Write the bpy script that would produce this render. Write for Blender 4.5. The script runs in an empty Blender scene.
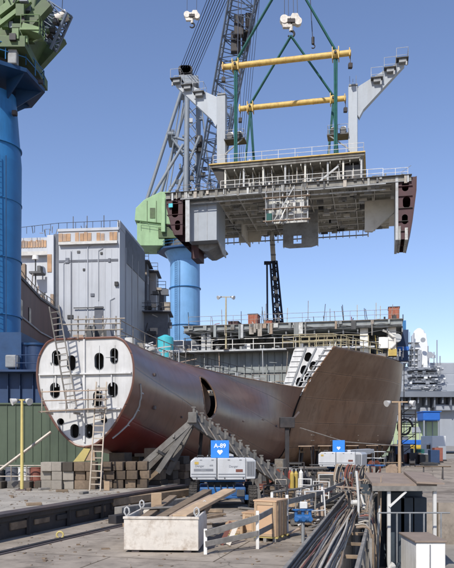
import bpy, bmesh, math, random
from mathutils import Vector, Matrix
from math import radians as R, sin, cos, pi, atan2, sqrt, tan
random.seed(7)
scene = bpy.context.scene
COL = scene.collection
F = 700.0; EYE = 3.0; HY = 440.0; CX = 227.0

def P(px, py, D):
    "point seen at photo pixel (px, py) at distance D metres"
    return Vector(((px-CX)/F*D, D, EYE+(HY-py)/F*D))
SA = R(-12.0); SO = Vector((-6.5, 32.0, 0.0))
AX = Vector((sin(-SA), cos(SA), 0)); PT = Vector((cos(SA), sin(SA), 0))
def SW(t, s, z): return SO + PT*t + AX*s + Vector((0, 0, z))
def sp(px, py, s):
    "ship coordinates (t, z) of a pixel on the transverse plane at s"
    k = (px-CX)/F; x0 = SO.x+AX.x*s; y0 = SO.y+AX.y*s
    t = (k*y0-x0)/(PT.x-k*PT.y); Y = y0+PT.y*t
    return t, EYE+(HY-py)/F*Y
def tag(o, label=None, cat=None, group=None, kind=None):
    if label: o['label'] = label
    if cat: o['category'] = cat
    if group: o['group'] = group
    if kind: o['kind'] = kind
    elif label: o['kind'] = 'thing'
    return o
ROOTM = {}
def thing(name, label, cat, loc=(0, 0, 0), rz=0.0, group=None):
    o = bpy.data.objects.new(name, None); COL.objects.link(o)
    o.empty_display_size = 0.3
    o.location = loc; o.rotation_euler = (0, 0, rz)
    ROOTM[o] = Matrix.Translation(Vector(loc)) @ Matrix.Rotation(rz, 4, 'Z')
    return tag(o, label, cat, group)
def rootm(o):
    while o.parent is not None: o = o.parent
    return ROOTM.get(o, Matrix.Identity(4))
def frame_from(d, up=Vector((0, 0, 1))):
    d = d.normalized()
    if abs(d.dot(up)) > .999: up = Vector((0, 1, 0))
    x = d.cross(up).normalized(); y = x.cross(d).normalized()
    return x, y
class MB:
    def __init__(s): s.v = []; s.f = []; s.sm = []; s.uv = None
    def add(s, vs, fs, smooth=False):
        b = len(s.v); s.v += [Vector(v) for v in vs]
        s.f += [tuple(i+b for i in f) for f in fs]; s.sm += [smooth]*len(fs); return s
    def box(s, c, size, rz=0.0, M=None):
        c = Vector(c); hx, hy, hz = size[0]/2, size[1]/2, size[2]/2
        m = M if M is not None else Matrix.Rotation(rz, 3, 'Z')
        vs = [c+m @ Vector((x*hx, y*hy, z*hz)) for z in (-1, 1) for y in (-1, 1) for x in (-1, 1)]
        return s.add(vs, [(0, 2, 3, 1), (4, 5, 7, 6), (0, 1, 5, 4), (2, 6, 7, 3), (0, 4, 6, 2), (1, 3, 7, 5)])
    def bx(s, lo, hi):
        return s.box([(a+b)/2 for a, b in zip(lo, hi)], [abs(b-a) for a, b in zip(lo, hi)])
    def beam(s, a, b, w, h, up=Vector((0, 0, 1))):
        a, b = Vector(a), Vector(b); x, y = frame_from(b-a, up)
        vs = [p+x*sx*w/2+y*sy*h/2 for p in (a, b) for sy in (-1, 1) for sx in (-1, 1)]
        return s.add(vs, [(0, 2, 3, 1), (4, 5, 7, 6), (0, 1, 5, 4), (2, 6, 7, 3), (0, 4, 6, 2), (1, 3, 7, 5)])
    def cone(s, a, b, r1, r2, n=12, caps=True):
        a, b = Vector(a), Vector(b); x, y = frame_from(b-a)
        vs = []
        for p, r in ((a, r1), (b, r2)):
            for i in range(n):
                t = 2*pi*i/n; vs.append(p+x*cos(t)*r+y*sin(t)*r)
        fs = [(i, (i+1) % n, n+(i+1) % n, n+i) for i in range(n)]
        s.add(vs, fs, n > 5)
        if caps:
            s.add(vs, [tuple(range(n-1, -1, -1)), tuple(range(n, 2*n))])
        return s
    def cyl(s, a, b, r, n=12): return s.cone(a, b, r, r, n)
    def tube(s, pts, r, n=7):
        pts = [Vector(p) for p in pts]
        if len(pts) < 2: return s
        ds = [(pts[min(i+1, len(pts)-1)]-pts[max(i-1, 0)]).normalized() for i in range(len(pts))]
        x, y = frame_from(ds[0]); vs = []
        for i, p in enumerate(pts):
            d = ds[i]; x = (x-d*x.dot(d)).normalized(); y = d.cross(x)
            rr = r[i] if isinstance(r, (list, tuple)) else r
            vs += [p+x*cos(2*pi*k/n)*rr+y*sin(2*pi*k/n)*rr for k in range(n)]
        fs = []
        for i in range(len(pts)-1):
            for k in range(n):
                k2 = (k+1) % n
                fs.append((i*n+k, i*n+k2, (i+1)*n+k2, (i+1)*n+k))
        s.add(vs, fs, True)
        m = (len(pts)-1)*n
        s.add(vs[:n]+vs[m:], [tuple(range(n-1, -1, -1)), tuple(range(n, 2*n))]); return s
    def prism(s, poly, fr, d0, d1):
        "polygon (u,v) placed by fr(u,v,w), extruded from w=d0 to w=d1"
        n = len(poly)
        vs = [fr(u, v, d0) for u, v in poly]+[fr(u, v, d1) for u, v in poly]
        fs = [tuple(range(n-1, -1, -1)), tuple(range(n, 2*n))]
        fs += [(i, (i+1) % n, n+(i+1) % n, n+i) for i in range(n)]
        return s.add(vs, fs)
    def plate(s, poly, holes, fr, th):
        "polygon with holes, th thick, through a filled curve"
        cu = bpy.data.curves.new('tmp', 'CURVE'); cu.dimensions = '2D'; cu.fill_mode = 'BOTH'; cu.extrude = th/2
        for pl in [poly]+list(holes):
            sl = cu.splines.new('POLY'); sl.points.add(len(pl)-1)
            for q, (u, v) in zip(sl.points, pl): q.co = (u, v, 0, 1)
            sl.use_cyclic_u = True
        ob = bpy.data.objects.new('tmp', cu); COL.objects.link(ob)
        bpy.context.view_layer.update()
        me = bpy.data.meshes.new_from_object(ob.evaluated_get(bpy.context.evaluated_depsgraph_get()))
        s.add([fr(v.co.x, v.co.y, v.co.z) for v in me.vertices], [tuple(p.vertices) for p in me.polygons])
        bpy.data.objects.remove(ob); bpy.data.curves.remove(cu); bpy.data.meshes.remove(me); return s
    def text(s, body, size, fr, th=.01):
        cu = bpy.data.curves.new('tmp', 'FONT'); cu.body = body; cu.size = size; cu.align_x = 'CENTER'; cu.align_y = 'CENTER'; cu.extrude = th/2; cu.offset = size*.012
        ob = bpy.data.objects.new('tmp', cu); COL.objects.link(ob)
        bpy.context.view_layer.update()
        me = bpy.data.meshes.new_from_object(ob.evaluated_get(bpy.context.evaluated_depsgraph_get()))
        s.add([fr(v.co.x, v.co.y, v.co.z) for v in me.vertices], [tuple(p.vertices) for p in me.polygons])
        bpy.data.objects.remove(ob); bpy.data.curves.remove(cu); bpy.data.meshes.remove(me); return s
    def grid(s, rows, smooth=True, uv=False):
        n, m = len(rows), len(rows[0]); b = len(s.v)
        s.add([p for r in rows for p in r], [(i*m+j, i*m+j+1, (i+1)*m+j+1, (i+1)*m+j) for i in range(n-1) for j in range(m-1)], smooth)
        return s
    def build(s, name, m, parent=None, local=False, bev=0.0, sharp=40, uvs=None):
        me = bpy.data.meshes.new(name)
        vs = s.v; o = bpy.data.objects.new(name, me)
        if parent is not None:
            o.parent = parent
            if not local:
                inv = rootm(parent).inverted(); vs = [inv @ v for v in vs]
        else:
            lo = Vector([min(v[i] for v in vs) for i in range(3)]); hi = Vector([max(v[i] for v in vs) for i in range(3)])
            base = Vector(((lo.x+hi.x)/2, (lo.y+hi.y)/2, lo.z)); vs = [v-base for v in vs]; o.location = base
            ROOTM[o] = Matrix.Translation(base)
        me.from_pydata([tuple(v) for v in vs], [], s.f)
        me.polygons.foreach_set('use_smooth', s.sm)
        if any(s.sm): me.set_sharp_from_angle(angle=R(sharp))
        if uvs:
            ul = me.uv_layers.new(name='UVMap')
            for lp in me.loops: ul.data[lp.index].uv = uvs[lp.vertex_index]
        me.update(); COL.objects.link(o)
        if isinstance(m, (list, tuple)): [me.materials.append(x) for x in m]
        else: me.materials.append(m)
        if bev:
            md = o.modifiers.new('bevel', 'BEVEL'); md.width = bev; md.segments = 1 if bev < .03 else 2; md.limit_method = 'ANGLE'; md.angle_limit = R(50)
        return o
def kids(o): return [c for c in bpy.data.objects if c.parent is o]
def dup(root, loc, rz=None, label=None, group=None):
    def cp(o, par):
        c = o.copy(); COL.objects.link(c); c.parent = par
        for ch in o.children: cp(ch, c)
        return c
    r = cp(root, None); r.location = loc
    if rz is not None: r.rotation_euler = (0, 0, rz)
    if label: r['label'] = label
    if group: r['group'] = group
    ROOTM[r] = Matrix.Translation(Vector(loc)) @ Matrix.Rotation(r.rotation_euler[2], 4, 'Z')
    return r
def L3(a, b, t): return Vector(a)*(1-t)+Vector(b)*t
def catmull(ps, t):
    "t in 0..len-1"
    n = len(ps)-1; i = min(int(t), n-1); u = t-i
    p0, p1, p2, p3 = ps[max(i-1, 0)], ps[i], ps[i+1], ps[min(i+2, n)]
    return .5*((2*p1)+(p2-p0)*u+(2*p0-5*p1+4*p2-p3)*u*u+(3*p1-p0-3*p2+p3)*u**3)

# ---------------------------------------------------------------- materials
M = {}
def mat(name, col, rough=.65, metal=0.0, var=.22, scale=1.2, dirt=None, damt=.5, streak=0.0, bump=.15, dscale=.6, spec=.4, coat=0.0, rnd=.12):
    m = bpy.data.materials.new(name); m.use_nodes = True; nt = m.node_tree; N = nt.nodes; Lk = nt.links
    b = N['Principled BSDF']; b.inputs['Metallic'].default_value = metal
    b.inputs['Specular IOR Level'].default_value = spec
    if coat: b.inputs['Coat Weight'].default_value = coat; b.inputs['Coat Roughness'].default_value = .15
    tc = N.new('ShaderNodeTexCoord')
    n1 = N.new('ShaderNodeTexNoise'); n1.inputs['Scale'].default_value = scale; n1.inputs['Detail'].default_value = 8; n1.inputs['Roughness'].default_value = .65
    Lk.new(tc.outputs['Object'], n1.inputs['Vector'])
    rp = N.new('ShaderNodeMapRange'); rp.inputs['From Min'].default_value = .3; rp.inputs['From Max'].default_value = .7
    rp.inputs['To Min'].default_value = 1-var; rp.inputs['To Max'].default_value = 1+var
    Lk.new(n1.outputs['Fac'], rp.inputs['Value'])
    oi = N.new('ShaderNodeObjectInfo'); r2 = N.new('ShaderNodeMapRange'); r2.inputs['To Min'].default_value = 1-rnd; r2.inputs['To Max'].default_value = 1+rnd
    Lk.new(oi.outputs['Random'], r2.inputs['Value'])
    mm = N.new('ShaderNodeMath'); mm.operation = 'MULTIPLY'; Lk.new(rp.outputs[0], mm.inputs[0]); Lk.new(r2.outputs[0], mm.inputs[1])
    mx = N.new('ShaderNodeVectorMath'); mx.operation = 'SCALE'; mx.inputs[0].default_value = col; Lk.new(mm.outputs[0], mx.inputs['Scale'])
    out = mx.outputs[0]
    if dirt is not None:
        mp = N.new('ShaderNodeMapping'); Lk.new(tc.outputs['Object'], mp.inputs['Vector'])
        mp.inputs['Scale'].default_value = (1, 1, .12 if streak else 1)
        n2 = N.new('ShaderNodeTexNoise'); n2.inputs['Scale'].default_value = dscale; n2.inputs['Detail'].default_value = 9; n2.inputs['Roughness'].default_value = .7
        Lk.new(mp.outputs[0], n2.inputs['Vector'])
        r3 = N.new('ShaderNodeMapRange'); r3.inputs['From Min'].default_value = .48; r3.inputs['From Max'].default_value = .72
        r3.inputs['To Max'].default_value = damt
        Lk.new(n2.outputs['Fac'], r3.inputs['Value'])
        mc = N.new('ShaderNodeMix'); mc.data_type = 'RGBA'; Lk.new(r3.outputs[0], mc.inputs['Factor']); Lk.new(out, mc.inputs[6]); mc.inputs[7].default_value = (*dirt, 1)
        out = mc.outputs[2]
    if name.startswith('concrete'):
        wp = N.new('ShaderNodeTexBrick'); wp.inputs['Scale'].default_value = 1; wp.inputs['Brick Width'].default_value = 5.5; wp.inputs['Row Height'].default_value = 3.7; wp.inputs['Mortar Size'].default_value = .025; wp.inputs['Color1'].default_value = (1, 1, 1, 1); wp.inputs['Color2'].default_value = (.86, .86, .87, 1); wp.inputs['Mortar'].default_value = (.35, .33, .3, 1)
        mq = N.new('ShaderNodeMapping'); mq.inputs['Rotation'].default_value = (0, 0, R(16)); Lk.new(tc.outputs['Object'], mq.inputs['Vector']); Lk.new(mq.outputs[0], wp.inputs['Vector'])
        vo = N.new('ShaderNodeTexVoronoi'); vo.feature = 'DISTANCE_TO_EDGE'; vo.inputs['Scale'].default_value = .22; nd = N.new('ShaderNodeVectorMath'); nd.operation = 'MULTIPLY_ADD'; nd.inputs[1].default_value = (.8, .8, .8); Lk.new(n1.outputs['Color'], nd.inputs[0]); Lk.new(tc.outputs['Object'], nd.inputs[2]); Lk.new(nd.outputs[0], vo.inputs['Vector'])
        cr = N.new('ShaderNodeMapRange'); cr.inputs['From Max'].default_value = .006; cr.inputs['To Min'].default_value = .55; Lk.new(vo.outputs['Distance'], cr.inputs['Value'])
        n7 = N.new('ShaderNodeTexNoise'); n7.inputs['Scale'].default_value = 1.6; n7.inputs['Detail'].default_value = 10; n7.inputs['Roughness'].default_value = .75; Lk.new(tc.outputs['Object'], n7.inputs['Vector'])
        r7 = N.new('ShaderNodeMapRange'); r7.inputs['From Min'].default_value = .52; r7.inputs['From Max'].default_value = .75; r7.inputs['To Min'].default_value = 1; r7.inputs['To Max'].default_value = .45; Lk.new(n7.outputs['Fac'], r7.inputs['Value'])
        p1 = N.new('ShaderNodeMath'); p1.operation = 'MULTIPLY'; Lk.new(cr.outputs[0], p1.inputs[0]); Lk.new(r7.outputs[0], p1.inputs[1])
        v1 = N.new('ShaderNodeVectorMath'); v1.operation = 'MULTIPLY'; Lk.new(out, v1.inputs[0]); Lk.new(wp.outputs['Color'], v1.inputs[1])
        v2 = N.new('ShaderNodeVectorMath'); v2.operation = 'SCALE'; Lk.new(v1.outputs[0], v2.inputs[0]); Lk.new(p1.outputs[0], v2.inputs['Scale'])
        out = v2.outputs[0]
    Lk.new(out, b.inputs['Base Color'])
    rr = N.new('ShaderNodeMapRange'); rr.inputs['To Min'].default_value = max(.05, rough-.12); rr.inputs['To Max'].default_value = min(1, rough+.12); Lk.new(n1.outputs['Fac'], rr.inputs['Value'])
    Lk.new(rr.outputs[0], b.inputs['Roughness'])
    if bump:
        n3 = N.new('ShaderNodeTexNoise'); n3.inputs['Scale'].default_value = scale*6; n3.inputs['Detail'].default_value = 5; Lk.new(tc.outputs['Object'], n3.inputs['Vector'])
        bp = N.new('ShaderNodeBump'); bp.inputs['Strength'].default_value = bump; bp.inputs['Distance'].default_value = .03; Lk.new(n3.outputs['Fac'], bp.inputs['Height']); Lk.new(bp.outputs[0], b.inputs['Normal'])
    M[name] = m; return m
RUST = (.16, .075, .035); GRIME = (.06, .052, .045)
mat('concrete', (.41, .37, .31), .9, var=.16, scale=.6, dirt=(.15, .13, .11), damt=.75, dscale=.35, bump=.3, spec=.2)
mat('concrete_low', (.31, .265, .215), .9, var=.25, scale=.9, dirt=(.10, .08, .06), damt=.9, dscale=.28, bump=.3, spec=.2)
mat('earth', (.27, .25, .22), .95, var=.3, scale=.3, dirt=(.05, .045, .04), dscale=.1, spec=.2)
mat('dark_earth', (.05, .045, .04), .95, var=.4, scale=.8, spec=.2)
mat('steel_edge', (.085, .07, .07), .6, var=.3, scale=2, dirt=RUST, damt=.4)
mat('black_steel', (.03, .028, .03), .6, var=.4, scale=2, dirt=(.09, .06, .045), damt=.5)
mat('white_bulkhead', (.56, .555, .54), .6, var=.1, scale=1.5, dirt=(.27, .25, .22), damt=.6, streak=1, dscale=2.2, bump=.08)
mat('white_paint', (.74, .72, .67), .55, var=.08, scale=2, dirt=(.35, .29, .22), damt=.6, streak=1, dscale=1.8)
mat('bin_paint', (.62, .57, .50), .75, var=.12, scale=3, dirt=(.25, .18, .12), damt=.8, dscale=2.6)
mat('lift_white', (.47, .48, .49), .4, var=.05, scale=2, dirt=(.3, .28, .25), damt=.35, streak=1, dscale=2)
mat('lift_blue', (.02, .11, .30), .45, var=.2, scale=2, dirt=GRIME, damt=.6)
mat('sign_blue', (.03, .20, .62), .5, var=.05, scale=2)
mat('letter_white', (.8, .8, .8), .6, var=.03)
mat('letter_grey', (.20, .21, .23), .6, var=.1)
mat('rubber', (.022, .021, .02), .85, var=.3, scale=5, dirt=(.12, .10, .08), damt=.7)
mat('rim', (.45, .45, .44), .5, var=.2, scale=4, dirt=GRIME)
mat('timber', (.24, .175, .115), .85, var=.3, scale=2.5, dirt=(.09, .07, .055), damt=.7, dscale=1.5, rnd=.3)
mat('timber_light', (.42, .30, .19), .8, var=.2, scale=2.5, dirt=(.2, .14, .09), damt=.5, dscale=1.5, rnd=.2)
mat('timber_grey', (.21, .195, .175), .9, var=.3, scale=2.5, dirt=(.08, .07, .06), damt=.6, dscale=1.5, rnd=.3)
mat('plywood', (.50, .33, .20), .75, var=.12, scale=2, dirt=(.33, .2, .11), damt=.5, dscale=1.0, rnd=.1)
mat('plank', (.36, .27, .20), .85, var=.2, scale=3, dirt=(.15, .12, .09), damt=.5, rnd=.2)
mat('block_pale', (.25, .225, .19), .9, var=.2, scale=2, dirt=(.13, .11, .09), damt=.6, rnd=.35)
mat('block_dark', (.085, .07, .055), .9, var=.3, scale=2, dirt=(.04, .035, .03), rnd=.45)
mat('ladder_wood', (.38, .32, .25), .8, var=.2, scale=4, dirt=(.16, .13, .1))
mat('scaffold_pipe', (.30, .27, .23), .5, .3, var=.25, scale=4, dirt=RUST, damt=.6, dscale=3)
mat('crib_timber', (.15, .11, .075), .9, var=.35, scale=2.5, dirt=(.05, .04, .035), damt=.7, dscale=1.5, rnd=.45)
mat('cradle_grey', (.15, .142, .13), .75, var=.3, scale=2, dirt=(.07, .05, .04), damt=.7, dscale=1.6)
mat('hose_tan', (.27, .20, .14), .65, var=.25, scale=4, rnd=.35)
mat('hose_grey', (.15, .145, .14), .6, var=.25, scale=4, rnd=.35)
mat('grey_steel', (.235, .245, .25), .55, var=.16, scale=1.5, dirt=(.10, .08, .07), damt=.6, dscale=1.4)
mat('grey_green', (.25, .27, .265), .6, var=.15, scale=.8, dirt=(.09, .075, .06), damt=.7, dscale=.7, streak=1)
mat('edge_steel', (.21, .20, .175), .7, var=.3, scale=1.2, dirt=(.08, .06, .045), damt=.8, dscale=1.2, streak=1)
mat('pale_steel', (.40, .41, .41), .55, var=.15, scale=1, dirt=(.2, .17, .14), damt=.6, dscale=1.2)
mat('underside', (.62, .60, .53), .7, var=.25, scale=.5, dirt=(.25, .21, .17), damt=.6, dscale=.5)
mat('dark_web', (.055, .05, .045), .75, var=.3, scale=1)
mat('red_primer', (.058, .022, .024), .6, var=.3, scale=.8, dirt=(.04, .02, .02), damt=.6)
mat('deck_clutter', (.33, .33, .31), .7, var=.35, scale=1.5, dirt=(.10, .07, .05), damt=.8, dscale=2, rnd=.5)
mat('dark_clutter', (.075, .075, .075), .7, var=.4, scale=1.5, rnd=.5)
mat('kingpost', (.33, .36, .39), .5, var=.07, scale=1, dirt=(.2, .19, .18), damt=.4, streak=1, dscale=1)
mat('yellow_beam', (.58, .40, .12), .55, var=.15, scale=1.5, dirt=(.22, .11, .04), damt=.7, dscale=1.3)
mat('yellow', (.42, .30, .07), .5, var=.15, scale=2, dirt=(.3, .2, .08))
mat('pole_yellow', (.48, .39, .14), .6, var=.12, scale=2)
mat('sling_green', (.012, .085, .075), .7, var=.25, scale=2)
mat('rope_dark', (.035, .045, .075), .6, var=.2)
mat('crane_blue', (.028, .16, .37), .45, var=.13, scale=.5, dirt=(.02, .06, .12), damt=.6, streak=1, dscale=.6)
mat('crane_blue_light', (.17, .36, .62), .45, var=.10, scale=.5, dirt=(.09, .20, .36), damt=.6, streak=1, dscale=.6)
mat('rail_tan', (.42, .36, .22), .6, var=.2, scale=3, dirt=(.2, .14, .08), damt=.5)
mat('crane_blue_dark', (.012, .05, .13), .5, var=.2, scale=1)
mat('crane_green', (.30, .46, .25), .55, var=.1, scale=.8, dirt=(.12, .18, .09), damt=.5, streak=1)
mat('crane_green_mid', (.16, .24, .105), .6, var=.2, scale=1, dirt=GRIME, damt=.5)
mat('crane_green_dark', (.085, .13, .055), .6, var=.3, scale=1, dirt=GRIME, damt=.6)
mat('frame_grey', (.21, .24, .275), .55, var=.15, scale=1, dirt=(.1, .1, .1), damt=.5, dscale=1)
mat('boom_grey', (.13, .165, .225), .6, var=.25, scale=1)
mat('navy_boom', (.012, .022, .05), .5, var=.2)
mat('hook_white', (.62, .58, .52), .55, var=.2, scale=3, dirt=RUST, damt=.4, dscale=2)
mat('ship_grey', (.46, .48, .51), .6, var=.07, scale=.3, dirt=(.27, .27, .28), damt=.6, streak=1, dscale=.45)
mat('ship_grey_dark', (.13, .14, .165), .65, var=.2, scale=.5, dirt=(.06, .06, .07), damt=.6)
mat('ship_maroon', (.15, .085, .083), .6, var=.15, scale=.4, dirt=(.04, .035, .04), damt=.6, streak=1)
mat('plank_orange', (.42, .26, .15), .8, var=.3, scale=.8, dirt=(.3, .3, .3), damt=.8, dscale=.7)
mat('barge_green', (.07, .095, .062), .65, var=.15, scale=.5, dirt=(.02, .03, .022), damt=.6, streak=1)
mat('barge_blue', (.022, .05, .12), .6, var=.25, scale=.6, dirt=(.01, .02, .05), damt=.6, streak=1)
mat('far_grey', (.29, .31, .34), .7, var=.08, scale=.1, dirt=(.24, .25, .27), damt=.6, streak=1, dscale=.12)
mat('far_grey_dark', (.14, .155, .18), .7, var=.15, scale=.2)
mat('far_white', (.68, .69, .69), .6, var=.05, scale=.3)
mat('far_green', (.42, .50, .30), .7, var=.12, scale=.2)
mat('tarp_blue', (.02, .13, .48), .6, var=.1)
mat('container_yellow', (.58, .40, .05), .6, var=.1)
mat('orange', (.62, .20, .05), .6, var=.1)
mat('brick_red', (.30, .10, .06), .7, var=.25, scale=3)
mat('cyan', (.06, .42, .47), .5, var=.12, scale=2)
mat('tarp_white', (.58, .57, .54), .7, var=.12, scale=3, dirt=(.3, .27, .22))
mat('shed_roof', (.27, .21, .165), .8, var=.12, scale=1.5, dirt=(.15, .11, .09), damt=.6, dscale=1.2)
mat('shed_wall', (.045, .06, .075), .6, var=.2, scale=1.5, dirt=(.02, .025, .03))
mat('hose_pale', (.40, .36, .30), .6, var=.2, scale=4, dirt=(.15, .12, .1), rnd=.3)
mat('hose_dark', (.035, .035, .04), .55, var=.3, scale=4, rnd=.3)
mat('hose_red', (.20, .07, .05), .6, var=.2, scale=4, rnd=.3)
mat('hose_blue', (.03, .10, .24), .5, var=.2, scale=4)
mat('pipe_white', (.62, .61, .58), .5, var=.08, dirt=(.3, .25, .2))
mat('red_paint', (.26, .05, .04), .55, var=.15)
mat('glass_dark', (.02, .025, .03), .15, var=.1, bump=0)

def hull_mat(name, base, sheen, seam, red=None, red_h=.0, red_u=999, spec=.5, rg=(.3, .55)):
    m = bpy.data.materials.new(name); m.use_nodes = True; nt = m.node_tree; N = nt.nodes; Lk = nt.links
    b = N['Principled BSDF']; uv = N.new('ShaderNodeUVMap'); uv.uv_map = 'UVMap'
    br = N.new('ShaderNodeTexBrick'); br.inputs['Scale'].default_value = 1.0
    br.inputs['Brick Width'].default_value = 6.5; br.inputs['Row Height'].default_value = 2.3
    br.inputs['Mortar Size'].default_value = .045; br.inputs['Mortar Smooth'].default_value = .6
    br.inputs['Color1'].default_value = (*base, 1); br.inputs['Color2'].default_value = (*[c*.66 for c in base], 1)
    br.inputs['Mortar'].default_value = (*seam, 1)
    Lk.new(uv.outputs[0], br.inputs['Vector'])
    b2 = N.new('ShaderNodeTexBrick'); b2.inputs['Scale'].default_value = 1.0; b2.inputs['Brick Width'].default_value = 6.5; b2.inputs['Row Height'].default_value = 2.3; b2.inputs['Mortar Size'].default_value = .17; b2.inputs['Mortar Smooth'].default_value = .9
    Lk.new(uv.outputs[0], b2.inputs['Vector'])
    tc = N.new('ShaderNodeTexCoord')
    n1 = N.new('ShaderNodeTexNoise'); n1.inputs['Scale'].default_value = .35; n1.inputs['Detail'].default_value = 8; n1.inputs['Roughness'].default_value = .6; Lk.new(tc.outputs['Object'], n1.inputs['Vector'])
    r1 = N.new('ShaderNodeMapRange'); r1.inputs['From Min'].default_value = .45; r1.inputs['From Max'].default_value = .7; r1.inputs['To Max'].default_value = .65; Lk.new(n1.outputs['Fac'], r1.inputs['Value'])
    mx = N.new('ShaderNodeMix'); mx.data_type = 'RGBA'; Lk.new(r1.outputs[0], mx.inputs['Factor']); Lk.new(br.outputs['Color'], mx.inputs[6]); mx.inputs[7].default_value = (*sheen, 1)
    out = mx.outputs[2]
    n5 = N.new('ShaderNodeTexNoise'); n5.inputs['Scale'].default_value = 1.7; n5.inputs['Detail'].default_value = 6; Lk.new(tc.outputs['Object'], n5.inputs['Vector'])
    sb = N.new('ShaderNodeMath'); sb.operation = 'SUBTRACT'; Lk.new(b2.outputs['Fac'], sb.inputs[0]); Lk.new(br.outputs['Fac'], sb.inputs[1])
    sc_ = N.new('ShaderNodeMath'); sc_.operation = 'MULTIPLY'; sc_.use_clamp = True; Lk.new(sb.outputs[0], sc_.inputs[0]); Lk.new(n5.outputs['Fac'], sc_.inputs[1])
    m5 = N.new('ShaderNodeMix'); m5.data_type = 'RGBA'; Lk.new(sc_.outputs[0], m5.inputs['Factor']); Lk.new(out, m5.inputs[6]); m5.inputs[7].default_value = (base[0]*1.5, base[1]*1.6, base[2]*1.65, 1)
    out = m5.outputs[2]
    r5 = N.new('ShaderNodeMapRange'); r5.inputs['From Min'].default_value = .60; r5.inputs['From Max'].default_value = .64; r5.inputs['To Max'].default_value = .35; Lk.new(n5.outputs['Fac'], r5.inputs['Value'])
    m6 = N.new('ShaderNodeMix'); m6.data_type = 'RGBA'; Lk.new(r5.outputs[0], m6.inputs['Factor']); Lk.new(out, m6.inputs[6]); m6.inputs[7].default_value = (base[0]*.55, base[1]*.5, base[2]*.5, 1)
    out = m6.outputs[2]
    mp = N.new('ShaderNodeMapping'); mp.inputs['Scale'].default_value = (1.6, 1.6, .12); Lk.new(tc.outputs['Object'], mp.inputs['Vector'])
    n2 = N.new('ShaderNodeTexNoise'); n2.inputs['Scale'].default_value = 1.1; n2.inputs['Detail'].default_value = 8; Lk.new(mp.outputs[0], n2.inputs['Vector'])
    r2 = N.new('ShaderNodeMapRange'); r2.inputs['From Min'].default_value = .5; r2.inputs['From Max'].default_value = .75; r2.inputs['To Max'].default_value = .6; Lk.new(n2.outputs['Fac'], r2.inputs['Value'])
    m2 = N.new('ShaderNodeMix'); m2.data_type = 'RGBA'; Lk.new(r2.outputs[0], m2.inputs['Factor']); Lk.new(out, m2.inputs[6]); m2.inputs[7].default_value = (base[0]*.45, base[1]*.42, base[2]*.42, 1)
    out = m2.outputs[2]
    if red:
        sx = N.new('ShaderNodeSeparateXYZ'); Lk.new(uv.outputs[0], sx.inputs[0])
        ad = N.new('ShaderNodeMath'); ad.operation = 'MULTIPLY_ADD'; ad.inputs[1].default_value = 1.2; Lk.new(n1.outputs['Fac'], ad.inputs[0]); Lk.new(sx.outputs[1], ad.inputs[2])
        lt = N.new('ShaderNodeMapRange'); lt.inputs['From Min'].default_value = red_h+.5; lt.inputs['From Max'].default_value = red_h+.7; lt.inputs['To Min'].default_value = .85; lt.inputs['To Max'].default_value = 0; Lk.new(ad.outputs[0], lt.inputs['Value'])
        lu = N.new('ShaderNodeMapRange'); lu.inputs['From Min'].default_value = red_u; lu.inputs['From Max'].default_value = red_u+5; lu.inputs['To Min'].default_value = 1; lu.inputs['To Max'].default_value = .15; Lk.new(sx.outputs[0], lu.inputs['Value'])
        ml = N.new('ShaderNodeMath'); ml.operation = 'MULTIPLY'; Lk.new(lt.outputs[0], ml.inputs[0]); Lk.new(lu.outputs[0], ml.inputs[1])
        m3 = N.new('ShaderNodeMix'); m3.data_type = 'RGBA'; Lk.new(ml.outputs[0], m3.inputs['Factor']); Lk.new(out, m3.inputs[6]); m3.inputs[7].default_value = (*red, 1)
        out = m3.outputs[2]
    Lk.new(out, b.inputs['Base Color'])
    b.inputs['Specular IOR Level'].default_value = spec
    rr = N.new('ShaderNodeMapRange'); rr.inputs['To Min'].default_value = rg[0]; rr.inputs['To Max'].default_value = rg[1]; Lk.new(n1.outputs['Fac'], rr.inputs['Value']); Lk.new(rr.outputs[0], b.inputs['Roughness'])
    n4 = N.new('ShaderNodeTexNoise'); n4.inputs['Scale'].default_value = .8; n4.inputs['Detail'].default_value = 3; Lk.new(tc.outputs['Object'], n4.inputs['Vector'])
    md = N.new('ShaderNodeMath'); md.operation = 'MULTIPLY_ADD'; md.inputs[1].default_value = -.25; Lk.new(br.outputs['Fac'], md.inputs[0]); Lk.new(n4.outputs['Fac'], md.inputs[2])
    bp = N.new('ShaderNodeBump'); bp.inputs['Strength'].default_value = .35; bp.inputs['Distance'].default_value = .06; Lk.new(md.outputs[0], bp.inputs['Height']); Lk.new(bp.outputs[0], b.inputs['Normal'])
    M[name] = m; return m
hull_mat('hull_near', (.16, .07, .047), (.185, .10, .072), (.045, .026, .022), red=(.22, .03, .022), red_h=2.4, red_u=6, spec=.6, rg=(.2, .45))
hull_mat('hull_far', (.225, .128, .075), (.26, .18, .122), (.085, .055, .038), spec=.4, rg=(.25, .55))

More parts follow.
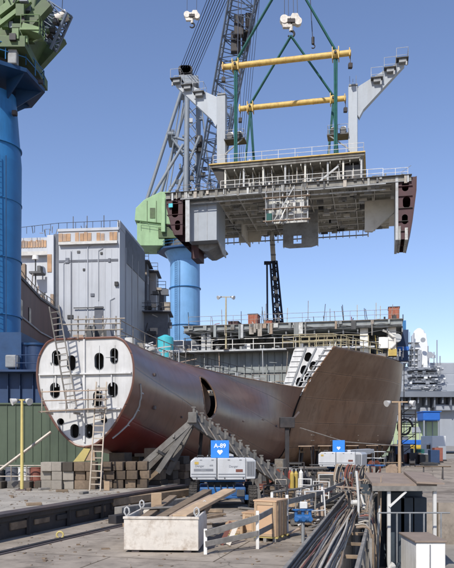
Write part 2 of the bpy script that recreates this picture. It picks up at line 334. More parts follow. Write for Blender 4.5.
# shared builders
def railing_mb(pts, h=1.05, step=1.8, r=.025, mids=(.5,), base=True):
    mb = MB(); pts = [Vector(p) for p in pts]; Z = Vector((0, 0, 1))
    for f in (1.0,)+tuple(mids):
        mb.tube([p+Z*h*f for p in pts], r, 5)
    for a, b in zip(pts, pts[1:]):
        n = max(1, int(round((b-a).length/step)))
        for i in range(n+1): q = L3(a, b, i/n); mb.tube([q, q+Z*h], r, 5)
    return mb
def railing(parent, pts, m, h=1.05, step=1.8, r=.025, mids=(.5,), local=False, name='railing'):
    return railing_mb(pts, h, step, r, mids).build(name, m, parent, local=local)
def railing_thing(name, label, cat, pts, m, h=1.05, step=1.8, r=.025, mids=(.5,), group=None, postm=None):
    pts = [Vector(p) for p in pts]; t = thing(name, label, cat, pts[0], 0, group); Z = Vector((0, 0, 1))
    for f in (1.0,)+tuple(mids): MB().tube([p+Z*h*f for p in pts], r, 6).build('rail', m, t)
    for a, b in zip(pts, pts[1:]):
        n = max(1, int(round((b-a).length/step)))
        for i in range(n+1):
            if i == n and b is not pts[-1]: continue
            q = L3(a, b, i/n); MB().tube([q, q+Z*h], r*1.1, 6).build('post', postm or m, t)
    return t
def lattice(a, b, wa, wb, ha, hb, bays, rc, rb, up=Vector((0, 1, 0)), n=5):
    a, b = Vector(a), Vector(b); d = (b-a).normalized(); x = d.cross(up).normalized(); y = x.cross(d)
    def c(i, f): w = wa+(wb-wa)*f; h = ha+(hb-ha)*f; sx, sy = ((-1, -1), (1, -1), (1, 1), (-1, 1))[i % 4]; return L3(a, b, f)+x*sx*w/2+y*sy*h/2
    mb = MB(); ch = MB()
    for i in range(4): ch.tube([c(i, 0), c(i, 1)], rc, n+1)
    for k in range(bays):
        f0, f1 = k/bays, (k+1)/bays
        for i in range(4):
            mb.tube([c(i, f1), c(i+1, f1)], rb, n)
            mb.tube([c(i, f0), c(i+1, f1)] if (k+i) % 2 else [c(i+1, f0), c(i, f1)], rb, n)
    return ch, mb
# ---------------------------------------------------------------- ground
def struct(mb, name, m, bev=0): return tag(mb.build(name, m, bev=bev), kind='structure')
GZ = -2.0
g = MB(); g.add([(-900, -60, GZ), (900, -60, GZ), (900, 2500, GZ), (-900, 2500, GZ)], [(0, 1, 2, 3)]); struct(g, 'ground', M['earth'])
E0 = Vector((2.9, 18.75, 0)); ED = Vector((sin(R(13)), cos(R(13)), 0))
yd = [(-40, -8), (E0.x-ED.x*27, E0.y-ED.y*27), (E0.x+ED.x*15.1, E0.y+ED.y*15.1), (70, 33.5), (70, 112), (-45, 112)]
g = MB(); g.prism(yd, lambda u, v, w: (u, v, w), GZ-.3, 0); struct(g, 'pavement', M['concrete_low'])
# raised building platform, its steel nosing and fendered face
st0, st1 = Vector((-12.1, 5.2, 0)), Vector((-2.2, 34.6, 0)); PH = .8
pl = [(-40, 5.0), (st0.x, st0.y), (st1.x, st1.y), (-4.0, 36.5), (-40, 38)]
g = MB(); g.prism(pl, lambda u, v, w: (u, v, w), -.2, PH); struct(g, 'platform', M['concrete'])
sd = (st1-st0).normalized(); sn = Vector((sd.y, -sd.x, 0))
en = thing('dock_edge_beam', 'long dark steel edge beam capping the raised concrete step', 'edge beam', st0+sn*.1)
MB().beam(st0+sn*.06+Vector((0, 0, PH-.03)), st1+sn*.06+Vector((0, 0, PH-.03)), .5, .1).build('cap_plate', M['steel_edge'], en, bev=.012)
MB().beam(st0+sn*.10+Vector((0, 0, PH-.16)), st1+sn*.10+Vector((0, 0, PH-.16)), .12, .18).build('nosing', M['black_steel'], en)
MB().beam(st0+sn*.03+Vector((0, 0, .36)), st1+sn*.03+Vector((0, 0, .36)), .05, .68).build('fascia', M['black_steel'], en)
n = 24
for i in range(n):
    a = L3(st0, st1, (i+.15)/n)+sn*.06; b = L3(st0, st1, (i+.8)/n)+sn*.06
    MB().beam(a+Vector((0, 0, .36)), b+Vector((0, 0, .36)), .1, .16+.1*random.random()).build('fender', M['crib_timber' if i % 3 else 'black_steel'], en, bev=.015)
for i in range(13):
    a = L3(st0, st1, (i+.5)/13)+sn*.12
    MB().bx((a.x-.05, a.y-.05, .0), (a.x+.05, a.y+.05, PH-.22)).build('upright', M['black_steel'], en)
ra, rb = P(-14, 559, 18.0), P(160, 517, 27.5)
ra.z = rb.z = .02
MB().beam(ra, rb, .16, .06).build('crane_rail', M['black_steel'], bev=.01)
tag(bpy.data.objects['crane_rail'], 'dark steel rail set in the lower concrete pavement', 'rail')
MB().beam(ra+Vector((.2, 0, -.015)), rb+Vector((.2, 0, -.015)), .1, .05).build('groove_strip', M['steel_edge'])
tag(bpy.data.objects['groove_strip'], 'rusty strip beside the steel rail in the pavement', 'strip')

# ---------------------------------------------------------------- bow block of the ship
SEC1 = [(0, [(0, 2.68), (.55, 2.83), (1.25, 3.46), (1.85, 4.37), (2.25, 5.28), (2.36, 6.1), (2.26, 6.85), (1.9, 7.45), (1.5, 7.65)]),
        (6, [(0, 2.4), (.7, 2.55), (1.6, 3.2), (2.35, 4.2), (2.72, 5.2), (2.62, 6.0), (2.2, 6.8), (1.6, 7.4), (1.3, 7.65)]),
        (12, [(0, 2.1), (.9, 2.2), (2.0, 2.9), (2.75, 3.9), (3.05, 5.0), (2.98, 5.9), (2.55, 6.8), (1.9, 7.4), (1.6, 7.65)]),
        (20, [(0, 1.7), (1.4, 1.8), (2.9, 2.5), (3.7, 3.6), (3.9, 4.8), (3.6, 5.8), (3.15, 6.6), (2.9, 7.2), (2.85, 7.65)]),
        (27, [(0, 1.4), (2, 1.5), (3.6, 2.2), (4.5, 3.3), (4.75, 4.6), (4.7, 5.6), (4.65, 6.5), (4.65, 7.1), (4.7, 7.65)]),
        (33, [(0, 1.2), (2.5, 1.3), (4.2, 2.0), (5.0, 3.0), (5.4, 4.4), (5.7, 5.5), (6.1, 6.5), (6.35, 7.1), (6.6, 7.65)])]
SEC2 = [(33.25, [(0, 1.1), (2.6, 1.2), (4.3, 1.95), (5.1, 3), (5.6, 4.7), (6.15, 6.3), (7.0, 8.1), (8.2, 9.8), (9.35, 11.4)]),
        (38, [(0, 1.05), (4.2, 1.1), (6.3, 1.8), (7.2, 3), (7.9, 4.8), (8.7, 6.6), (9.7, 8.4), (10.8, 10), (11.8, 11.4)]),
        (43, [(0, 1), (7.5, 1.1), (9.8, 1.8), (10.9, 3.1), (11.6, 4.9), (12.3, 6.8), (13.1, 8.6), (13.7, 10.1), (14.2, 11.4)]),
        (48, [(0, 1), (9.8, 1.1), (12.2, 1.8), (13.3, 3.2), (13.9, 5), (14.5, 7), (15.0, 8.8), (15.4, 10.2), (15.7, 11.4)]),
        (55, [(0, 1), (11, 1.1), (13.5, 1.8), (14.7, 3.2), (15.3, 5), (15.6, 7), (15.9, 8.8), (16, 10.2), (16.1, 11.4)]),
        (80, [(0, 1), (11.5, 1.1), (13.8, 1.8), (15, 3.2), (15.5, 5), (15.8, 7), (16, 8.8), (16.1, 10.2), (16.2, 11.4)])]
def drop(SEC, dz):
    return [(s, [(t, z-dz(s)*(1, 1, 1, .75, .4, .1, 0, 0, 0)[i]) for i, (t, z) in enumerate(sec)]) for s, sec in SEC]
SEC1 = drop(SEC1, lambda s: min(1, s/12)*.75); SEC2 = drop(SEC2, lambda s: .8)
def loft(SEC, ns, nv):
    ss = [Vector((s, 0)) for s, _ in SEC]; rows = []
    for i in range(ns+1):
        tt = i/ns*(len(SEC)-1)
        s = catmull([Vector((q, 0)) for q, _ in SEC], tt).x
        cp = [catmull([Vector(sec[k]) for _, sec in SEC], tt) for k in range(9)]
        rows.append((s, [catmull(cp, j/nv*8) for j in range(nv+1)]))
    return rows
def shell_mb(rows, side, zuv=False):
    mb = MB(); uvs = []
    mb.grid([[(side*p.x, s, p.y) for p in pr] for s, pr in rows])
    if side < 0: mb.f = [tuple(reversed(f)) for f in mb.f]
    for s, pr in rows:
        g = 0; last = pr[0]
        for p in pr: g += (p-last).length; last = p; uvs.append((s, p.y if zuv else g))
    return mb, uvs
rows1 = loft(SEC1, 190, 110); rows2 = loft(SEC2, 50, 40)
def hull_pt(rows, s, z, side=1):
    "outermost shell point at station s and height z"
    r = min(rows, key=lambda q: abs(q[0]-s)); p = min(r[1], key=lambda q: abs(q.y-z)); return side*p.x, r[0], p.y
bow = thing('ship_bow_block', 'rust brown lower bow section of a ship with white end bulkhead, on timber blocks', 'ship hull', SO, SA)
for side in (1, -1):
    mb, uvs = shell_mb(rows1, side)
    o = mb.build('shell', M['hull_near'], bow, local=True, uvs=uvs)
    sd_ = o.modifiers.new('solid', 'SOLIDIFY'); sd_.thickness = .03; sd_.offset = -1
# thruster tunnel: the opening is left out of the shell grid and its rim drawn to the circle
TC, TR = (11.9, 5.6), 1.28
for o in [c for c in bow.children][:1]:
    bm = bmesh.new(); bm.from_mesh(o.data)
    dead = [f for f in bm.faces if ((f.calc_center_median().y-TC[0])**2+(f.calc_center_median().z-TC[1])**2)**.5 < TR]
    bmesh.ops.delete(bm, geom=dead, context='FACES')
    for v in bm.verts:
        if v.is_boundary:
            d = Vector((v.co.y-TC[0], v.co.z-TC[1]))
            if d.length < TR+.3 and d.length > .2: d = d.normalized()*TR; v.co.y = TC[0]+d.x; v.co.z = TC[1]+d.y
    bm.to_mesh(o.data); bm.free()
n = 48
def hpx(s, z): return hull_pt(rows1, s, z)[0]
def ring(x, r, cs): return [(x if x is not None else hpx(cs+cos(2*pi*i/n)*r, TC[1]+sin(2*pi*i/n)*r)-.35, cs+cos(2*pi*i/n)*r, TC[1]+sin(2*pi*i/n)*r) for i in range(n+1)]
tb = MB(); tb.grid([ring(-1.6, 1.04, 12.1), ring(0, 1.04, 12.1), ring(1.0, 1.04, 12.1), ring(None, 1.06, 12.1)])
tb.add([(-1.6, 12.1+cos(2*pi*i/n)*1.04, TC[1]+sin(2*pi*i/n)*1.04) for i in range(n)], [tuple(range(n))]); tun = tb.build('thruster_tunnel', M['hull_far'], bow, local=True, uvs=[(v.x*.4, v.z) for v in tb.v])
tl = MB(); tl.tube([(hpx(TC[0]+cos(2*pi*i/n)*TR, TC[1]+sin(2*pi*i/n)*TR)+.0, TC[0]+cos(2*pi*i/n)*TR, TC[1]+sin(2*pi*i/n)*TR) for i in range(n+1)], .055, 6)
tl.build('tunnel_rim', M['hull_far'], bow, local=True, uvs=[(v.y, v.z) for v in tl.v])
for k in range(9):
    a = R(105+k*18); c0 = (TC[0]+cos(a)*1.34, TC[1]+sin(a)*1.34); c1 = (12.1+cos(a)*1.02, TC[1]+sin(a)*1.02)
    xx = hpx(*c0)-.22; MB().beam((xx, *c0), (xx-.05, *c1), .16, .03, Vector((0, cos(a+pi/2), sin(a+pi/2)))).build('tunnel_rib', M['dark_clutter'], bow, local=True)
# end bulkhead with manholes
prof = [(p.x, p.y) for p in rows1[0][1]]
poly = prof+[(-x, z) for x, z in reversed(prof)][1:]
poly = [q for i, q in enumerate(poly) if i == 0 or (Vector(q)-Vector(poly[i-1])).length > 1e-4]
if (Vector(poly[0])-Vector(poly[-1])).length < 1e-4: poly.pop()
def oval(c, w, h, n=18, rot=0):
    r = w/2; out = []
    for i in range(n):
        a = 2*pi*i/n; y = sin(a)*r+(h/2-r)*(1 if sin(a) >= 0 else -1); x = cos(a)*r
        out.append((c[0]+x*cos(rot)-y*sin(rot), c[1]+x*sin(rot)+y*cos(rot)))
    return out
HP = [(108, 143, 25, 46), (153, 158, 25, 46), (236, 153, 26, 50), (281, 137, 22, 46), (104, 240, 28, 46), (231, 266, 24, 48), (277, 238, 28, 44), (163, 362, 24, 42), (206, 362, 22, 42)]
hol = []
for zx, zy, zw, zh in HP:
    t, z = sp(20+zx/2.99, 310+zy/2.99, 0); hol.append(oval((t, z), zw/65.5/.9, zh/65.5))
for zx, zy, d in ((121, 334, 20), (251, 330, 18)):
    t, z = sp(20+zx/2.99, 310+zy/2.99, 0); hol.append(oval((t, z), d/65.5/.9, d/65.5+.01))
bh = MB().plate(poly, hol, lambda u, v, w: (u, .05+w, v), .03).build('bulkhead', M['white_bulkhead'], bow, local=True)
# rim collars of the manholes, flange plate at the edge and stiffeners behind
for h in hol:
    rm = MB(); hh = h+[h[0]]
    c = (sum(q[0] for q in h)/len(h), sum(q[1] for q in h)/len(h))
    rm.grid([[(u, y, v) for u, v in hh] for y in (-.005, .22)]); rm.build('collar', M['grey_steel'], bh, local=True)
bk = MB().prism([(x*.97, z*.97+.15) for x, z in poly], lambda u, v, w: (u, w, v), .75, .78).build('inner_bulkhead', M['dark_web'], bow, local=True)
ed = MB(); pp = [(x, .0, z) for x, z in poly]; ed.tube(pp+[pp[0]], .055, 6); ed.build('edge_flange', M['hull_near'], bow, local=True, uvs=[(v.x, v.z) for v in ed.v])
sw = MB()
zdk = sp(0, 375.5, 0)[1]; zdl = sp(84, 409, 0)[1]
sw.bx((-2.25, -.10, zdk-.04), (2.25, .03, zdk+.03)); sw.build('stringer', M['white_bulkhead'], bow, local=True)
sw = MB(); sw.bx((-1.75, -.10, zdl-.04), (1.75, .03, zdl+.03)); sw.build('stringer', M['white_bulkhead'], bow, local=True)
sw = MB(); sw.bx((-.06, -.06, 2.9), (.02, .03, 7.6)); sw.build('centre_stiffener', M['white_bulkhead'], bow, local=True)
for q in (-1.45, 1.28):
    MB().bx((q, -.05, zdk-.6), (q+.05, .03, zdk-.06)).build('bracket', M['white_bulkhead'], bow, local=True)
# bow deck, coaming and the litter of fittings on it
dk = MB(); dk.grid([[(-pr[-1].x+.02, s, 7.6), (0, s, 7.6), (pr[-1].x-.02, s, 7.6)] for s, pr in rows1], False); dk.build('deck', M['dark_clutter'], bow, local=True)
for side in (1,):
    top = [(pr[-1].x*side, s, 7.66) for s, pr in rows1]
    wl = MB().tube([(x+.015, s, z) for x, s, z in top], .045, 5); wl.build('edge_weld', M['hull_far'], bow, local=True, uvs=[(v.y, v.z) for v in wl.v])
for i in range(120):
    s = 4+28*random.random(); half = hull_pt(rows1, s, 7.65)[0]; t = half*(random.uniform(-.6, .92)); h = random.uniform(.12, .7 if i % 5 else 1.3)
    b = MB(); k = i % 4; a = random.random()*3
    if k == 0: b.box((t, s, 7.6+h/2), (random.uniform(.15, .6), random.uniform(.15, .8), h), rz=a)
    elif k == 1: b.cyl((t, s, 7.6), (t, s, 7.6+h), random.uniform(.1, .3), 10)
    elif k == 2: b.beam((t-.8, s-.4, 7.65+h*.3), (t+.8, s+.9, 7.65+h), .12, .06)
    else: b.tube([(t-.5, s, 7.6), (t-.5, s, 7.6+h), (t+.4, s+.3, 7.6+h), (t+.4, s+.3, 7.6)], .04, 5)
    b.build('deck_fitting', M[random.choice(['deck_clutter', 'grey_steel', 'plank', 'pale_steel', 'scaffold_pipe', 'tarp_white'])], bow, local=True)
pts = [(hull_pt(rows1, s, 7.65)[0]-.12, s, 7.6) for s in (1.0, 3, 5, 7, 9.5, 12)]
railing(bow, pts, M['scaffold_pipe'], 1.0, 1.6, .025, local=True, name='deck_railing')
pts = [(hull_pt(rows1, s, 7.65)[0]-.15, s, 7.6) for s in (12, 15, 18, 21, 24)]
railing(bow, pts, M['black_steel'], .9, 1.8, .02, local=True, name='deck_railing')
# weld seam marks and lugs on the bow side
def lug(s, z, m='hull_near', sz=.3):
    x, y, zz = hull_pt(rows1, s, z); MB().box((x+.05, y, zz), (.12, sz, sz*.7)).build('lug', M['steel_edge'], bow, local=True, bev=.015)
for s, z in ((2.6, 6.2), (3.0, 4.6), (7, 4.2), (15, 3.6), (16.4, 3.3), (19, 4.3), (24, 4.6), (28, 4.2)): lug(s, z, sz=random.uniform(.12, .3))
pg = []
for k in range(14):
    z = 3.1+k*.19; x, y, zz = hull_pt(rows1, .75+.55*sin(k/13*pi), z); pg.append((x+.03, y, zz))
MB().tube(pg, .06, 6).build('welded_staging_bar', M['pale_steel'], bow, local=True)
for k in (3, 7, 11): x, y, z = pg[k]; MB().box((x, y+.15, z), (.06, .4, .07)).build('staging_clip', M['pale_steel'], bow, local=True)

# ---------------------------------------------------------------- midship block
mid = thing('ship_midship_block', 'tall brown flared hull section with open white web frame and grey deck above', 'ship hull', SO, SA)
for side in (1, -1):
    mb, uvs = shell_mb(rows2, side, True)
    o = mb.build('shell', M['hull_far'], mid, local=True, uvs=uvs); sd_ = o.modifiers.new('solid', 'SOLIDIFY'); sd_.thickness = .03; sd_.offset = -1
S2 = 33.3
low = [(p.x-.04, p.y) for p in rows2[0][1] if p.y < 7.4]; low = low+[(-x, z) for x, z in reversed(low)]
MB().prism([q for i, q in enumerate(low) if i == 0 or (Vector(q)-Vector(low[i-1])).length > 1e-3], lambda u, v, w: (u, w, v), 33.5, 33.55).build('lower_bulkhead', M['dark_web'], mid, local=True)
pf = [p for p in rows2[0][1] if p.y > 6.9]
inn = [sp(294, 350, S2), sp(283, 386, S2)]
web = [(p.x-.01, p.y) for p in pf]+[(sp(296, 346, S2)[0], 11.38), inn[0], inn[1], (sp(286, 393, S2)[0], 7.0)]
hs = [oval(sp(px, py, S2), .62, .86, rot=R(-18)) for px, py in ((308, 357), (313, 366), (304, 370), (308, 378), (299.5, 382))]
wb = MB().plate(web, hs, lambda u, v, w: (u, S2+w, v), .03).build('web_frame', M['white_bulkhead'], mid, local=True)
for h in hs:
    rm = MB(); rm.grid([[(u, y, v) for u, v in h+[h[0]]] for y in (S2-.02, S2+.3)]); rm.build('collar', M['grey_steel'], wb, local=True)
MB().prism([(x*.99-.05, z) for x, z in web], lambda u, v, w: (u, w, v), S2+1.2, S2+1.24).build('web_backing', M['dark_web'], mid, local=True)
for k in range(9):   # brackets along the shell side and stiffeners on the inner side
    z = 7.3+k*.47; x = hull_pt(rows2, S2, z)[0]
    MB().beam((x-.75, S2-.09, z+.03), (x-.03, S2-.09, z+.03), .16, .05).build('bracket', M['white_bulkhead'], wb, local=True)
    if k > 1: xi = inn[1][0]+(inn[0][0]-inn[1][0])*(z-inn[1][1])/(inn[0][1]-inn[1][1]); MB().beam((xi+.04, S2-.05, z), (xi+.9, S2-.05, z), .08, .035).build('stiffener', M['white_bulkhead'], wb, local=True)
for f in (.30, .56, .8):
    a = Vector((L3((*inn[1], 0), (pf[0].x, pf[0].y, 0), f).x, S2-.09, 7.1)); b = Vector((L3((*inn[0], 0), (pf[-1].x, 11.4, 0), f).x, S2-.09, 11.3))
    MB().beam(a, b, .05, .14).build('stiffener', M['grey_steel'], wb, local=True)
tf = MB().tube([(p.x, S2-.02, p.y) for p in rows2[0][1]], .05, 5); tf.build('edge_flange', M['hull_far'], mid, local=True, uvs=[(v.x, v.z) for v in tf.v])
# deck at 11.4 outboard, inner bulkheads
def deck_strip(z, s0, s1, tin, name, m, th=.04):
    mb = MB(); rr = [r for r in rows2 if s0 <= r[0] <= s1]
    mb.grid([[(tin, s, z), (pr[-1].x-.03, s, z)] for s, pr in rr], False); o = mb.build(name, m, mid, local=True); q = o.modifiers.new('solid', 'SOLIDIFY'); q.thickness = th; return o
deck_strip(11.36, 33.2, 79, 5.0, 'deck', M['grey_steel'])
SWL = 43.0
wl = MB().bx((-10.5, SWL, 7.5), (11.9, SWL+.06, 12.25)); WALL = wl.build('transverse_bulkhead', M['grey_green'], mid, local=True)
for k in range(27):
    x = -10.2+k*.8
    MB().beam((x, SWL-.10, 7.6), (x, SWL-.10, 12.2), .04 if k % 3 else .12, .2).build('stiffener', M['grey_green'], WALL, local=True)
for z in (8.3, 10.2):
    MB().beam((-10.4, SWL-.12, z), (9.5, SWL-.12, z), .26, .05, Vector((0, 1, 0))).build('stiffener', M['grey_green'], WALL, local=True)
MB().bx((-10.6, 41.4, 12.25), (12.9, 50, 12.42)).build('walkway_deck', M['pale_steel'], mid, local=True)
MB().bx((-10.4, 46.4, 12.45), (14.9, 46.5, 14.2)).build('recess_bulkhead', M['grey_steel'], mid, local=True)
TL = sp(184, 331, 41.5)[0]
ud = MB().bx((TL, 41.5, 14.3), (15.6, 66, 14.95)); UD = ud.build('upper_deck', M['grey_green'], mid, local=True)
MB().bx((TL-.1, 41.3, 14.95), (15.7, 66, 15.02)).build('deck_plating', M['timber_grey'], UD, local=True)
MB().bx((TL+.1, 41.35, 14.45), (15.5, 41.46, 14.52)).build('edge_stringer', M['grey_steel'], UD, local=True)
for k in range(16):
    x = TL+.6+k*1.45
    MB().bx((x, 41.7, 13.75), (x+.12, 46.3, 14.29)).build('deck_girder', M['grey_steel'], UD, local=True)
for px in (203.5, 209): 
    x = sp(px, 340, 41.9)[0]; MB().bx((x-.22, 41.8, 12.43), (x+.22, 42.2, 14.29)).build('pillar', M['pale_steel'], mid, local=True)
for px in (364, 392):
    x = sp(px, 340, 42.2)[0]; MB().bx((x-.4, 42.1, 11.42), (x+.4, 42.9, 14.29)).build('pillar', M['white_paint'], mid, local=True)
railing(mid, [(-6, 41.55, 12.42), (5.0, 41.55, 12.42)], M['white_paint'], 1.1, 2.2, .04, local=True, name='walkway_railing')
railing(mid, [(-9.2, 41.55, 12.42), (-6.9, 41.55, 12.42)], M['white_paint'], 1.1, 1.1, .04, local=True, name='walkway_railing')
hp = [(hull_pt(rows2, s, 11.4)[0]-.2, s, 11.4) for s in (33.5, 36, 38.5, 41, 43.5)]
railing(mid, [(4.7, 33.6, 11.4), hp[0]]+hp[1:], M['rail_tan'], 1.15, 1.6, .04, local=True, name='deck_railing')
railing(mid, [(4.9, 40.5, 12.3), (8, 40.2, 12.3), (10.2, 40.2, 12.3), (12.3, 41.2, 12.3)], M['rail_tan'], 1.1, 1.8, .04, local=True, name='deck_railing')
# bulwark of the outboard side aft of the rails
bw = MB(); rr = [r for r in rows2 if r[0] > 40]
bw.grid([[(pr[-1].x-.02, s, 11.4), (pr[-1].x+.02, s, 11.4+min(.8, (s-40)*.14))] for s, pr in rr], False); bw.build('bulwark', M['white_paint'], mid, local=True)
def clut(parent, n, lo, hi, szmax, mats, local=True, name='fitting', smin=.15):
    for i in range(n):
        c = Vector([random.uniform(a, b) for a, b in zip(lo, hi)]); z0 = lo[2]; k = random.randrange(5); b = MB(); h = random.uniform(smin, szmax)
        c.z = z0 if k < 3 else c.z
        if k == 0: b.box((c.x, c.y, z0+h/2), (random.uniform(smin, szmax), random.uniform(smin, szmax), h))
        elif k == 1: b.cyl((c.x, c.y, z0), (c.x, c.y, z0+h), random.uniform(smin*.4, szmax*.25), 10)
        elif k == 2: b.tube([(c.x, c.y, z0), (c.x, c.y, z0+h*1.2), (c.x+h, c.y, z0+h*1.2), (c.x+h, c.y, z0)], .05, 5)
        elif k == 3: b.beam((c.x-h, c.y, c.z), (c.x+h, c.y+random.uniform(-h, h)*.5, c.z+random.uniform(-h, h)*.5), .08, .06)
        else: b.tube([(c.x, c.y, z0), (c.x+random.uniform(-.3, .3), c.y, hi[2])], .05, 5)
        b.build(name, M[random.choice(mats)], parent, local=local)
PAL = ['deck_clutter', 'grey_steel', 'pale_steel', 'scaffold_pipe', 'white_paint', 'dark_clutter', 'plank']
clut(mid, 110, (-8, 41.8, 12.43), (9, 46, 13.9), .8, PAL)
clut(mid, 40, (-9, 41.0, 7.7), (6, 42.7, 12.2), .6, ['grey_green', 'grey_steel', 'scaffold_pipe', 'plank', 'pale_steel'])
clut(mid, 80, (9.5, 42.0, 11.42), (15.2, 45.8, 13.6), 1.0, PAL+['white_paint', 'yellow'])
clut(mid, 36, (7.0, 36.5, 11.42), (10.5, 41.5, 12), .6, PAL)
clut(mid, 60, (-7, 41.8, 15.02), (15, 50, 15.5), .5, ['dark_clutter', 'brick_red', 'deck_clutter', 'steel_edge', 'timber_grey'])
x = sp(396, 345, 42)[0]
pipe = MB().tube([(x-1.3, 41.9, 14.0), (x-.8, 41.9, 13.8), (x-.1, 41.9, 13.2), (x-.1, 41.9, 12.6), (x-.5, 41.9, 12.2)], .13, 8); pipe.build('white_pipe', M['white_paint'], mid, local=True)
x = sp(388, 340, 42)[0]; MB().bx((x-.9, 41.8, 12.2), (x, 42.6, 13.3)).build('white_locker', M['white_paint'], mid, local=True)
MB().cyl((x+.9, 41.9, 13.2), (x+.9, 42.5, 13.2), .42, 16).build('fan_housing', M['pale_steel'], mid, local=True)
for k in range(30):   # hangers, cables and staging along the deck edge
    x = random.uniform(TL, 15.2); d = random.uniform(.2, 1.5)
    MB().bx((x, 41.2, 14.9-d), (x+random.uniform(.06, .5), 41.4, 14.95)).build('edge_fitting', M[random.choice(['grey_green', 'scaffold_pipe', 'dark_clutter', 'plank', 'pale_steel', 'deck_clutter'])], UD, local=True)
for z0_, z1_ in ((14.6, 14.3), (14.2, 14.4), (13.9, 13.7)):
    MB().tube([(TL+(15.4-TL)*q/12, 41.25, (z0_ if q % 2 else z1_)-.1*random.random()) for q in range(13)], .035, 5).build('cable', M['dark_clutter'], UD, local=True)
railing(mid, [(TL+.5, 41.5, 15.02), (15.3, 41.5, 15.02)], M['scaffold_pipe'], .95, 2.4, .022, local=True, name='roof_railing')
for k in range(26):
    x = random.uniform(TL+.5, 15); MB().tube([(x, 41.6, 15.0), (x+random.uniform(-.2, .2), 41.6, 15.0+random.uniform(.5, 2.2))], .035, 5).build('upright', M[random.choice(['scaffold_pipe', 'dark_clutter', 'rail_tan'])], UD, local=True)
for s_ in (34.2, 36.2):   # staging on the outer block in front of the grey bulkhead
    railing(mid, [(hull_pt(rows2, s_, 11.4)[0]-3.6, s_, 11.4), (hull_pt(rows2, s_, 11.4)[0]-.4, s_, 11.4)], M['rail_tan'], 1.0, .8, .03, local=True, name='deck_railing')
railing(mid, [(-8, 40.2, 7.7), (-2, 40.0, 7.7), (3.6, 40.0, 7.7)], M['scaffold_pipe'], 1.9, 1.5, .035, (.3, .6), local=True, name='staging_railing')
# things standing on the upper deck
def crate_stack(px0, px1, h, s, label, m='brick_red'):
    x0 = sp(px0, 325, s)[0]; x1 = sp(px1, 325, s)[0]
    t = thing('brick_red_container', label, 'container', SW((x0+x1)/2, s, 15.02), SA)
    w = (x1-x0)/2
    MB().bx((-w, 0, .12), (w, 1.8, h)).build('body', M[m], t, local=True, bev=.03)
    MB().bx((-w-.05, -.06, h), (w+.05, 1.86, h+.08)).build('lid', M['steel_edge'], t, local=True)
    for q in (-w+.1, 0, w-.1): MB().bx((q-.05, -.05, .1), (q+.05, 0, h)).build('rib', M[m], t, local=True)
    for q in (-w+.1, w-.1): MB().bx((q-.08, .1, 0), (q+.08, 1.7, .12)).build('skid', M['steel_edge'], t, local=True)
crate_stack(248, 257.5, 1.25, 43, 'brick red upright container on the deck left of the navy crane boom')
crate_stack(388.5, 399.5, 1.35, 42.5, 'orange red container on the far right end of the upper deck')
crate_stack(228, 238, .55, 43, 'low dark red crate on the upper deck beside the lamp pole', 'red_primer')
crate_stack(264, 272, .62, 43.5, 'low reddish crate on the upper deck at the foot of the navy boom', 'brick_red')
# blue ventilation tower behind the right corner
t0_, _ = sp(403, 345, 47); vt = thing('blue_hoist_tower', 'narrow dark blue tower standing at the right shoulder of the hull', 'tower', SW(t0_, 47, 11.4), SA)
MB().bx((-.55, -.4, 0), (.55, .5, 3.3)).build('body', M['barge_blue'], vt, local=True); MB().bx((-.3, -.3, 3.3), (.3, .3, 4.3)).build('cap', M['crane_blue'], vt, local=True)
MB().tube([(0, 0, 4.3), (0, 0, 5)], .05).build('aerial', M['black_steel'], vt, local=True)
MB().bx((-.6, -.46, 1.1), (.6, -.4, 1.5)).build('panel', M['tarp_blue'], vt, local=True)
# cyan tank and white tarpaulins on the bow deck
t_, z_ = sp(165, 344, 7); ct = thing('cyan_tank', 'bright cyan cylindrical tank on the bow deck behind the railing', 'tank', SW(*(sp(165.5, 350, 10.5)[0], 10.5, 7.6)))
b0 = Vector((0, 0, 0)); MB().cyl((0, 0, .1), (0, 0, 1.55), .48, 20).build('shell', M['cyan'], ct, local=True); MB().cone((0, 0, 1.55), (0, 0, 1.72), .48, .12, 20).build('lid', M['cyan'], ct, local=True); MB().cyl((0, 0, 0), (0, 0, .1), .52, 16).build('base_ring', M['steel_edge'], ct, local=True)
def tarp(cx, cy, cz, w, d, h, label):
    mb = MB(); n = 12
    mb.grid([[(cx+w*(i/n-.5), cy+d*(j/n-.5), cz+h*max(0, (1-abs(2*i/n-1)**2.2)*(1-abs(2*j/n-1)**2.2))**.6*(.8+.3*random.random())) for j in range(n+1)] for i in range(n+1)])
    tag(mb.build('tarpaulin', M['tarp_white']), label, 'tarpaulin')
q = SW(sp(148, 348, 8)[0], 8, 7.62); tarp(q.x, q.y, q.z, 1.6, 2.2, .8, 'off white tarpaulin bundle on the bow deck left of the cyan tank')
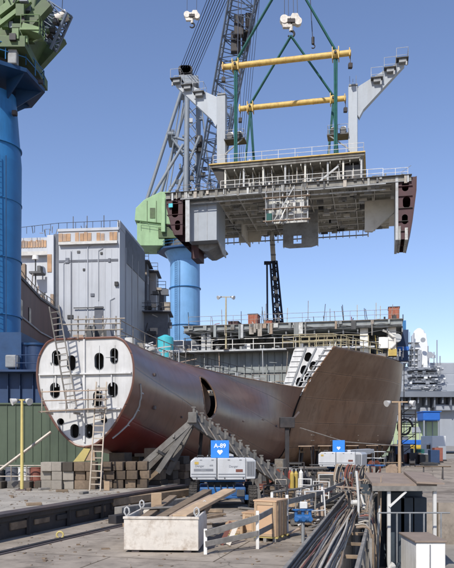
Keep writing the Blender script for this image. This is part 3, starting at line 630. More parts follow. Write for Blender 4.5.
# ---------------------------------------------------------------- the lifted deck block
HT, HS, HZ = 2.0, 57.0, 33.7
hb = thing('lifted_deck_block', 'huge grey upper deck block hanging in the air from crane slings, underside showing', 'ship block', SW(HT, HS, HZ), SA)
HR = hb
def hx(px, s=HS): return sp(px, 200, s)[0]-HT
def hz(px, py, s=HS): return sp(px, py, s)[1]-HZ
W0, W1, DL = -15.55, 15.2, 19.5
dp = MB().bx((W0, 0, .95), (W1, DL, 1.05)).build('deck_plate', M['underside'], hb, local=True)
y = .5; k = 0
for y_ in [.3+i_*.4 for i_ in range(48)]:
    MB().bx((-12.6, y_, .84), (12.9, y_+.05, .95)).build('stiffener', M['pale_steel' if int(y_*10) % 5 == 0 else 'underside'], dp, local=True)
while y < DL:   # transverse stiffeners seen from below
    big = k % 4 == 0
    MB().bx((-12.6, y, .95-(.5 if big else .22)), (12.9, y+(.10 if big else .06), .95)).build('stiffener', M['underside'], dp, local=True)
    if big: MB().bx((-12.6, y-.12, .41), (12.9, y+.22, .45)).build('flange', M['underside'], dp, local=True)
    y += .75; k += 1
for x in (-9.2, -6.3, -3.2, -.3, 2.7, 5.6, 8.4, 10.8):
    MB().bx((x, .05, .38), (x+.12, DL, .95)).build('longitudinal_girder', M['underside'], dp, local=True)
for x in [-12.2+i*.97 for i in range(26)]:
    MB().bx((x, .3, .72), (x+.05, DL-.3, .95)).build('longitudinal', M['underside'], dp, local=True)
for i in range(46):
    x = random.uniform(W0+.5, W1-.5); h = random.uniform(.15, 1.0)
    MB().bx((x, -.28, 1.1-h), (x+random.uniform(.05, .5), -.07, 1.12)).build('edge_fitting', M[random.choice(['edge_steel', 'deck_clutter', 'dark_clutter', 'pale_steel', 'scaffold_pipe'])], hb, local=True)
# front edge: plate with stringer, pipes and brackets
fe = MB().bx((W0, -.06, .45), (W1, 0, 1.12)).build('front_edge', M['edge_steel'], hb, local=True)
MB().bx((W0-.05, -.35, 1.12), (W1+.05, .1, 1.2)).build('deck_lip', M['dark_clutter'], fe, local=True)
MB().bx((W0, -.16, .42), (W1, .05, .47)).build('lower_flange', M['grey_steel'], fe, local=True)
MB().tube([(W0+2, -.2, .25), (-4, -.2, .3), (4, -.2, .22), (W1-3, -.2, .3)], .07, 6).build('pipe', M['pale_steel'], fe, local=True)
MB().tube([(W0+3, .6, -.15), (-1, .6, -.1), (W1-3, .6, -.15)], .09, 6).build('pipe', M['deck_clutter'], fe, local=True)
for i in range(150):
    x = random.uniform(-12, 12.5); b = MB(); y = random.uniform(.4, DL-1)
    if i % 3: b.bx((x, y, .15), (x+random.uniform(.2, 1.1), y+random.uniform(.1, .5), random.uniform(.4, .9)))
    else: b.tube([(x, y, .9), (x, y, .2), (x+random.uniform(-2, 2), y, .15)], .06, 5)
    b.build('underdeck_fitting', M[random.choice(['underside', 'deck_clutter', 'pale_steel', 'dark_clutter', 'grey_steel', 'underside', 'tarp_white'])], hb, local=True)
# rear hanging frames along the far lower edge
for i in range(22):
    x = -11.5+i*.98
    MB().bx((x, DL-.3, -.35-.1*(i % 3)), (x+.1, DL-.05, .95)).build('rear_frame', M['underside'], hb, local=True)
MB().bx((-12.2, DL-.15, -.2), (9.9, DL-.05, -.05)).build('rear_rail', M['grey_steel'], hb, local=True)
# left end: red primed side shell with frames, and the pale trunk beside it
LX = W0
ls = MB().prism([(LX, 1), (LX+.02, -.5), (LX+.7, -3.2), (LX+1.1, -4.3), (LX+2.2, -4.3), (LX+2.3, 1)], lambda u, v, w: (u, w, v), 2.8, 2.9).build('side_frame', M['red_primer'], hb, local=True)
MB().prism([(LX, 1), (LX+.02, -.5), (LX+.7, -3.2), (LX+1.1, -4.3), (LX+1.15, -4.3), (LX+.76, -3.2), (LX+.1, -.5), (LX+.06, 1)], lambda u, v, w: (u, w, v), 0, 9).build('side_shell', M['red_primer'], hb, local=True)
for y in (.1, 5.6, 8.4):
    MB().plate([(LX+.08, .95), (LX+.1, -.5), (LX+.75, -3.2), (LX+1.15, -4.2), (LX+2.2, -4.25), (LX+2.25, .95)],
               [oval((LX+1.2, -.9), .9, 2.1), oval((LX+1.55, -3.0), .7, 1.3)], lambda u, v, w: (u, y+w, v), .05).build('web_frame', M['red_primer'], hb, local=True)
for z in (-.2, -1.6, -2.9):
    MB().bx((LX+.1, 0, z), (LX+2.2, 9, z+.05)).build('stringer', M['red_primer'], hb, local=True)
MB().bx((LX+2.6, 3.0, -6.6), (LX+3.6, 6.0, -4.2)).build('lower_shell', M['red_primer'], hb, local=True)
lx0, lx1 = hx(186), hx(214.5)
MB().bx((lx0-.05, -.12, hz(186, 242)), (lx0+.5, .0, .95)).build('trunk_edge', M['pale_steel'], hb, local=True)
tk = MB().bx((lx0, 1.2, hz(200, 238)), (lx1, 6.5, .90)).build('trunk', M['kingpost'], hb, local=True)
MB().bx((lx0+.1, 1.1, .1), (lx1+.5, 1.19, .25)).build('trunk_flange', M['pale_steel'], tk, local=True)
for q in (.33, .66): MB().bx((lx0+(lx1-lx0)*q, 1.16, hz(200, 237)), (lx0+(lx1-lx0)*q+.05, 1.198, .0)).build('seam', M['pale_steel'], tk, local=True)
zb = hz(200, 238)
MB().prism([(lx0+.3, zb), (lx1+.1, zb), (lx1+.1, zb-.15), (lx0+2.2, zb-.9), (lx0+1.6, zb-.9)], lambda u, v, w: (u, w, v), 3, 8.0).build('trunk_foot', M['grey_steel'], hb, local=True)
MB().prism([(1.5, zb), (6.5, zb), (6.6, zb-1.0), (4.5, zb-1.0)], lambda u, v, w: (lx1+w, u, v), 0, .12).build('knee_plate', M['pale_steel'], hb, local=True)
MB().bx((lx1+1.2, 12, -1.2), (lx1+1.4, DL-1, .95)).build('inner_side_bulkhead', M['underside'], hb, local=True)
MB().bx((hx(214), DL-3, -1.0), (hx(240), DL-2.8, .95)).build('rear_bulkhead', M['underside'], hb, local=True)
MB().bx((hx(169), -.2, -.7), (hx(173), -.05, -.2)).build('cyan_lamp', M['cyan'], hb, local=True)
# middle scaffolded wall and the dark trunk behind it
mx0, mx1 = hx(266), hx(308)
mw = MB().bx((mx0, .6, hz(280, 222)), (mx1, .72, .95)).build('middle_bulkhead', M['deck_clutter'], hb, local=True)
zb2 = hz(280, 222)
for x in (mx0, (mx0+mx1)/2-.6, mx1-.12): MB().bx((x, .0, zb2-.2), (x+.14, .58, 1)).build('edge_plate', M['pale_steel'], mw, local=True)
for z in (zb2+.1, zb2+1.6, zb2+3.0): MB().beam((mx0-.3, -.2, z), (mx1+.3, -.2, z), .5, .07, Vector((0, 0, 1))).build('staging_plank', M['plank'], mw, local=True)
MB().beam((mx0+1.1, -.3, zb2+.2), (mx1-1.7, -.3, .7), .12, .12).build('brace', M['pale_steel'], mw, local=True)
MB().beam((mx0+1.9, -.32, zb2+.3), (mx0+2.9, -.32, zb2+2.4), .1, .1).build('brace', M['white_paint'], mw, local=True)
for i in range(16):
    x = random.uniform(mx0+.1, mx1-.4); z = random.uniform(zb2+.2, .4)
    (MB().bx((x, .15, z), (x+random.uniform(.2, .8), .58, z+random.uniform(.2, .8)))).build('fitting', M[random.choice(['white_paint', 'pale_steel', 'dark_clutter', 'grey_steel', 'cyan' if i < 1 else 'tarp_white'])], mw, local=True)
for x in [mx0+i*.9 for i in range(6)]: MB().tube([(x, -.4, zb2-.1), (x, -.4, .9)], .035, 5).build('staging_post', M['pale_steel'], mw, local=True)
MB().bx((mx0+.1, -.25, zb2+.1), (mx0+.75, .1, zb2+1.1)).build('teal_panel', M['sling_green'], mw, local=True)
bx0, bx1 = sp(283, 235, HS+9)[0]-HT, sp(318, 235, HS+9)[0]-HT
zt = sp(300, 246, HS+9)[1]-HZ; zt1 = sp(300, 225, HS+9)[1]-HZ
hole = oval(((bx0+bx1)/2+.1, zt+.75), 1.0, 1.0, 4, R(45))
q = .55; c_ = ((bx0+bx1)/2-.4, zt+.9); hole = [(c_[0]-q, c_[1]-q), (c_[0]+q, c_[1]-q), (c_[0]+q, c_[1]+q), (c_[0]-q, c_[1]+q)]
lt = MB().plate([(bx0, 1), (bx0, zt), (bx0+.9, zt-.25), (bx1-.9, zt-.25), (bx1, zt), (bx1, 1)], [hole], lambda u, v, w: (u, 9+w, v), .1).build('lower_trunk', M['grey_steel'], hb, local=True)
for x in (bx0, bx1-.1, bx0+.9, bx1-1.0): MB().bx((x, 9.1, zt), (x+.1, 9.7, 1)).build('trunk_side', M['underside'], lt, local=True)
# right end shell
rx0 = hx(395.5); rx1 = hx(417)
rp_ = [(rx0+.3, 1), (rx0+.3, hz(397, 239)), (rx0+1.5, hz(405, 239)), (rx0+2.0, hz(411, 221)), (rx1-.05, hz(417, 190)), (rx1-.02, 1)]
MB().prism([(rx0, 1.2), (rx0, hz(397, 240)), (rx0+.32, hz(397, 240)), (rx0+.32, 1.2)], lambda u, v, w: (u, w, v), -.1, 6.5).build('inner_side_plate', M['pale_steel'], hb, local=True)
o_ = rp_[2:]; MB().prism([(a+.0, b) for a, b in o_]+[(a-.12, b) for a, b in reversed(o_)], lambda u, v, w: (u, w, v), 0, 6.6).build('side_shell', M['red_primer'], hb, local=True)
for i, y in enumerate((.15, 3.2, 6.2)):
    ho = [oval((rx0+1.15, hz(403, 186)), .8, 1.2), oval((rx0+1.3, hz(403, 202)), .9, 1.4), oval((rx0+1.1, hz(403, 219)), .7, 1.2)] if i < 2 else []
    MB().plate([(a*.998+.02, b) for a, b in rp_], ho, lambda u, v, w: (u, y+w, v), .05).build('web_frame', M['red_primer'], hb, local=True)
for py in (186, 196, 208, 221, 231):
    z = hz(405, py); MB().bx((rx0+.33, -.05, z), (rx0+(2.0 if py < 215 else 1.5), 6.4, z+.06)).build('stringer', M['dark_web'] if py > 200 else M['red_primer'], hb, local=True)
MB().bx((rx0+.35, -.12, hz(403, 240)), (rx0+.62, 6, hz(403, 226))).build('lower_frame', M['deck_clutter'], hb, local=True)
MB().bx((rx0+1.1, -.1, hz(403, 240)), (rx0+1.45, 6, hz(403, 228))).build('lower_frame', M['deck_clutter'], hb, local=True)
za, zb3 = hz(380, 214, HS+5.5), hz(366, 231, HS+5.5)
MB().prism([(hx(364), .3), (hx(364), zb3), (hx(372), zb3-.1), (rx0-.02, za+.1), (rx0-.02, .3)], lambda u, v, w: (u, w, v), 5.5, 6.0).build('wedge_bulkhead', M['underside'], hb, local=True)
MB().bx((hx(366), 11, -1.0), (hx(366)+.15, DL-2, .9)).build('inner_side_bulkhead', M['underside'], hb, local=True)
# deck house on top
ux0, ux1 = hx(222), hx(362)
zt0 = 4.5
hf = MB().bx((ux0-.1, 3.2, 1.06), (ux1-1.2, 3.3, 3.8)).build('house_wall', M['deck_clutter'], hb, local=True)
top = MB().prism([(ux0-1.5, zt0-.1), (ux0-1.5, zt0-.32), (ux0+.4, zt0-.7), (ux1-.4, zt0-.7), (ux1+.2, zt0-.3), (ux1+.2, zt0-.1)], lambda u, v, w: (u, w, v), .2, 12).build('house_top', M['edge_steel'], hb, local=True)
MB().bx((ux0-1.7, -.1, zt0-.1), (ux1+.4, 12.2, zt0+.02)).build('top_plating', M['yellow_beam'], top, local=True)
MB().bx((ux0-1.6, .1, zt0-.42), (ux1+.3, .2, zt0-.1)).build('top_edge', M['edge_steel'], top, local=True)
for i in range(15):
    x = ux0+.3+i*(ux1-ux0-.6)/14
    MB().bx((x, .3, zt0-1.0), (x+.08, 5, zt0-.7)).build('beam', M['underside'], top, local=True)
MB().prism([(ux0-1.5, zt0-.3), (ux0+.1, zt0-.3), (ux0+.1, 1.06), (ux0-.2, 1.06), (ux0-.5, 2.1)], lambda u, v, w: (u, w, v), .5, .7).build('end_bracket', M['dark_web'], hb, local=True)
for i, x in enumerate((ux0+.2, ux0+2.6, ux0+5.1, ux0+7.9, ux0+10.4, ux0+13.2, ux1-2.4, ux1-.2)):
    MB().bx((x, .5, 1.06), (x+.22, .8, zt0-.7)).build('stanchion', M['pale_steel' if i % 2 else 'underside'], hb, local=True)
MB().bx((ux1-2.2, 1.2, 1.06), (ux1, 4.9, 3.4)).build('end_room', M['dark_clutter'], hb, local=True)
railing(hb, [(ux0-.2, .15, 1.2), (ux1+2.5, .15, 1.2)], M['white_paint'], 1.1, 1.9, .035, local=True, name='deck_railing')
railing(hb, [(ux1+2.5, .2, 1.2), (W1-.4, .2, 1.2)], M['white_paint'], 1.0, 1.2, .03, local=True, name='deck_railing')
railing(hb, [(W0+.3, .3, 1.2), (ux0-1, .3, 1.2)], M['scaffold_pipe'], 1.0, 1.4, .03, local=True, name='deck_railing')
railing(hb, [(ux0-1.2, .1, zt0+.02), (ux1+.2, .1, zt0+.02), (ux1+.2, 11.8, zt0+.02)], M['white_paint'], 1.1, 2.0, .03, local=True, name='roof_railing')
clut(hb, 240, (ux0, .7, 1.06), (ux1-1.0, 3.1, 3.6), .9, ['underside', 'plank', 'deck_clutter', 'underside', 'pale_steel', 'dark_clutter', 'grey_steel', 'plank', 'tarp_white', 'white_paint'])
MB().beam((ux1-5.6, .7, 1.2), (ux1-2.9, .7, 3.2), .22, .22).build('prop', M['pale_steel'], hb, local=True)
clut(hb, 40, (W0+.5, .3, 1.2), (ux0-2, 5, 1.8), .55, ['dark_clutter', 'deck_clutter', 'timber_grey'])
clut(hb, 40, (ux1+.5, .3, 1.2), (W1-.5, 5, 1.9), .7, ['dark_clutter', 'deck_clutter', 'timber_grey', 'pale_steel'])
clut(hb, 60, (ux0-.5, .3, zt0+.02), (ux1-.5, 9, zt0+.5), .45, ['dark_clutter', 'deck_clutter', 'pale_steel'])
MB().tube([hv for hv in ((rx0+.8, 1.5, 1.1), (rx0+.8, 1.5, 2.2), (rx0+1.9, 1.5, 2.9))], .03, 5).build('davit', M['grey_steel'], hb, local=True)
# kingposts with outreach arms (transfer stations)
def kingpost(px, side, pyt):
    y = 3.0; x, zt = sp(px, pyt, HS+y); x -= HT; zt -= HZ; w = 1.15
    kp = MB().prism([(-w/2, -.6), (w/2, -.6), (w/2, .6), (-w/2, .6)], lambda u, v, q: (x+u, y+v, q), zt0, zt).build('kingpost', M['kingpost'], hb, local=True, bev=.05)
    MB().bx((x-.8, y-.85, zt0+.02), (x+.8, y+.85, zt0+.5)).build('foot', M['grey_steel'], kp, local=True)
    ax, az = side*5.9, 4.0
    a0 = Vector((x, y, zt-1.4)); a1 = Vector((x+ax, y, zt-1.4+az))
    am = MB().prism([(0, -1.75), (side*.35, -2.6), (side*.9, -1.6), (ax, az-.55), (ax, az+.15), (ax*.62, az*.78), (0, 1.2)], lambda u, v, q: (x+side*.4+u, y+q, zt-1.4+v), -.42, .42).build('outreach_arm', M['kingpost'], kp, local=True)
    for f in (.45, .72, .97):
        c = L3(a0, a1, f); cx = c.x+side*.3; pz = c.z+.2
        MB().bx((cx-.75, y-1.2, pz-.12), (cx+.75, y+.7, pz)).build('platform', M['dark_clutter'], am, local=True)
        MB().bx((cx-.4, y-1.0, pz-.55), (cx+.5, y-.2, pz-.12)).build('sheave_box', M['grey_steel'], am, local=True)
        MB().tube([(cx+side*.5, y-.9, pz-.5), (cx+side*.5, y-.9, pz-.95)], .12, 6).build('sheave', M['pale_steel'], am, local=True)
        railing_mb([(cx-.7, y-1.1, pz), (cx+.7, y-1.1, pz), (cx+.7, y+.6, pz), (cx-.7, y+.6, pz)], 1.15, 1.4, .03, ()).build('platform_railing', M['pale_steel'], am, local=True)
    for sx in (-.4, .4, 0): MB().tube([(x+sx, y-.3, zt), (x+sx, y-.3, zt+1.0+abs(sx))], .03, 5).build('aerial', M['grey_steel'], kp, local=True)
    MB().bx((x-.5, y-.7, zt), (x+.6, y+.6, zt+.18)).build('head_plate', M['grey_steel'], kp, local=True)
    # lower working platform with winches
    pz = zt-6.0; s2 = -side
    pm = MB().bx((x+s2*(.5 if side < 0 else .5), y-1.1, pz-.15), (x+s2*3.2, y+.8, pz)).build('winch_platform', M['dark_clutter'], kp, local=True)
    for q in (1.2, 2.4):
        MB().cyl((x+s2*q, y-.9, pz+.45), (x+s2*q, y-.1, pz+.45), .42, 14).build('winch_drum', M['dark_clutter'], pm, local=True)
        MB().bx((x+s2*q-.3, y-.2, pz), (x+s2*q+.3, y+.4, pz+1.2)).build('winch_motor', M['white_paint'], pm, local=True)
    MB().beam((x+s2*.5, y-.9, pz-2.0), (x+s2*2.9, y-.9, pz-.15), .14, .14).build('bracket', M['grey_steel'], pm, local=True)
    railing_mb([(x+s2*.6, y-1.05, pz), (x+s2*3.1, y-1.05, pz), (x+s2*3.1, y+.7, pz)], 1.1, 1.2, .03).build('platform_railing', M['pale_steel'], pm, local=True)
kingpost(222, -1, 97); kingpost(353, 1, 88)
# ---------------------------------------------------------------- rigging
def beam_thing(s, pa, pb, label):
    ta, za = sp(*pa, s); tb, zb_ = sp(*pb, s); z = (za+zb_)/2
    a, b = SW(ta, s, z), SW(tb, s, z); t = thing('spreader_beam', label, 'spreader beam', L3(a, b, .5))
    MB().cyl(a, b, .36, 16).build('tube', M['yellow_beam'], t)
    pts = []
    for f in (.11, .885):
        c = L3(a, b, f)
        MB().cyl(c-PT*.35, c+PT*.35, .54, 14).build('sling_collar', M['yellow_beam'], t)
        for q in (-.38, .38): MB().box(c+PT*q, (.1, 1.1, 1.45), rz=SA).build('collar_plate', M['yellow_beam'], t)
        MB().cyl(c+AX*(-.75), c+AX*.75, .16, 10).build('pin', M['black_steel'], t)
        pts.append(c)
    for f in (.01, .99):
        MB().box(L3(a, b, f), (.12, .9, .9), rz=SA).build('end_plate', M['yellow_beam'], t)
    for f in (.995, .012):
        e = L3(a, b, f); MB().tube([e-Vector((0, 0, .4)), e-Vector((0, 0, 1.3))], .05, 5).build('pendant', M['black_steel'], t)
        MB().box(e-Vector((0, 0, 1.6)), (.5, .5, .6)).build('pendant_weight', M['black_steel'], t, bev=.05)
    for f in (.3, .5, .7): MB().cyl(L3(a, b, f)-PT*.06, L3(a, b, f)+PT*.06, .39, 16).build('weld_ring', M['yellow_beam'], t)
    return pts
SF, SB = 57.5, 66.5
fp = beam_thing(SF, (222, 66), (351, 54), 'upper yellow spreader beam with the green slings')
bp_ = beam_thing(SB, (239, 110), (346, 97), 'lower yellow spreader beam with rust stains, behind the upper one')
hkb = P(291, 26, SW(0, SB, 0).y); hkb = P(291, 30, 96.0)
hkf = P(289, -30, 87.0)
def sling(a, b, label, r=.12):
    mb = MB(); d = (b-a).normalized(); x, y = frame_from(d)
    for q in (-1, 1): mb.tube([a+x*q*.13, L3(a, b, .5)+x*q*.1, b+x*q*.13], r, 7)
    tag(mb.build('lifting_sling', M['sling_green']), label, 'sling', 'green slings of the lift')
sling(hkf, fp[0]+Vector((0, 0, .5)), 'green sling running up from the left end of the upper beam')
sling(hkf, fp[1]+Vector((0, 0, .5)), 'green sling running up from the right end of the upper beam')
sling(hkb-Vector((0, 0, .8)), bp_[0]+Vector((0, 0, .5)), 'long green sling from the hook to the left end of the lower beam')
sling(hkb-Vector((0, 0, .8)), bp_[1]+Vector((0, 0, .5)), 'long green sling from the hook to the right end of the lower beam')
ztop = HZ+zt0
for p, l in zip(fp, ('left', 'right')):
    q = Vector((p.x, p.y, ztop)); sling(p-Vector((0, 0, .5)), q, f'vertical green sling from the upper beam to the roof, {l} of the pair')
for p, l in zip(bp_, ('left', 'right')):
    for dx in (-.9, .9):
        q = Vector((p.x, p.y, ztop))+PT*dx+AX*-1.0
        sling(p-Vector((0, 0, .5)), q, f'{"left" if dx < 0 else "right"} leg of the sling pair under the {l} lower beam end', .09)
def hook_block(c, label, sc=1.0, hook=True):
    t = thing('hook_block', label, 'hook block', c); V = Vector
    for sx in (-1, 1):
        MB().prism([(-.55*sc, -.5*sc), (.55*sc, -.5*sc), (.75*sc, .2*sc), (.35*sc, .95*sc), (-.35*sc, .95*sc), (-.75*sc, .2*sc)], lambda u, v, w: c+V((u+sx*.5*sc, w, v+.2*sc*sx)), -.25*sc, .25*sc).build('cheek', M['hook_white'], t, bev=.04)
    MB().cyl(c+V((-.9*sc, -.35*sc, .35*sc)), c+V((-.9*sc, .35*sc, .35*sc)), .55*sc, 16).build('sheave', M['hook_white'], t)
    MB().cyl(c+V((.9*sc, -.35*sc, .1*sc)), c+V((.9*sc, .35*sc, .1*sc)), .5*sc, 16).build('sheave', M['hook_white'], t)
    MB().box(c+V((0, -.3*sc, .1*sc)), (1.0*sc, .3*sc, .5*sc)).build('centre_plate', M['black_steel'], t, bev=.03)
    MB().cyl(c+V((0, 0, -.4*sc)), c+V((0, 0, -1.1*sc)), .25*sc, 10).build('swivel', M['hook_white'], t)
    h = [c+V((cos(a)*.42*sc, 0, -1.45*sc+sin(a)*.42*sc)) for a in [R(q) for q in range(90, -170, -20)]]
    MB().tube(h, [.17*sc*(1-.03*i) for i in range(len(h))], 8).build('hook', M['black_steel'], t)
hook_block(hkf+Vector((0, 0, 1.0)), 'off white hook block over the nearer slings, above the frame', 1.05)
hook_block(hkb+Vector((0, 0, 1.0)), 'off white main hook block above the long green slings', 1.05)
hw = P(192, 17, 112.0); hook_block(hw, 'off white hook block hanging alone in the sky left of the lattice boom', .9)
def rope(a, b, label, r=.045, group='crane ropes', m='rope_dark'):
    tag(MB().tube([a, b], r, 5).build('crane_rope', M[m]), label, 'rope', group)
for dx in (-.9, -.35, .35, .9): rope(hkb+Vector((dx, 0, 1.9)), hkb+Vector((dx*.7, 3, 26)), 'dark hoist rope above the main white hook block')
for dx in (-1.0, .9): rope(hw+Vector((dx*.8, 0, 1.2)), hw+Vector((dx, 6, 26)), 'dark hoist rope above the lone white hook block')
wh = P(313, 44, 92.0); rope(wh, P(308, -40, 92.0), 'single dark whip rope right of the main hook block', .06)
wt = thing('whip_hook', 'small dark hook on the single rope right of the main hook block', 'hook', wh)
MB().cyl(wh, wh+Vector((0, 0, .9)), .2, 8).build('weight', M['black_steel'], wt); MB().tube([wh+Vector((.25*cos(R(a)), 0, -.3+.25*sin(R(a)))) for a in range(90, -160, -25)], .07, 6).build('hook', M['black_steel'], wt)
# ---------------------------------------------------------------- green lattice boom crane behind the lifted block
CD = 130.0; V = Vector
cc = P(185, 440, CD); cc.z = GZ
ca = thing('lattice_boom_crane', 'green and blue pedestal crane with grey A-frame and lattice boom, behind the lifted block', 'crane', cc)
zt = P(185, 247, CD).z
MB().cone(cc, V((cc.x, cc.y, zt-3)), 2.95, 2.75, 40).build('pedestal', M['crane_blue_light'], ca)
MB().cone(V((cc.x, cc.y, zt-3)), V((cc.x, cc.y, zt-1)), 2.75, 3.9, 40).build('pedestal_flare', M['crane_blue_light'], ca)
for z in (8, 16, 24, 31): MB().cyl(V((cc.x, cc.y, z)), V((cc.x, cc.y, z+.12)), 2.98, 40).build('pedestal_seam', M['crane_blue'], ca)
MB().prism([(cos(R(a))*5.2, sin(R(a))*5.2) for a in range(0, 360, 45)], lambda u, v, w: V((cc.x+u, cc.y+v, w)), zt-1.2, zt-.9).build('ring_platform', M['crane_blue_dark'], ca)
railing(ca, [V((cc.x+cos(R(a))*5.1, cc.y+sin(R(a))*5.1, zt-.9)) for a in range(0, 361, 45)], M['crane_blue'], 1.1, 2, .04, name='platform_railing')
MB().cyl(V((cc.x, cc.y, zt-.9)), V((cc.x, cc.y, zt+.6)), 3.3, 32).build('slew_ring', M['dark_clutter'], ca)
zf = zt+.6
def cb(px0, py0, px1, py1, d0, d1, name, m, bev=.08, parent=None):
    a, b = P(px0, py1, CD), P(px1, py0, CD); return MB().bx((a.x, CD+d0, a.z), (b.x, CD+d1, b.z)).build(name, M[m], parent or ca, bev=bev)
cb(160, 232, 205, 243, -3.2, 4, 'turntable_frame', 'crane_green_dark')
hs = MB().prism([(P(137, 0, CD).x, P(0, 226, CD).z), (P(138, 0, CD).x, P(0, 214, CD).z), (P(146, 0, CD).x, P(0, 206, CD).z), (P(162, 0, CD).x, P(0, 198, CD).z), (P(172, 0, CD).x, P(0, 198, CD).z), (P(172, 0, CD).x, P(0, 230, CD).z)], lambda u, v, w: V((u, CD+w, v)), -3.4, 3.4).build('machinery_house', M['crane_green'], ca, bev=.1)
cb(139, 228, 166, 250, -3.0, 3.0, 'counterweight', 'crane_green')
for px in (149, 158): cb(px, 207, px+.5, 228, -3.46, -3.4, 'panel_seam', 'crane_green_dark', 0, hs)
cb(152, 214, 157, 224, -3.48, -3.42, 'louvre', 'crane_green_dark', 0, hs)
cb(163, 205, 167, 238, -3.9, -3.4, 'ladder_cage', 'crane_green')
railing(ca, [P(140, 228, CD-3.4), P(166, 232, CD-3.4)], M['crane_green'], 1.1, 1.5, .04, name='house_railing')
railing(ca, [P(147, 205.5, CD-3), P(163, 197.5, CD-3)], M['pale_steel'], 1.0, 1.5, .04, name='house_railing')
# A-frame
at = P(185, 82, CD)
def leg(a, b, r, name='frame_leg', m='frame_grey'): MB().cyl(a, b, r*.78, 12).build(name, M[m], ca)
for dy, s in ((-2.4, 0), (2.4, 1)):
    leg(P(184+s*3, 92, CD)+V((0, dy, 0)), P(148+s*6, 207, CD)+V((0, dy*1.2, 0)), .42)
    leg(P(188+s*10, 90+s*5, CD)+V((0, dy, 0)), P(187+s*10, 200, CD)+V((0, dy*1.2, 0)), .62)
    leg(P(172+s*3, 142, CD)+V((0, dy, 0)), P(187+s*8, 146, CD)+V((0, dy, 0)), .3, 'cross_tube')
    leg(P(173+s*3, 144, CD)+V((0, dy, 0)), P(184+s*6, 158, CD)+V((0, dy, 0)), .3, 'cross_tube')
    leg(P(184+s*6, 150, CD)+V((0, dy, 0)), P(150+s*6, 207, CD)+V((0, dy, 0)), .38, 'frame_strut')
    leg(P(200+s*2, 142, CD)+V((0, dy, 0)), P(176+s*4, 200, CD)+V((0, dy, 0)), .34, 'frame_strut')
for dy in (-2.6, 2.6):
    for k in range(7):
        y0 = 100+k*14; leg(P(188, y0, CD)+V((0, dy, 0)), P(197, y0+12, CD)+V((0, dy, 0)), .1, 'brace_rod'); leg(P(197, y0, CD)+V((0, dy, 0)), P(188, y0+7, CD)+V((0, dy, 0)), .08, 'brace_rod')
    leg(P(183, 95, CD)+V((0, dy*.8, 0)), P(166, 200, CD)+V((0, dy, 0)), .16, 'stay_rod'); leg(P(200, 95, CD)+V((0, dy, 0)), P(212, 195, CD)+V((0, dy, 0)), .14, 'stay_rod')
for k in range(22): MB().box(P(random.uniform(172, 206), random.uniform(95, 196), CD+random.uniform(-3, 3)), (random.uniform(.3, 1.0), .6, random.uniform(.2, .9))).build('frame_fitting', M[random.choice(['frame_grey', 'dark_clutter', 'boom_grey', 'pale_steel'])], ca)
for py in (100, 146): leg(P(187, py, CD)+V((0, -2.6, 0)), P(187, py, CD)+V((0, 2.6, 0)), .28, 'cross_tube')
cb(183, 158, 190, 190, -1, 1, 'frame_ladder', 'boom_grey')
cb(180, 84, 199, 92, -3.2, 3.2, 'head_platform', 'frame_grey')
cb(181, 76, 191, 84, -2.6, 2.6, 'sheave_nest', 'black_steel', .2)
for q in range(5): MB().cyl(P(183+q*1.6, 77, CD)+V((0, -2.9, 0)), P(183+q*1.6, 77, CD)+V((0, 2.9, 0)), .7, 16).build('sheave', M['black_steel'], ca)
railing(ca, [P(179.5, 84, CD-3.2), P(199, 86, CD-3.2)], M['pale_steel'], 1.2, 1.1, .04, name='head_railing')
cb(195, 138, 203, 150, -1.6, 1.6, 'winch', 'black_steel', .3)
cb(168, 138, 175, 141, -3, 3, 'frame_platform', 'frame_grey')
railing(ca, [P(167.5, 138, CD-3), P(176, 138, CD-3)], M['frame_grey'], 1.2, 1.0, .04, name='frame_railing')
# boom
b0, b1 = P(207, 192, CD), P(256, -66, 100.0)
ch, lc = lattice(b0, b1, 3.9, 4.0, 3.2, 3.2, 24, .17, .075)
ch.build('boom_chord', M['boom_grey'], ca); lc.build('boom_lattice', M['boom_grey'], ca)
for f in (.62, .68): 
    c = L3(b0, b1, f)
    MB().box(c+V((.2, -1.6, 0)), (1.5, 1.0, 3.2)).build('boom_sheave_box', M['black_steel'], ca, bev=.15); MB().box(c+V((1.7, -1.5, .4)), (1.0, 1.0, 3.0)).build('boom_sheave_box', M['black_steel'], ca, bev=.15)
# second, lighter lattice mast in front of the boom foot
l0, l1 = P(214, 190, CD-4), P(227, 105, CD-6); ch, lc = lattice(l0, l1, 2.6, 1.6, 2, 1.6, 9, .12, .055)
ch.build('jib_chord', M['boom_grey'], ca); lc.build('jib_lattice', M['boom_grey'], ca)
for i in range(9):
    q = i/8; a = at+V((q*2-.9, -2.4+q*4.8, .9)); b = L3(b0, b1, .93)+V((q*2.6-3.4, -1.2+2.4*q, .8))
    rope(a, b, 'dark blue luffing rope from the grey A-frame head to the boom', .07 if i % 2 else .05, 'luffing ropes')
for i in range(4):
    a = L3(b0, b1, .8)+V((1.2+i*.4, -1.5, 0)); rope(a, V((a.x-2.6-i*.1, a.y+14, ztop+2)), 'thin rope hanging beside the lattice boom', .04, 'ropes beside the boom')
for px, w in ((236.5, .07), (239.5, .05)):
    rope(P(px+2, -20, 104), P(px, 165, 104), 'steel hoist rope falling behind the left kingpost', w, 'hoist falls')
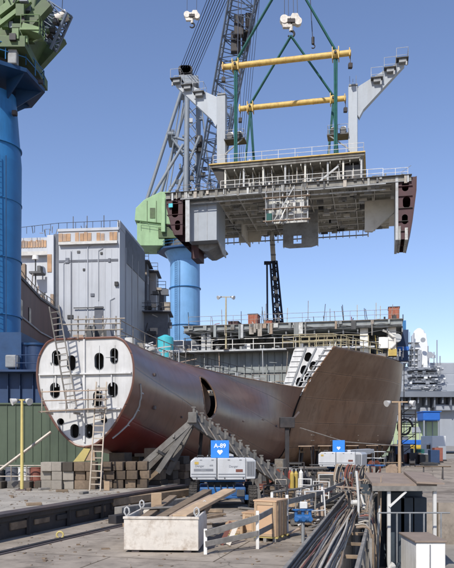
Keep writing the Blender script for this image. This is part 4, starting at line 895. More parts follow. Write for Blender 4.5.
# ---------------------------------------------------------------- blue pedestal crane at the left edge
LD = 56.0; K = .79; lc0 = P(-9, 440, LD); lc0.z = GZ
cl = thing('blue_pedestal_crane', 'bright blue pedestal crane with green machinery deck cut by the left edge', 'crane', lc0)
zq = P(0, 97, LD).z; z1 = P(0, 165, LD).z
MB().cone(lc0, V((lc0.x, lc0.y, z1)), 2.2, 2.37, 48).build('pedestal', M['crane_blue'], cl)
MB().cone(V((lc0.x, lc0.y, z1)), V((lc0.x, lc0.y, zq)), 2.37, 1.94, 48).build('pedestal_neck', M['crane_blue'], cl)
for py in (150, 205, 262, 318): MB().cyl(V((lc0.x, lc0.y, P(0, py, LD).z)), V((lc0.x, lc0.y, P(0, py, LD).z+.08)), 2.4, 48).build('pedestal_seam', M['crane_blue'], cl)
oc = [(cos(R(a+12))*5.3*K, sin(R(a+12))*5.3*K) for a in range(0, 360, 45)]
MB().prism(oc, lambda u, v, w: V((lc0.x+u, lc0.y+v, w)), zq+.8, zq+1.1).build('ring_platform', M['crane_blue_dark'], cl)
for a in range(0, 360, 45):
    d = V((cos(R(a+12)), sin(R(a+12)), 0)); b = V((lc0.x, lc0.y, 0))
    MB().prism([(1.9, zq-.7), (3.9, zq+.8), (1.9, zq+.8)], lambda u, v, w: b+d*u+V((-d.y, d.x, 0))*w+V((0, 0, v)), -.06, .06).build('gusset', M['crane_blue_dark'], cl)
railing(cl, [V((lc0.x+u*.98, lc0.y+v*.98, zq+1.35)) for u, v in oc+[oc[0]]], M['crane_blue'], 1.2, 1.6, .04, name='platform_railing')
MB().box(V((lc0.x+4.3, lc0.y-1.2, zq+.6)), (.4, .3, .3)).build('floodlight', M['black_steel'], cl, bev=.05); MB().tube([V((lc0.x+4.0, lc0.y-1.2, zq+.9)), V((lc0.x+4.3, lc0.y-1.2, zq+.6))], .06, 5).build('lamp_bracket', M['black_steel'], cl)
MB().box(V((lc0.x+2.2, lc0.y-1.0, P(0, 119, LD).z)), (.4, .4, .4)).build('lamp', M['black_steel'], cl, bev=.08)
MB().cyl(V((lc0.x, lc0.y, zq+1.1)), V((lc0.x, lc0.y, zq+2.2)), 2.3, 32).build('slew_ring', M['dark_clutter'], cl)
for dx, h in ((-1.5, 1.0), (1.0, .8), (2.6, 1.1)): MB().box(V((lc0.x+dx, lc0.y-2.7, zq+1.1+h/2)), (.7, .6, h)).build('winch_motor', M['grey_steel'], cl, bev=.08)
zg = zq+2.2
def lx(px): return P(px, 0, LD-3).x
def lz(py): return P(0, py, LD-3).z
MB().bx((lc0.x-6, lc0.y-3.3, zg), (lx(26), lc0.y+3.4, zg+.8)).build('machinery_deck', M['crane_green_dark'], cl)
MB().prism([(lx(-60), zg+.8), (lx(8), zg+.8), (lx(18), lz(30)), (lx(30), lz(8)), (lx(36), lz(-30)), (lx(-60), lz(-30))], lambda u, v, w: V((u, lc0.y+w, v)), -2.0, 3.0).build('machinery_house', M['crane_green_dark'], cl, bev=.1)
for q in (-2.3, 2.3):
    MB().beam(V((lx(4), lc0.y+q, lz(44))), V((lx(46), lc0.y+q, lz(-2))), .7, .8).build('boom_foot', M['crane_green_dark'], cl)
MB().beam(V((lx(-2), lc0.y-2.9, lz(14))), V((lx(24), lc0.y-2.9, lz(-6))), .55, .5).build('house_brace', M['crane_green_mid'], cl)
MB().beam(V((lx(-4), lc0.y-2.9, lz(26))), V((lx(30), lc0.y-2.9, lz(0))), .3, .3).build('house_brace', M['crane_green_mid'], cl)
MB().beam(V((lx(-4), lc0.y-3.0, lz(40))), V((lx(28), lc0.y-3.0, lz(40))), .35, .5).build('deck_beam', M['crane_green_mid'], cl)
ch, lcx = lattice(V((lx(34), lc0.y, lz(22))), V((lx(54), lc0.y-1, lz(-8))), 1.7, 1.7, 1.0, 1.0, 6, .13, .06); ch.build('boom_chord', M['boom_grey'], cl); lcx.build('boom_lattice', M['boom_grey'], cl)
MB().bx((lx(22), lc0.y-3.6, lz(34)), (lx(41), lc0.y-2.0, lz(32))).build('side_platform', M['crane_green_mid'], cl)
MB().beam(V((lx(24), lc0.y-3.4, lz(29))), V((lx(41), lc0.y-3.4, lz(34))), .25, .45).build('platform_beam', M['crane_green_mid'], cl)
railing(cl, [V((lx(23), lc0.y-3.55, lz(32))), V((lx(41), lc0.y-3.55, lz(32))), V((lx(41), lc0.y-2.0, lz(32)))], M['crane_green_mid'], 1.0, 1.0, .035, name='side_railing')
for k in range(26):
    p = V((lx(random.uniform(-2, 34)), lc0.y-random.uniform(2.1, 3.4), lz(random.uniform(0, 46)))); 
    (MB().box(p, (random.uniform(.2, .8), .4, random.uniform(.2, .9))) if k % 3 else MB().tube([p, p+V((random.uniform(-1, 1), 0, random.uniform(.3, 1.4)))], .06, 5)).build('machinery', M[random.choice(['crane_green_mid', 'crane_green_dark', 'dark_clutter', 'crane_green_dark', 'black_steel', 'frame_grey'])], cl)
for k in range(10):
    p = V((lx(random.uniform(40, 62)), lc0.y-random.uniform(.5, 1.6), 0)); p.z = lz(22-(lx(0)-p.x)/(lx(0)-lx(1))*-1*.9+34) if False else lz(60-((p.x-lx(0))/(lx(1)-lx(0)))*1.0)
    MB().box(p, (random.uniform(.2, .6), .4, random.uniform(.2, .6))).build('machinery', M[random.choice(['crane_green_dark', 'dark_clutter', 'black_steel'])], cl)
lamp = P(62, 17, 55); lt_ = thing('crane_lamp', 'white barrel shaped hoist ball at the upper left beside the green crane', 'hoist ball', lamp)
MB().cyl(lamp+V((-.45, 0, -.2)), lamp+V((.4, 0, .2)), .4, 16).build('drum', M['hook_white'], lt_, bev=.08); MB().cyl(lamp+V((-.6, 0, -.27)), lamp+V((-.45, 0, -.2)), .25, 12).build('cap', M['dark_clutter'], lt_)
MB().tube([lamp+V((0, 0, .4)), lamp+V((.6, 0, 14))], .03, 5).build('wire', M['rope_dark'], lt_)
# ---------------------------------------------------------------- navy telescopic crane behind the ship
ND = 108.0; nb = P(277.5, 322, ND); nb.z = GZ
nv = thing('mobile_crane', 'tall navy blue mobile crane boom with pale top section rising behind the ship deck', 'crane', nb)
MB().bx((nb.x-1.4, ND-4, GZ+.9), (nb.x+1.4, ND+5, GZ+2.4)).build('carrier', M['navy_boom'], nv)
for y in (-3, -1.5, 2.5, 4):
    for sx in (-1.3, 1.3): MB().cyl(V((nb.x+sx-.25, ND+y, GZ+.6)), V((nb.x+sx+.25, ND+y, GZ+.6)), .6, 16).build('wheel', M['rubber'], nv)
q0, q1, q2 = P(279, 330, ND), P(273.5, 262, ND), P(271.5, 229, ND); q00 = V((q0.x+.5, ND, GZ+2.4))
MB().beam(q00, q0, 1.7, 1.5).build('boom_section', M['navy_boom'], nv)
ch, lc = lattice(q0, q1, 1.35, 1.0, 1.1, .9, 8, .13, .09); ch.build('boom_chord', M['navy_boom'], nv); lc.build('boom_lattice', M['navy_boom'], nv)
MB().beam(q0, q1, .62, .5).build('boom_section', M['navy_boom'], nv)
for f in (.15, .35, .55, .75): MB().box(L3(q0, q1, f)+V((0, -.6, 0)), (.5, .06, .6)).build('boom_plate', M['pale_steel'], nv)
MB().beam(q1, q2, .75, .7).build('upper_boom', M['tarp_white'], nv)
for f in (.2, .5, .8): MB().box(L3(q1, q2, f)+V((0, -.37, 0)), (.78, .05, .25)).build('boom_band', M['grey_steel'], nv)
MB().cyl(q2+V((-.3, -.5, .1)), q2+V((-.3, .5, .1)), .45, 14).build('head_sheave', M['navy_boom'], nv)
lp = P(267, 263, ND-1); MB().tube([lp, P(267.5, 322, ND-1)], .14, 6).build('pendant_line', M['navy_boom'], nv)
MB().box(lp, (.9, .4, .5)).build('pendant_head', M['navy_boom'], nv, bev=.05); MB().tube([lp, q1+V((0, -.5, 0))], .08, 5).build('pendant_link', M['navy_boom'], nv)

# access ladders and fittings on both pedestals
for root, c, r, z0, z1_, ang in ((ca, cc, 2.88, 4, zt-3, -120), (cl, lc0, 2.4, 6, z1, -62)):
    d = V((cos(R(ang)), sin(R(ang)), 0)); sd2 = V((-d.y, d.x, 0)); b = V((c.x, c.y, 0))+d*(r+.12)
    for q in (-.22, .22): MB().tube([b+sd2*q+V((0, 0, z0)), b+sd2*q+V((0, 0, z1_))], .035, 5).build('ladder_stile', M['crane_blue_dark'], root)
    rg = MB(); z = z0
    while z < z1_: rg.tube([b-sd2*.22+V((0, 0, z)), b+sd2*.22+V((0, 0, z))], .02, 4); z += .4
    rg.build('ladder_lattice', M['crane_blue_dark'], root)
    MB().tube([b+sd2*.7+V((0, 0, z0)), b+sd2*.7+V((0, 0, z1_))], .05, 5).build('cable_pipe', M['crane_blue_dark'], root)
# ---------------------------------------------------------------- grey ship on the left with planked parapet
gd = 90.0; o0 = P(118, 440, gd); o0.z = 0
gs = thing('grey_ship', 'large grey ship on the left with block shaped superstructure and planked parapet', 'ship', o0, R(-6))
def gz(py, D=gd): return P(0, py, D).z
def gx(px): return (px-118)/F*gd
ztp = gz(226); zpl = gz(244); zbt = gz(352)
fa = MB().bx((gx(57), 0, zbt), (0, 14, zpl)).build('front_house', M['ship_grey'], gs, local=True)
for i in range(1, 9): MB().bx((gx(57)+i*.87, -.035, zbt), (gx(57)+i*.87+.05, 0, zpl-.6)).build('plate_seam', M['ship_grey'], fa, local=True)
MB().bx((gx(57), -.06, zpl-2.2), (0, -.002, zpl-1.9)).build('moulding', M['ship_grey_dark'], fa, local=True)
MB().bx((gx(57)+.1, -.5, zpl), (.0, 13.5, zpl+.35)).build('parapet_ledge', M['tarp_white'], gs, local=True)
pk = MB().bx((gx(57), -.12, zpl+.35), (.0, 13.6, ztp-.55)).build('parapet', M['ship_grey'], gs, local=True)
for i in range(14):
    a = gx(57)+i*.56+random.uniform(-.04, .04)
    if i in (3, 8, 11): continue
    MB().bx((a+.02, -.2, zpl+.4+random.random()*.12), (a+.44+.1*random.random(), -.122, ztp-.6-random.random()*.35)).build('plank', M['plank_orange'], pk, local=True)
MB().bx((gx(57)-.1, -.25, ztp-.55), (.15, 13.8, ztp-.2)).build('parapet_cap', M['ship_grey'], pk, local=True)
MB().bx((-.1, .02, ztp-.2), (.25, 13.9, ztp+.75)).build('corner_screen', M['ship_grey'], gs, local=True)
# stepped side to the right
MB().bx((.0, .02, zbt), (.22, 14.5, ztp+.4)).build('side_wall', M['ship_grey'], gs, local=True)
MB().prism([(3, ztp+.4), (14.5, ztp+.4), (14.5, zpl-1.6), (3, zpl-1.6)], lambda u, v, w: (.225+w, u, v), 0, .06).build('side_band', M['ship_grey_dark'], gs, local=True)
# left part set back: parapet, lamp mast, doors
MB().bx((gx(8), 1.6, zbt), (gx(50), 14, zpl-.3)).build('rear_house', M['ship_grey'], gs, local=True)
MB().bx((gx(50), .6, zbt), (gx(57), 14, ztp-.6)).build('dark_slot', M['ship_grey_dark'], gs, local=True)
MB().bx((gx(44), .2, zbt), (gx(51), 1.7, ztp-.8)).build('pilaster', M['ship_grey'], gs, local=True, bev=.06)
lp_ = MB().bx((gx(8), 1.2, zpl-.3), (gx(51), 13, ztp-.8)).build('rear_parapet', M['ship_grey'], gs, local=True)
for i in range(14):
    a = gx(12)+i*.37*1.0
    if a+.3 < gx(43): MB().bx((a+.02, 1.12, zpl+.2), (a+.33, 1.18, ztp-1.1-random.random()*.2)).build('plank', M['plank_orange'], lp_, local=True)
MB().bx((gx(10), .8, zpl-.9), (gx(46), 1.6, zpl-.4)).build('rear_ledge', M['tarp_white'], gs, local=True)
MB().bx((gx(44.5), .12, gz(270)), (gx(49), .2, gz(252))).build('rust_patch_plate', M['plank_orange'], gs, local=True)
railing(gs, [(gx(14), .3, ztp-.6), (gx(57), -.1, ztp-.3), (.1, -.1, ztp-.2)], M['dark_clutter'], .9, 1.2, .035, (), local=True, name='roof_railing')
clut(gs, 34, (gx(16), .2, ztp-.5), (-.5, 6, ztp+.4), .8, ['dark_clutter', 'ship_grey_dark', 'scaffold_pipe', 'plank'])
for a in (.2, .5, .75): MB().tube([(gx(60)*a-.5, .5, ztp), (gx(60)*a-.5, .5, ztp+1.6)], .06, 5).build('aerial', M['ship_grey_dark'], gs, local=True)
mx = gx(32); MB().tube([(mx, .2, gz(315)), (mx, .2, gz(257))], .1, 6).build('lamp_mast', M['dark_clutter'], gs, local=True)
MB().cone((mx, .2, gz(257)), (mx, .2, gz(253)), .45, .38, 14).build('lamp_drum', M['pipe_white'], gs, local=True)
MB().bx((gx(27.5), -.6, gz(272)), (gx(40), 1.0, gz(270))).build('mast_platform', M['dark_clutter'], gs, local=True); MB().bx((gx(35), -.4, gz(270)), (gx(39), .6, gz(264))).build('mast_winch', M['dark_clutter'], gs, local=True, bev=.1)
# bits on the front wall
for px, py, w_, h_, m_ in ((64, 262, .5, .7, 'ship_grey_dark'), (82, 270, .3, .3, 'dark_clutter'), (108, 262, .35, .5, 'ship_grey_dark'), (90, 296, .5, .4, 'ship_grey_dark'), (66, 318, .8, .5, 'dark_clutter'), (112, 330, .5, .9, 'ship_grey_dark'), (84, 334, 1.0, .7, 'dark_clutter'), (76, 252, .4, .3, 'dark_clutter'), (100, 254, .3, .3, 'dark_clutter')):
    MB().bx((gx(px), -.12, gz(py)), (gx(px)+w_, -.001, gz(py)+h_)).build('wall_fitting', M[m_], gs, local=True, bev=.03)
for x_, za_, zb_2 in ((gx(62), 345, 262), (gx(87), 320, 246), (gx(110), 345, 300), (gx(98), 300, 250)): MB().tube([(x_, -.1, gz(za_)), (x_, -.1, gz(zb_2)), (x_+.6, -.1, gz(zb_2)+.3)], .05, 5).build('wall_pipe', M['ship_grey'], gs, local=True)
for y_ in (3, 6.5, 10): MB().tube([(.28, y_, zbt), (.28, y_, ztp-2)], .06, 5).build('wall_pipe', M['ship_grey'], gs, local=True)
clut(gs, 46, (gx(60), -2.2, zbt+.2), (.2, -.3, zbt+2.2), .9, ['dark_clutter', 'ship_grey_dark', 'scaffold_pipe', 'plank', 'ship_grey', 'black_steel'])
for a, b in ((73, 345), (95, 309)): pass
MB().bx((gx(73), -.3, gz(308)), (gx(104), -.22, gz(307))).build('wall_rail', M['dark_clutter'], gs, local=True)
MB().bx((gx(94), -.08, gz(345)), (gx(103), -.03, gz(306))).build('door', M['ship_grey_dark'], gs, local=True)
MB().bx((gx(115), -.3, gz(286)), (gx(118.5), .1, gz(282))).build('junction_box', M['dark_clutter'], gs, local=True)
MB().tube([(gx(70), -.12, gz(345)), (gx(70), -.12, gz(250))], .05, 5).build('conduit', M['ship_grey_dark'], gs, local=True)
# forecastle hull in front and its portholes
hv = MB(); out = [P(-60, 0, 58), P(3, 0, 64), P(40, 0, 82), P(57, 0, 89.5), P(57, 0, 99), P(-60, 0, 99)]
zt_ = 19.6
def hw_(z): return [(v.x-(zt_-z)*.06, v.y) for v in out]
hv = MB().prism([(v.x, v.y) for v in out], lambda u, v, w: V((u, v, w)), GZ, zt_).build('forecastle_hull', M['ship_maroon'], gs)
MB().bx((gx(57), -.4, GZ), (.1, 14, zbt)).build('lower_hull', M['ship_maroon'], gs, local=True)
for f, py in ((.42, 308), (.66, 316), (.2, 300)):
    a = L3(out[1], out[2], f); z = P(0, py, a.y).z; d = (out[2]-out[1]).normalized(); nrm = V((d.y, -d.x, 0))
    MB().box(V((a.x, a.y, z))+nrm*.03, (1.0, .12, 1.7), rz=atan2(d.y, d.x)).build('side_port', M['glass_dark'], gs)
tp = [V((v.x, v.y, zt_)) for v in out[1:4]]
MB().tube([v+V((.05, -.05, 0)) for v in tp], .18, 6).build('deck_edge', M['ship_grey_dark'], gs)
MB().tube([V((v.x+.08, v.y-.08, 15.6)) for v in out[1:4]], .10, 6).build('rubbing_strake', M['ship_grey'], gs)
railing(gs, [v-V((.3, 0, 0)) for v in tp], M['scaffold_pipe'], 1.1, 1.8, .05, name='deck_railing')
for i in range(26):
    f = random.random(); a = L3(tp[0], tp[2], f)-V((random.uniform(.5, 3), 0, 0)); h = random.uniform(.4, 2.2); b = MB()
    if i % 3: b.box(a+V((0, 0, h/2)), (random.uniform(.3, 1.4), .6, h))
    else: b.tube([a, a+V((.2, 0, h*1.3))], .08, 5)
    b.build('deck_fitting', M[random.choice(['dark_clutter', 'ship_grey_dark', 'scaffold_pipe', 'ship_grey', 'plank'])], gs)
# after part: stepped dark platforms right of the superstructure
sx = .3
for i, (px0, px1, py0, py1, D) in enumerate(((136, 147, 262, 345, 106), (140, 156, 272, 345, 110), (146, 164, 290, 345, 113), (136, 168, 312, 350, 104))):
    a, b = P(px0, py1, D), P(px1, py0, D); MB().bx((a.x, D, a.z), (b.x, D+4, b.z)).build('after_house', M['ship_grey_dark' if i != 1 else 'ship_grey'], gs)
    MB().bx((a.x-.4, D-1.4, b.z-.15), (b.x+.5, D+4, b.z)).build('gallery', M['ship_grey_dark'], gs)
    railing(gs, [V((a.x-.3, D-1.3, b.z)), V((b.x+.4, D-1.3, b.z))], M['dark_clutter'], 1.1, 1.1, .045, name='gallery_railing')
for i in range(46):
    p = P(random.uniform(136, 168), random.uniform(262, 345), random.uniform(101, 108)); 
    if p.z > P(0, 262+(p.x+16)*3, 105).z+1: continue
    (MB().box(p, (random.uniform(.3, 1.5), random.uniform(.3, 1), random.uniform(.3, 1.4))) if i % 3 else MB().beam(p, p+V((random.uniform(-2, 2), 0, random.uniform(-2, 2))), .14, .14)).build('after_fitting', M[random.choice(['ship_grey_dark', 'dark_clutter', 'ship_grey', 'black_steel', 'scaffold_pipe'])], gs)
# ---------------------------------------------------------------- floating dock wall, green below and navy above
BD = 49.0
bg_ = thing('dock_barge', 'dark green and navy blue floating dock wall in shade at the left', 'barge', P(30, 0, BD)*V((1, 1, 0))) if False else thing('dock_barge', 'dark green and navy blue floating dock wall in shade at the left', 'barge', V((-14, BD, 0)), R(0))
def bb(px0, py0, px1, py1, d0, d1, name, m, bev=0): a, b = P(px0, py1, BD), P(px1, py0, BD); return MB().bx((a.x, BD+d0, a.z), (b.x, BD+d1, b.z)).build(name, M[m], bg_, bev=bev)
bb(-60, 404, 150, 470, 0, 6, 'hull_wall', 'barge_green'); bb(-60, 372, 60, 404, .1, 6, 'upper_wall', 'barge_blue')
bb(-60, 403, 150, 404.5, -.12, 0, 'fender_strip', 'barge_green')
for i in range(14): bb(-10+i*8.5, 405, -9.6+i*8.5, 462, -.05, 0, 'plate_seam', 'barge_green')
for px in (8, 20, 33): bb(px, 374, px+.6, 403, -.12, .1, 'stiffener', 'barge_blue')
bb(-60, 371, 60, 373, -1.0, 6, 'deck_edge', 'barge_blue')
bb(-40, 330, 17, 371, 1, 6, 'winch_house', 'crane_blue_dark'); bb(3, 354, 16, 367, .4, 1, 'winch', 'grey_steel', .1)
for px in (24, 36): c0 = P(px, 371, BD+2); c1 = P(px, 346, BD+2); MB().cyl(c0, c1, .68, 20).build('vent_drum', M['barge_blue'], bg_); MB().cyl(c1, c1+V((0, 0, .15)), .78, 20).build('drum_rim', M['crane_blue_dark'], bg_)
railing(bg_, [P(16, 371, BD-.6), P(58, 371, BD-.6)], M['barge_blue'], 1.1, 1.2, .03, name='deck_railing')
# ---------------------------------------------------------------- naval ship far right
FD = 250.0
fs = thing('naval_ship', 'pale grey naval ship far right with white domed tower and long flat deck', 'naval ship', V((P(425, 0, FD).x, FD, 0)), R(4))
def fb(px0, py0, px1, py1, d0, d1, name, m, bev=0, D=FD): a, b = P(px0, py1, D), P(px1, py0, D); return MB().bx((a.x, D+d0, a.z), (b.x, D+d1, b.z)).build(name, M[m], fs, bev=bev)
fb(360, 398, 560, 446, 0, 30, 'hull', 'far_grey')
fb(350, 392.5, 570, 398, -6, 40, 'flight_deck', 'far_grey_dark')
for i in range(22): fb(366+i*8, 398, 367.2+i*8, 404+2*(i % 3), -5, 0, 'sponson_bracket', 'far_grey_dark')
for px0, px1, py in ((402, 414, 404), (418, 428, 408), (432, 452, 405)): fb(px0, py, px1, py+6, -3, 0, 'sponson', 'far_grey', .3)
fb(404, 372, 490, 393, 8, 22, 'island', 'far_grey', .3); fb(400, 383, 496, 393, 4, 22, 'island_base', 'far_grey', .3)
fb(434, 360, 480, 372.5, 8.5, 22, 'funnel_block', 'far_grey', .4)
fb(408, 364, 441, 372.5, 9, 21, 'bridge', 'far_grey', .3)
for py in (367, 374, 380, 386.5): fb(413, py, 443, py+2.0, 3.2, 8.9, 'gallery', 'far_grey')
for i in range(10): fb(414+i*3, 368.5+(i % 2)*6, 415.4+i*3, 371+(i % 2)*6, 8.7, 9, 'window', 'far_grey_dark')
def fcone(px, py0, py1, r0, r1, name, m, d=14): MB().cone(P(px, py0, FD+d)*1, P(px, py1, FD+d), r0, r1, 20).build(name, M[m], fs)
a = P(420, 366, FD+12); t0 = P(419, 366, FD+12); t1 = P(419, 334, FD+12)
MB().prism([(-3.6, -3), (3.6, -3), (3.6, 3), (-3.6, 3)], lambda u, v, w: V((t0.x+u*(1-.38*w), t0.y+v*(1-.38*w), t0.z+(t1.z-t0.z)*w)), 0, 1).build('mast_tower', M['far_white'], fs, bev=.25)
fcone(419, 336, 331, 2.5, 1.9, 'dome_base', 'far_white'); fcone(419, 331, 328.5, 1.9, .7, 'dome', 'far_white')
fb(403.5, 338, 412, 366, 9, 15, 'lattice_mast', 'far_grey', .2)
for py in (342, 348, 354, 360): fb(402, py, 413, py+1.0, 6.5, 15, 'mast_platform', 'far_grey')
for px, p0, p1 in ((414, 333, 365), (428, 346, 368), (434, 352, 370), (440, 356, 374), (437, 340, 366)): MB().tube([P(px, p1, FD+8), P(px, p0, FD+8)], .22, 5).build('whip_mast', M['far_grey'], fs)
fb(424, 347, 428, 366, 8, 14, 'tower_side', 'far_grey', .2); fb(430, 360, 437, 366, 8, 12, 'radar_house', 'far_white', .3)
MB().cyl(P(433, 358, FD+10), P(433, 355, FD+10), 1.0, 14).build('radome', M['far_white'], fs)
for i in range(60):
    p = P(random.uniform(404, 446), random.uniform(366, 393), FD+random.uniform(2.4, 3.4)); MB().box(p, (random.uniform(.3, 1.6), .8, random.uniform(.15, .7))).build('island_fitting', M[random.choice(['far_grey', 'far_grey_dark', 'far_white', 'far_grey_dark'])], fs)
for py in (369, 376, 382, 389): railing_mb([P(412, py, FD+2.5), P(446, py, FD+2.5)], 1.1, 2.2, .06).build('gallery_railing', M['far_grey'], fs)
for i in range(14): fb(404+i*3, 373.5+(i % 3)*5, 405.6+i*3, 375.2+(i % 3)*5, 3.0, 3.2, 'scuttle', 'far_grey_dark')
for px, py, r in ((423, 340, .9), (413, 345, .7), (430, 355, 1.2), (441, 368, 1.0)): MB().cyl(P(px, py, FD+5), P(px, py, FD+5.3), r, 14).build('radar_dish', M['far_grey'], fs)
for py in (339, 346, 352, 358): fb(413.5, py, 426, py+.5, 8.0, 13, 'tower_gallery', 'far_grey')
for k in range(5): MB().tube([P(403.5+k*2.0, 366, FD+8), P(404.5+k*1.7, 336-k % 2*4, FD+8)], .1, 4).build('rigging', M['far_grey_dark'], fs)
# ---------------------------------------------------------------- far quay: sheds, containers, clutter
QD = 150.0
def qb(t, px0, py0, px1, py1, d0, d1, name, m, bev=0): a, b = P(px0, py1, QD), P(px1, py0, QD); return MB().bx((a.x, QD+d0, a.z), (b.x, QD+d1, b.z)).build(name, M[m], t, bev=bev)
def qt(name, label, cat, px, d=0, group=None): return thing(name, label, cat, V((P(px, 0, QD).x, QD+d, GZ)), 0, group)
t = qt('green_shed', 'pale yellow green panel shed on the far quay below the naval ship', 'shed', 424, 10)
b0_ = qb(t, 402, 420, 452, 462, 10, 24, 'wall', 'far_green')
for i in range(7): qb(t, 404+i*7, 420, 404.6+i*7, 462, 9.85, 10, 'panel_seam', 'far_grey')
qb(t, 401, 419, 453, 420.5, 9.6, 24.5, 'roof', 'far_grey_dark'); qb(t, 412, 436, 420, 462, 9.8, 10, 'door', 'far_grey_dark'); qb(t, 424, 426, 434, 432, 9.8, 10, 'window', 'far_grey')
t = qt('blue_tarpaulin_tent', 'bright blue covered box above the green shed at the right edge', 'tent', 436, 6); qb(t, 428.5, 411, 446, 420, 4, 9, 'cover', 'tarp_blue', .2); qb(t, 429, 420, 430, 462, 4, 4.5, 'leg', 'far_grey'); qb(t, 445, 420, 446, 462, 4, 4.5, 'leg', 'far_grey'); qb(t, 428, 410.3, 447, 411.2, 3.8, 9.2, 'roof_edge', 'tarp_blue')
t = qt('blue_container', 'long blue and yellow striped container on the far quay', 'container', 422, 4); qb(t, 404, 440, 436, 445, 2, 6, 'body', 'tarp_blue', .05); qb(t, 404, 445, 436, 449, 1.95, 6, 'yellow_skirt', 'container_yellow'); 
for i in range(8): qb(t, 405+i*4, 440.4, 405.5+i*4, 445, 1.88, 2, 'rib', 'tarp_blue')
for i, (px, w, py, m, l) in enumerate(((407, 4, 449, 'hose_red', 'small rust red bin beside the blue container on the far quay'), (414, 5, 448, 'container_yellow', 'yellow skip on the far quay in front of the shed'), (421, 4, 450, 'red_paint', 'small red drum cabinet on the far quay'), (427, 5, 447, 'far_green', 'pale green locker on the far quay'))):
    t = qt('quay_locker', l, 'locker', px, -2); qb(t, px, py, px+w, 458, -2, 0, 'body', m, .1); qb(t, px-.2, py-.5, px+w+.2, py, -2.1, .1, 'lid', m); qb(t, px+w*.3, py+2, px+w*.35, py+6, -2.06, -2, 'handle', 'far_grey_dark')
t = qt('white_truck', 'white box truck at the right edge beyond the brown shed roof', 'truck', 440, -20)
QD = 120.0
qb(t, 432, 436, 446, 455, 0, 7, 'cargo_box', 'far_white', .1); qb(t, 428, 443, 432, 456, 1, 3.2, 'cab', 'far_white', .15); qb(t, 428.3, 445, 431.7, 449, .95, 1, 'windscreen', 'glass_dark'); qb(t, 428, 456, 446, 457.5, .2, 7, 'chassis', 'far_grey_dark')
for px in (430, 436, 443): c = P(px, 458.5, 120.4); MB().cyl(c, c+V((0, .4, 0)), .5, 14).build('wheel', M['rubber'], t)
QD = 95.0
t = thing('scaffold_tower', 'tall dark scaffold tower at the right of the hull in front of the green shed', 'scaffold', V((P(408, 0, QD).x, QD, GZ)))
for px in (401.5, 415.5):
    for d in (0, 2): a = P(px, 470, QD+d); b = P(px, 410, QD+d); a.z = GZ; MB().tube([a, b], .09, 6).build('standard', M['black_steel'], t)
for py in (414, 424, 434, 444, 454): qb(t, 401, py, 416, py+.6, -.1, 2.1, 'staging_deck', 'black_steel'); MB().tube([P(401.5, py-7, QD), P(415.5, py-7, QD)], .05, 5).build('ledger', M['black_steel'], t); MB().tube([P(401.5, py, QD), P(415.5, py-10, QD)], .05, 5).build('brace', M['black_steel'], t)
t = thing('cable_reel', 'large black ring shaped hose reel hanging by the scaffold tower', 'reel', P(404, 427, 90)); c = P(404, 427, 90)
MB().tube([c+V((.2*cos(a/3), .1*sin(a), .1*sin(a)))+V((cos(a)*.9, 0, sin(a)*.9)) for a in [i*.3 for i in range(22)]], .14, 6).build('ring', M['black_steel'], t); MB().tube([c+V((-.9, 0, 0)), c+V((.9, 0, 0))], .06, 5).build('spoke', M['black_steel'], t); MB().tube([c+V((0, 0, -.9)), c+V((0, 0, 8))], .05, 5).build('hanger', M['black_steel'], t)
QD = 82.0
# odds and ends in the shade to the right of the hull
cols = ['dark_clutter', 'far_grey', 'dark_clutter', 'barge_blue', 'hose_red', 'far_grey', 'dark_clutter', 'black_steel', 'crib_timber', 'sling_green']
for i in range(16):
    px = 388+i*3.6; m = cols[i % len(cols)]; h = random.uniform(.9, 2.4); a = P(px, 460, 82+(i*7 % 22)); a.z = 0
    t = thing('stores_cage', {'dark_clutter': 'dark', 'far_grey': 'grey', 'container_yellow': 'yellow', 'barge_blue': 'navy', 'hose_red': 'rust red', 'crib_timber': 'brown', 'black_steel': 'black', 'sling_green': 'dark green', 'far_white': 'pale'}[m]+f' stores cage in the yard right of the hull, {["first", "second", "third", "fourth", "fifth", "sixth", "seventh", "eighth", "ninth", "tenth", "eleventh", "twelfth", "thirteenth", "fourteenth", "fifteenth", "sixteenth"][i]} from the left', 'cage', a, 0, 'stores cages in the yard')
    MB().bx((a.x-.5, a.y, .2), (a.x+.6, a.y+1.2, h)).build('body', M[m], t, bev=.04); MB().bx((a.x-.55, a.y-.05, 0), (a.x+.65, a.y+1.25, .2)).build('skid', M['black_steel'], t)
def smooth_path(pts, n=26):
    pts = [V(p) for p in pts]; return [catmull(pts, i/n*(len(pts)-1)) for i in range(n+1)]
# ---------------------------------------------------------------- timber blocks, shores, staging round the hull
def sblock(name, label, group, c, size, m, rz=0.0): 
    o = MB().box(c, size, rz=rz).build(name, M[m], bev=.015); tag(o, label, 'block', group)
def sl(t, s, z): return SW(t, s, z)
ZP = PH
# pale and dark crib stack under the white bulkhead
for r in range(3):
    for c_ in range(5):
        x = -8.05+c_*.50; y = 31.15+(r % 2)*.06
        m = 'block_dark' if c_ in (2,) and r == 2 else ('block_pale' if c_ < 3 else 'crib_timber')
        sblock('crib_block', {'block_pale': 'pale concrete coloured block in the stack below the left half of the white bulkhead', 'block_dark': 'dark block at the top of the pale stack below the white bulkhead', 'crib_timber': 'brown timber block in the stack left of the ladder foot'}[m], 'crib blocks below the bulkhead', (x+random.uniform(-.03, .03), y+.3+random.uniform(-.12, .08), ZP+.2+r*.405), (.45+random.uniform(0, .04), .7, .40), m, R(random.uniform(-2, 2)))
for r in range(3):
    for c_ in range(4):
        sblock('crib_block', 'brown timber block in the crib right of the ladder foot', 'timber crib blocks under the near hull', (-5.45+c_*.52+.1*(r % 2), 32.0+c_*.15+random.uniform(-.2, .1), ZP+.2+r*.405), (.43+random.uniform(0, .06), .9, .39), 'crib_timber', R(random.uniform(-3, 3)))
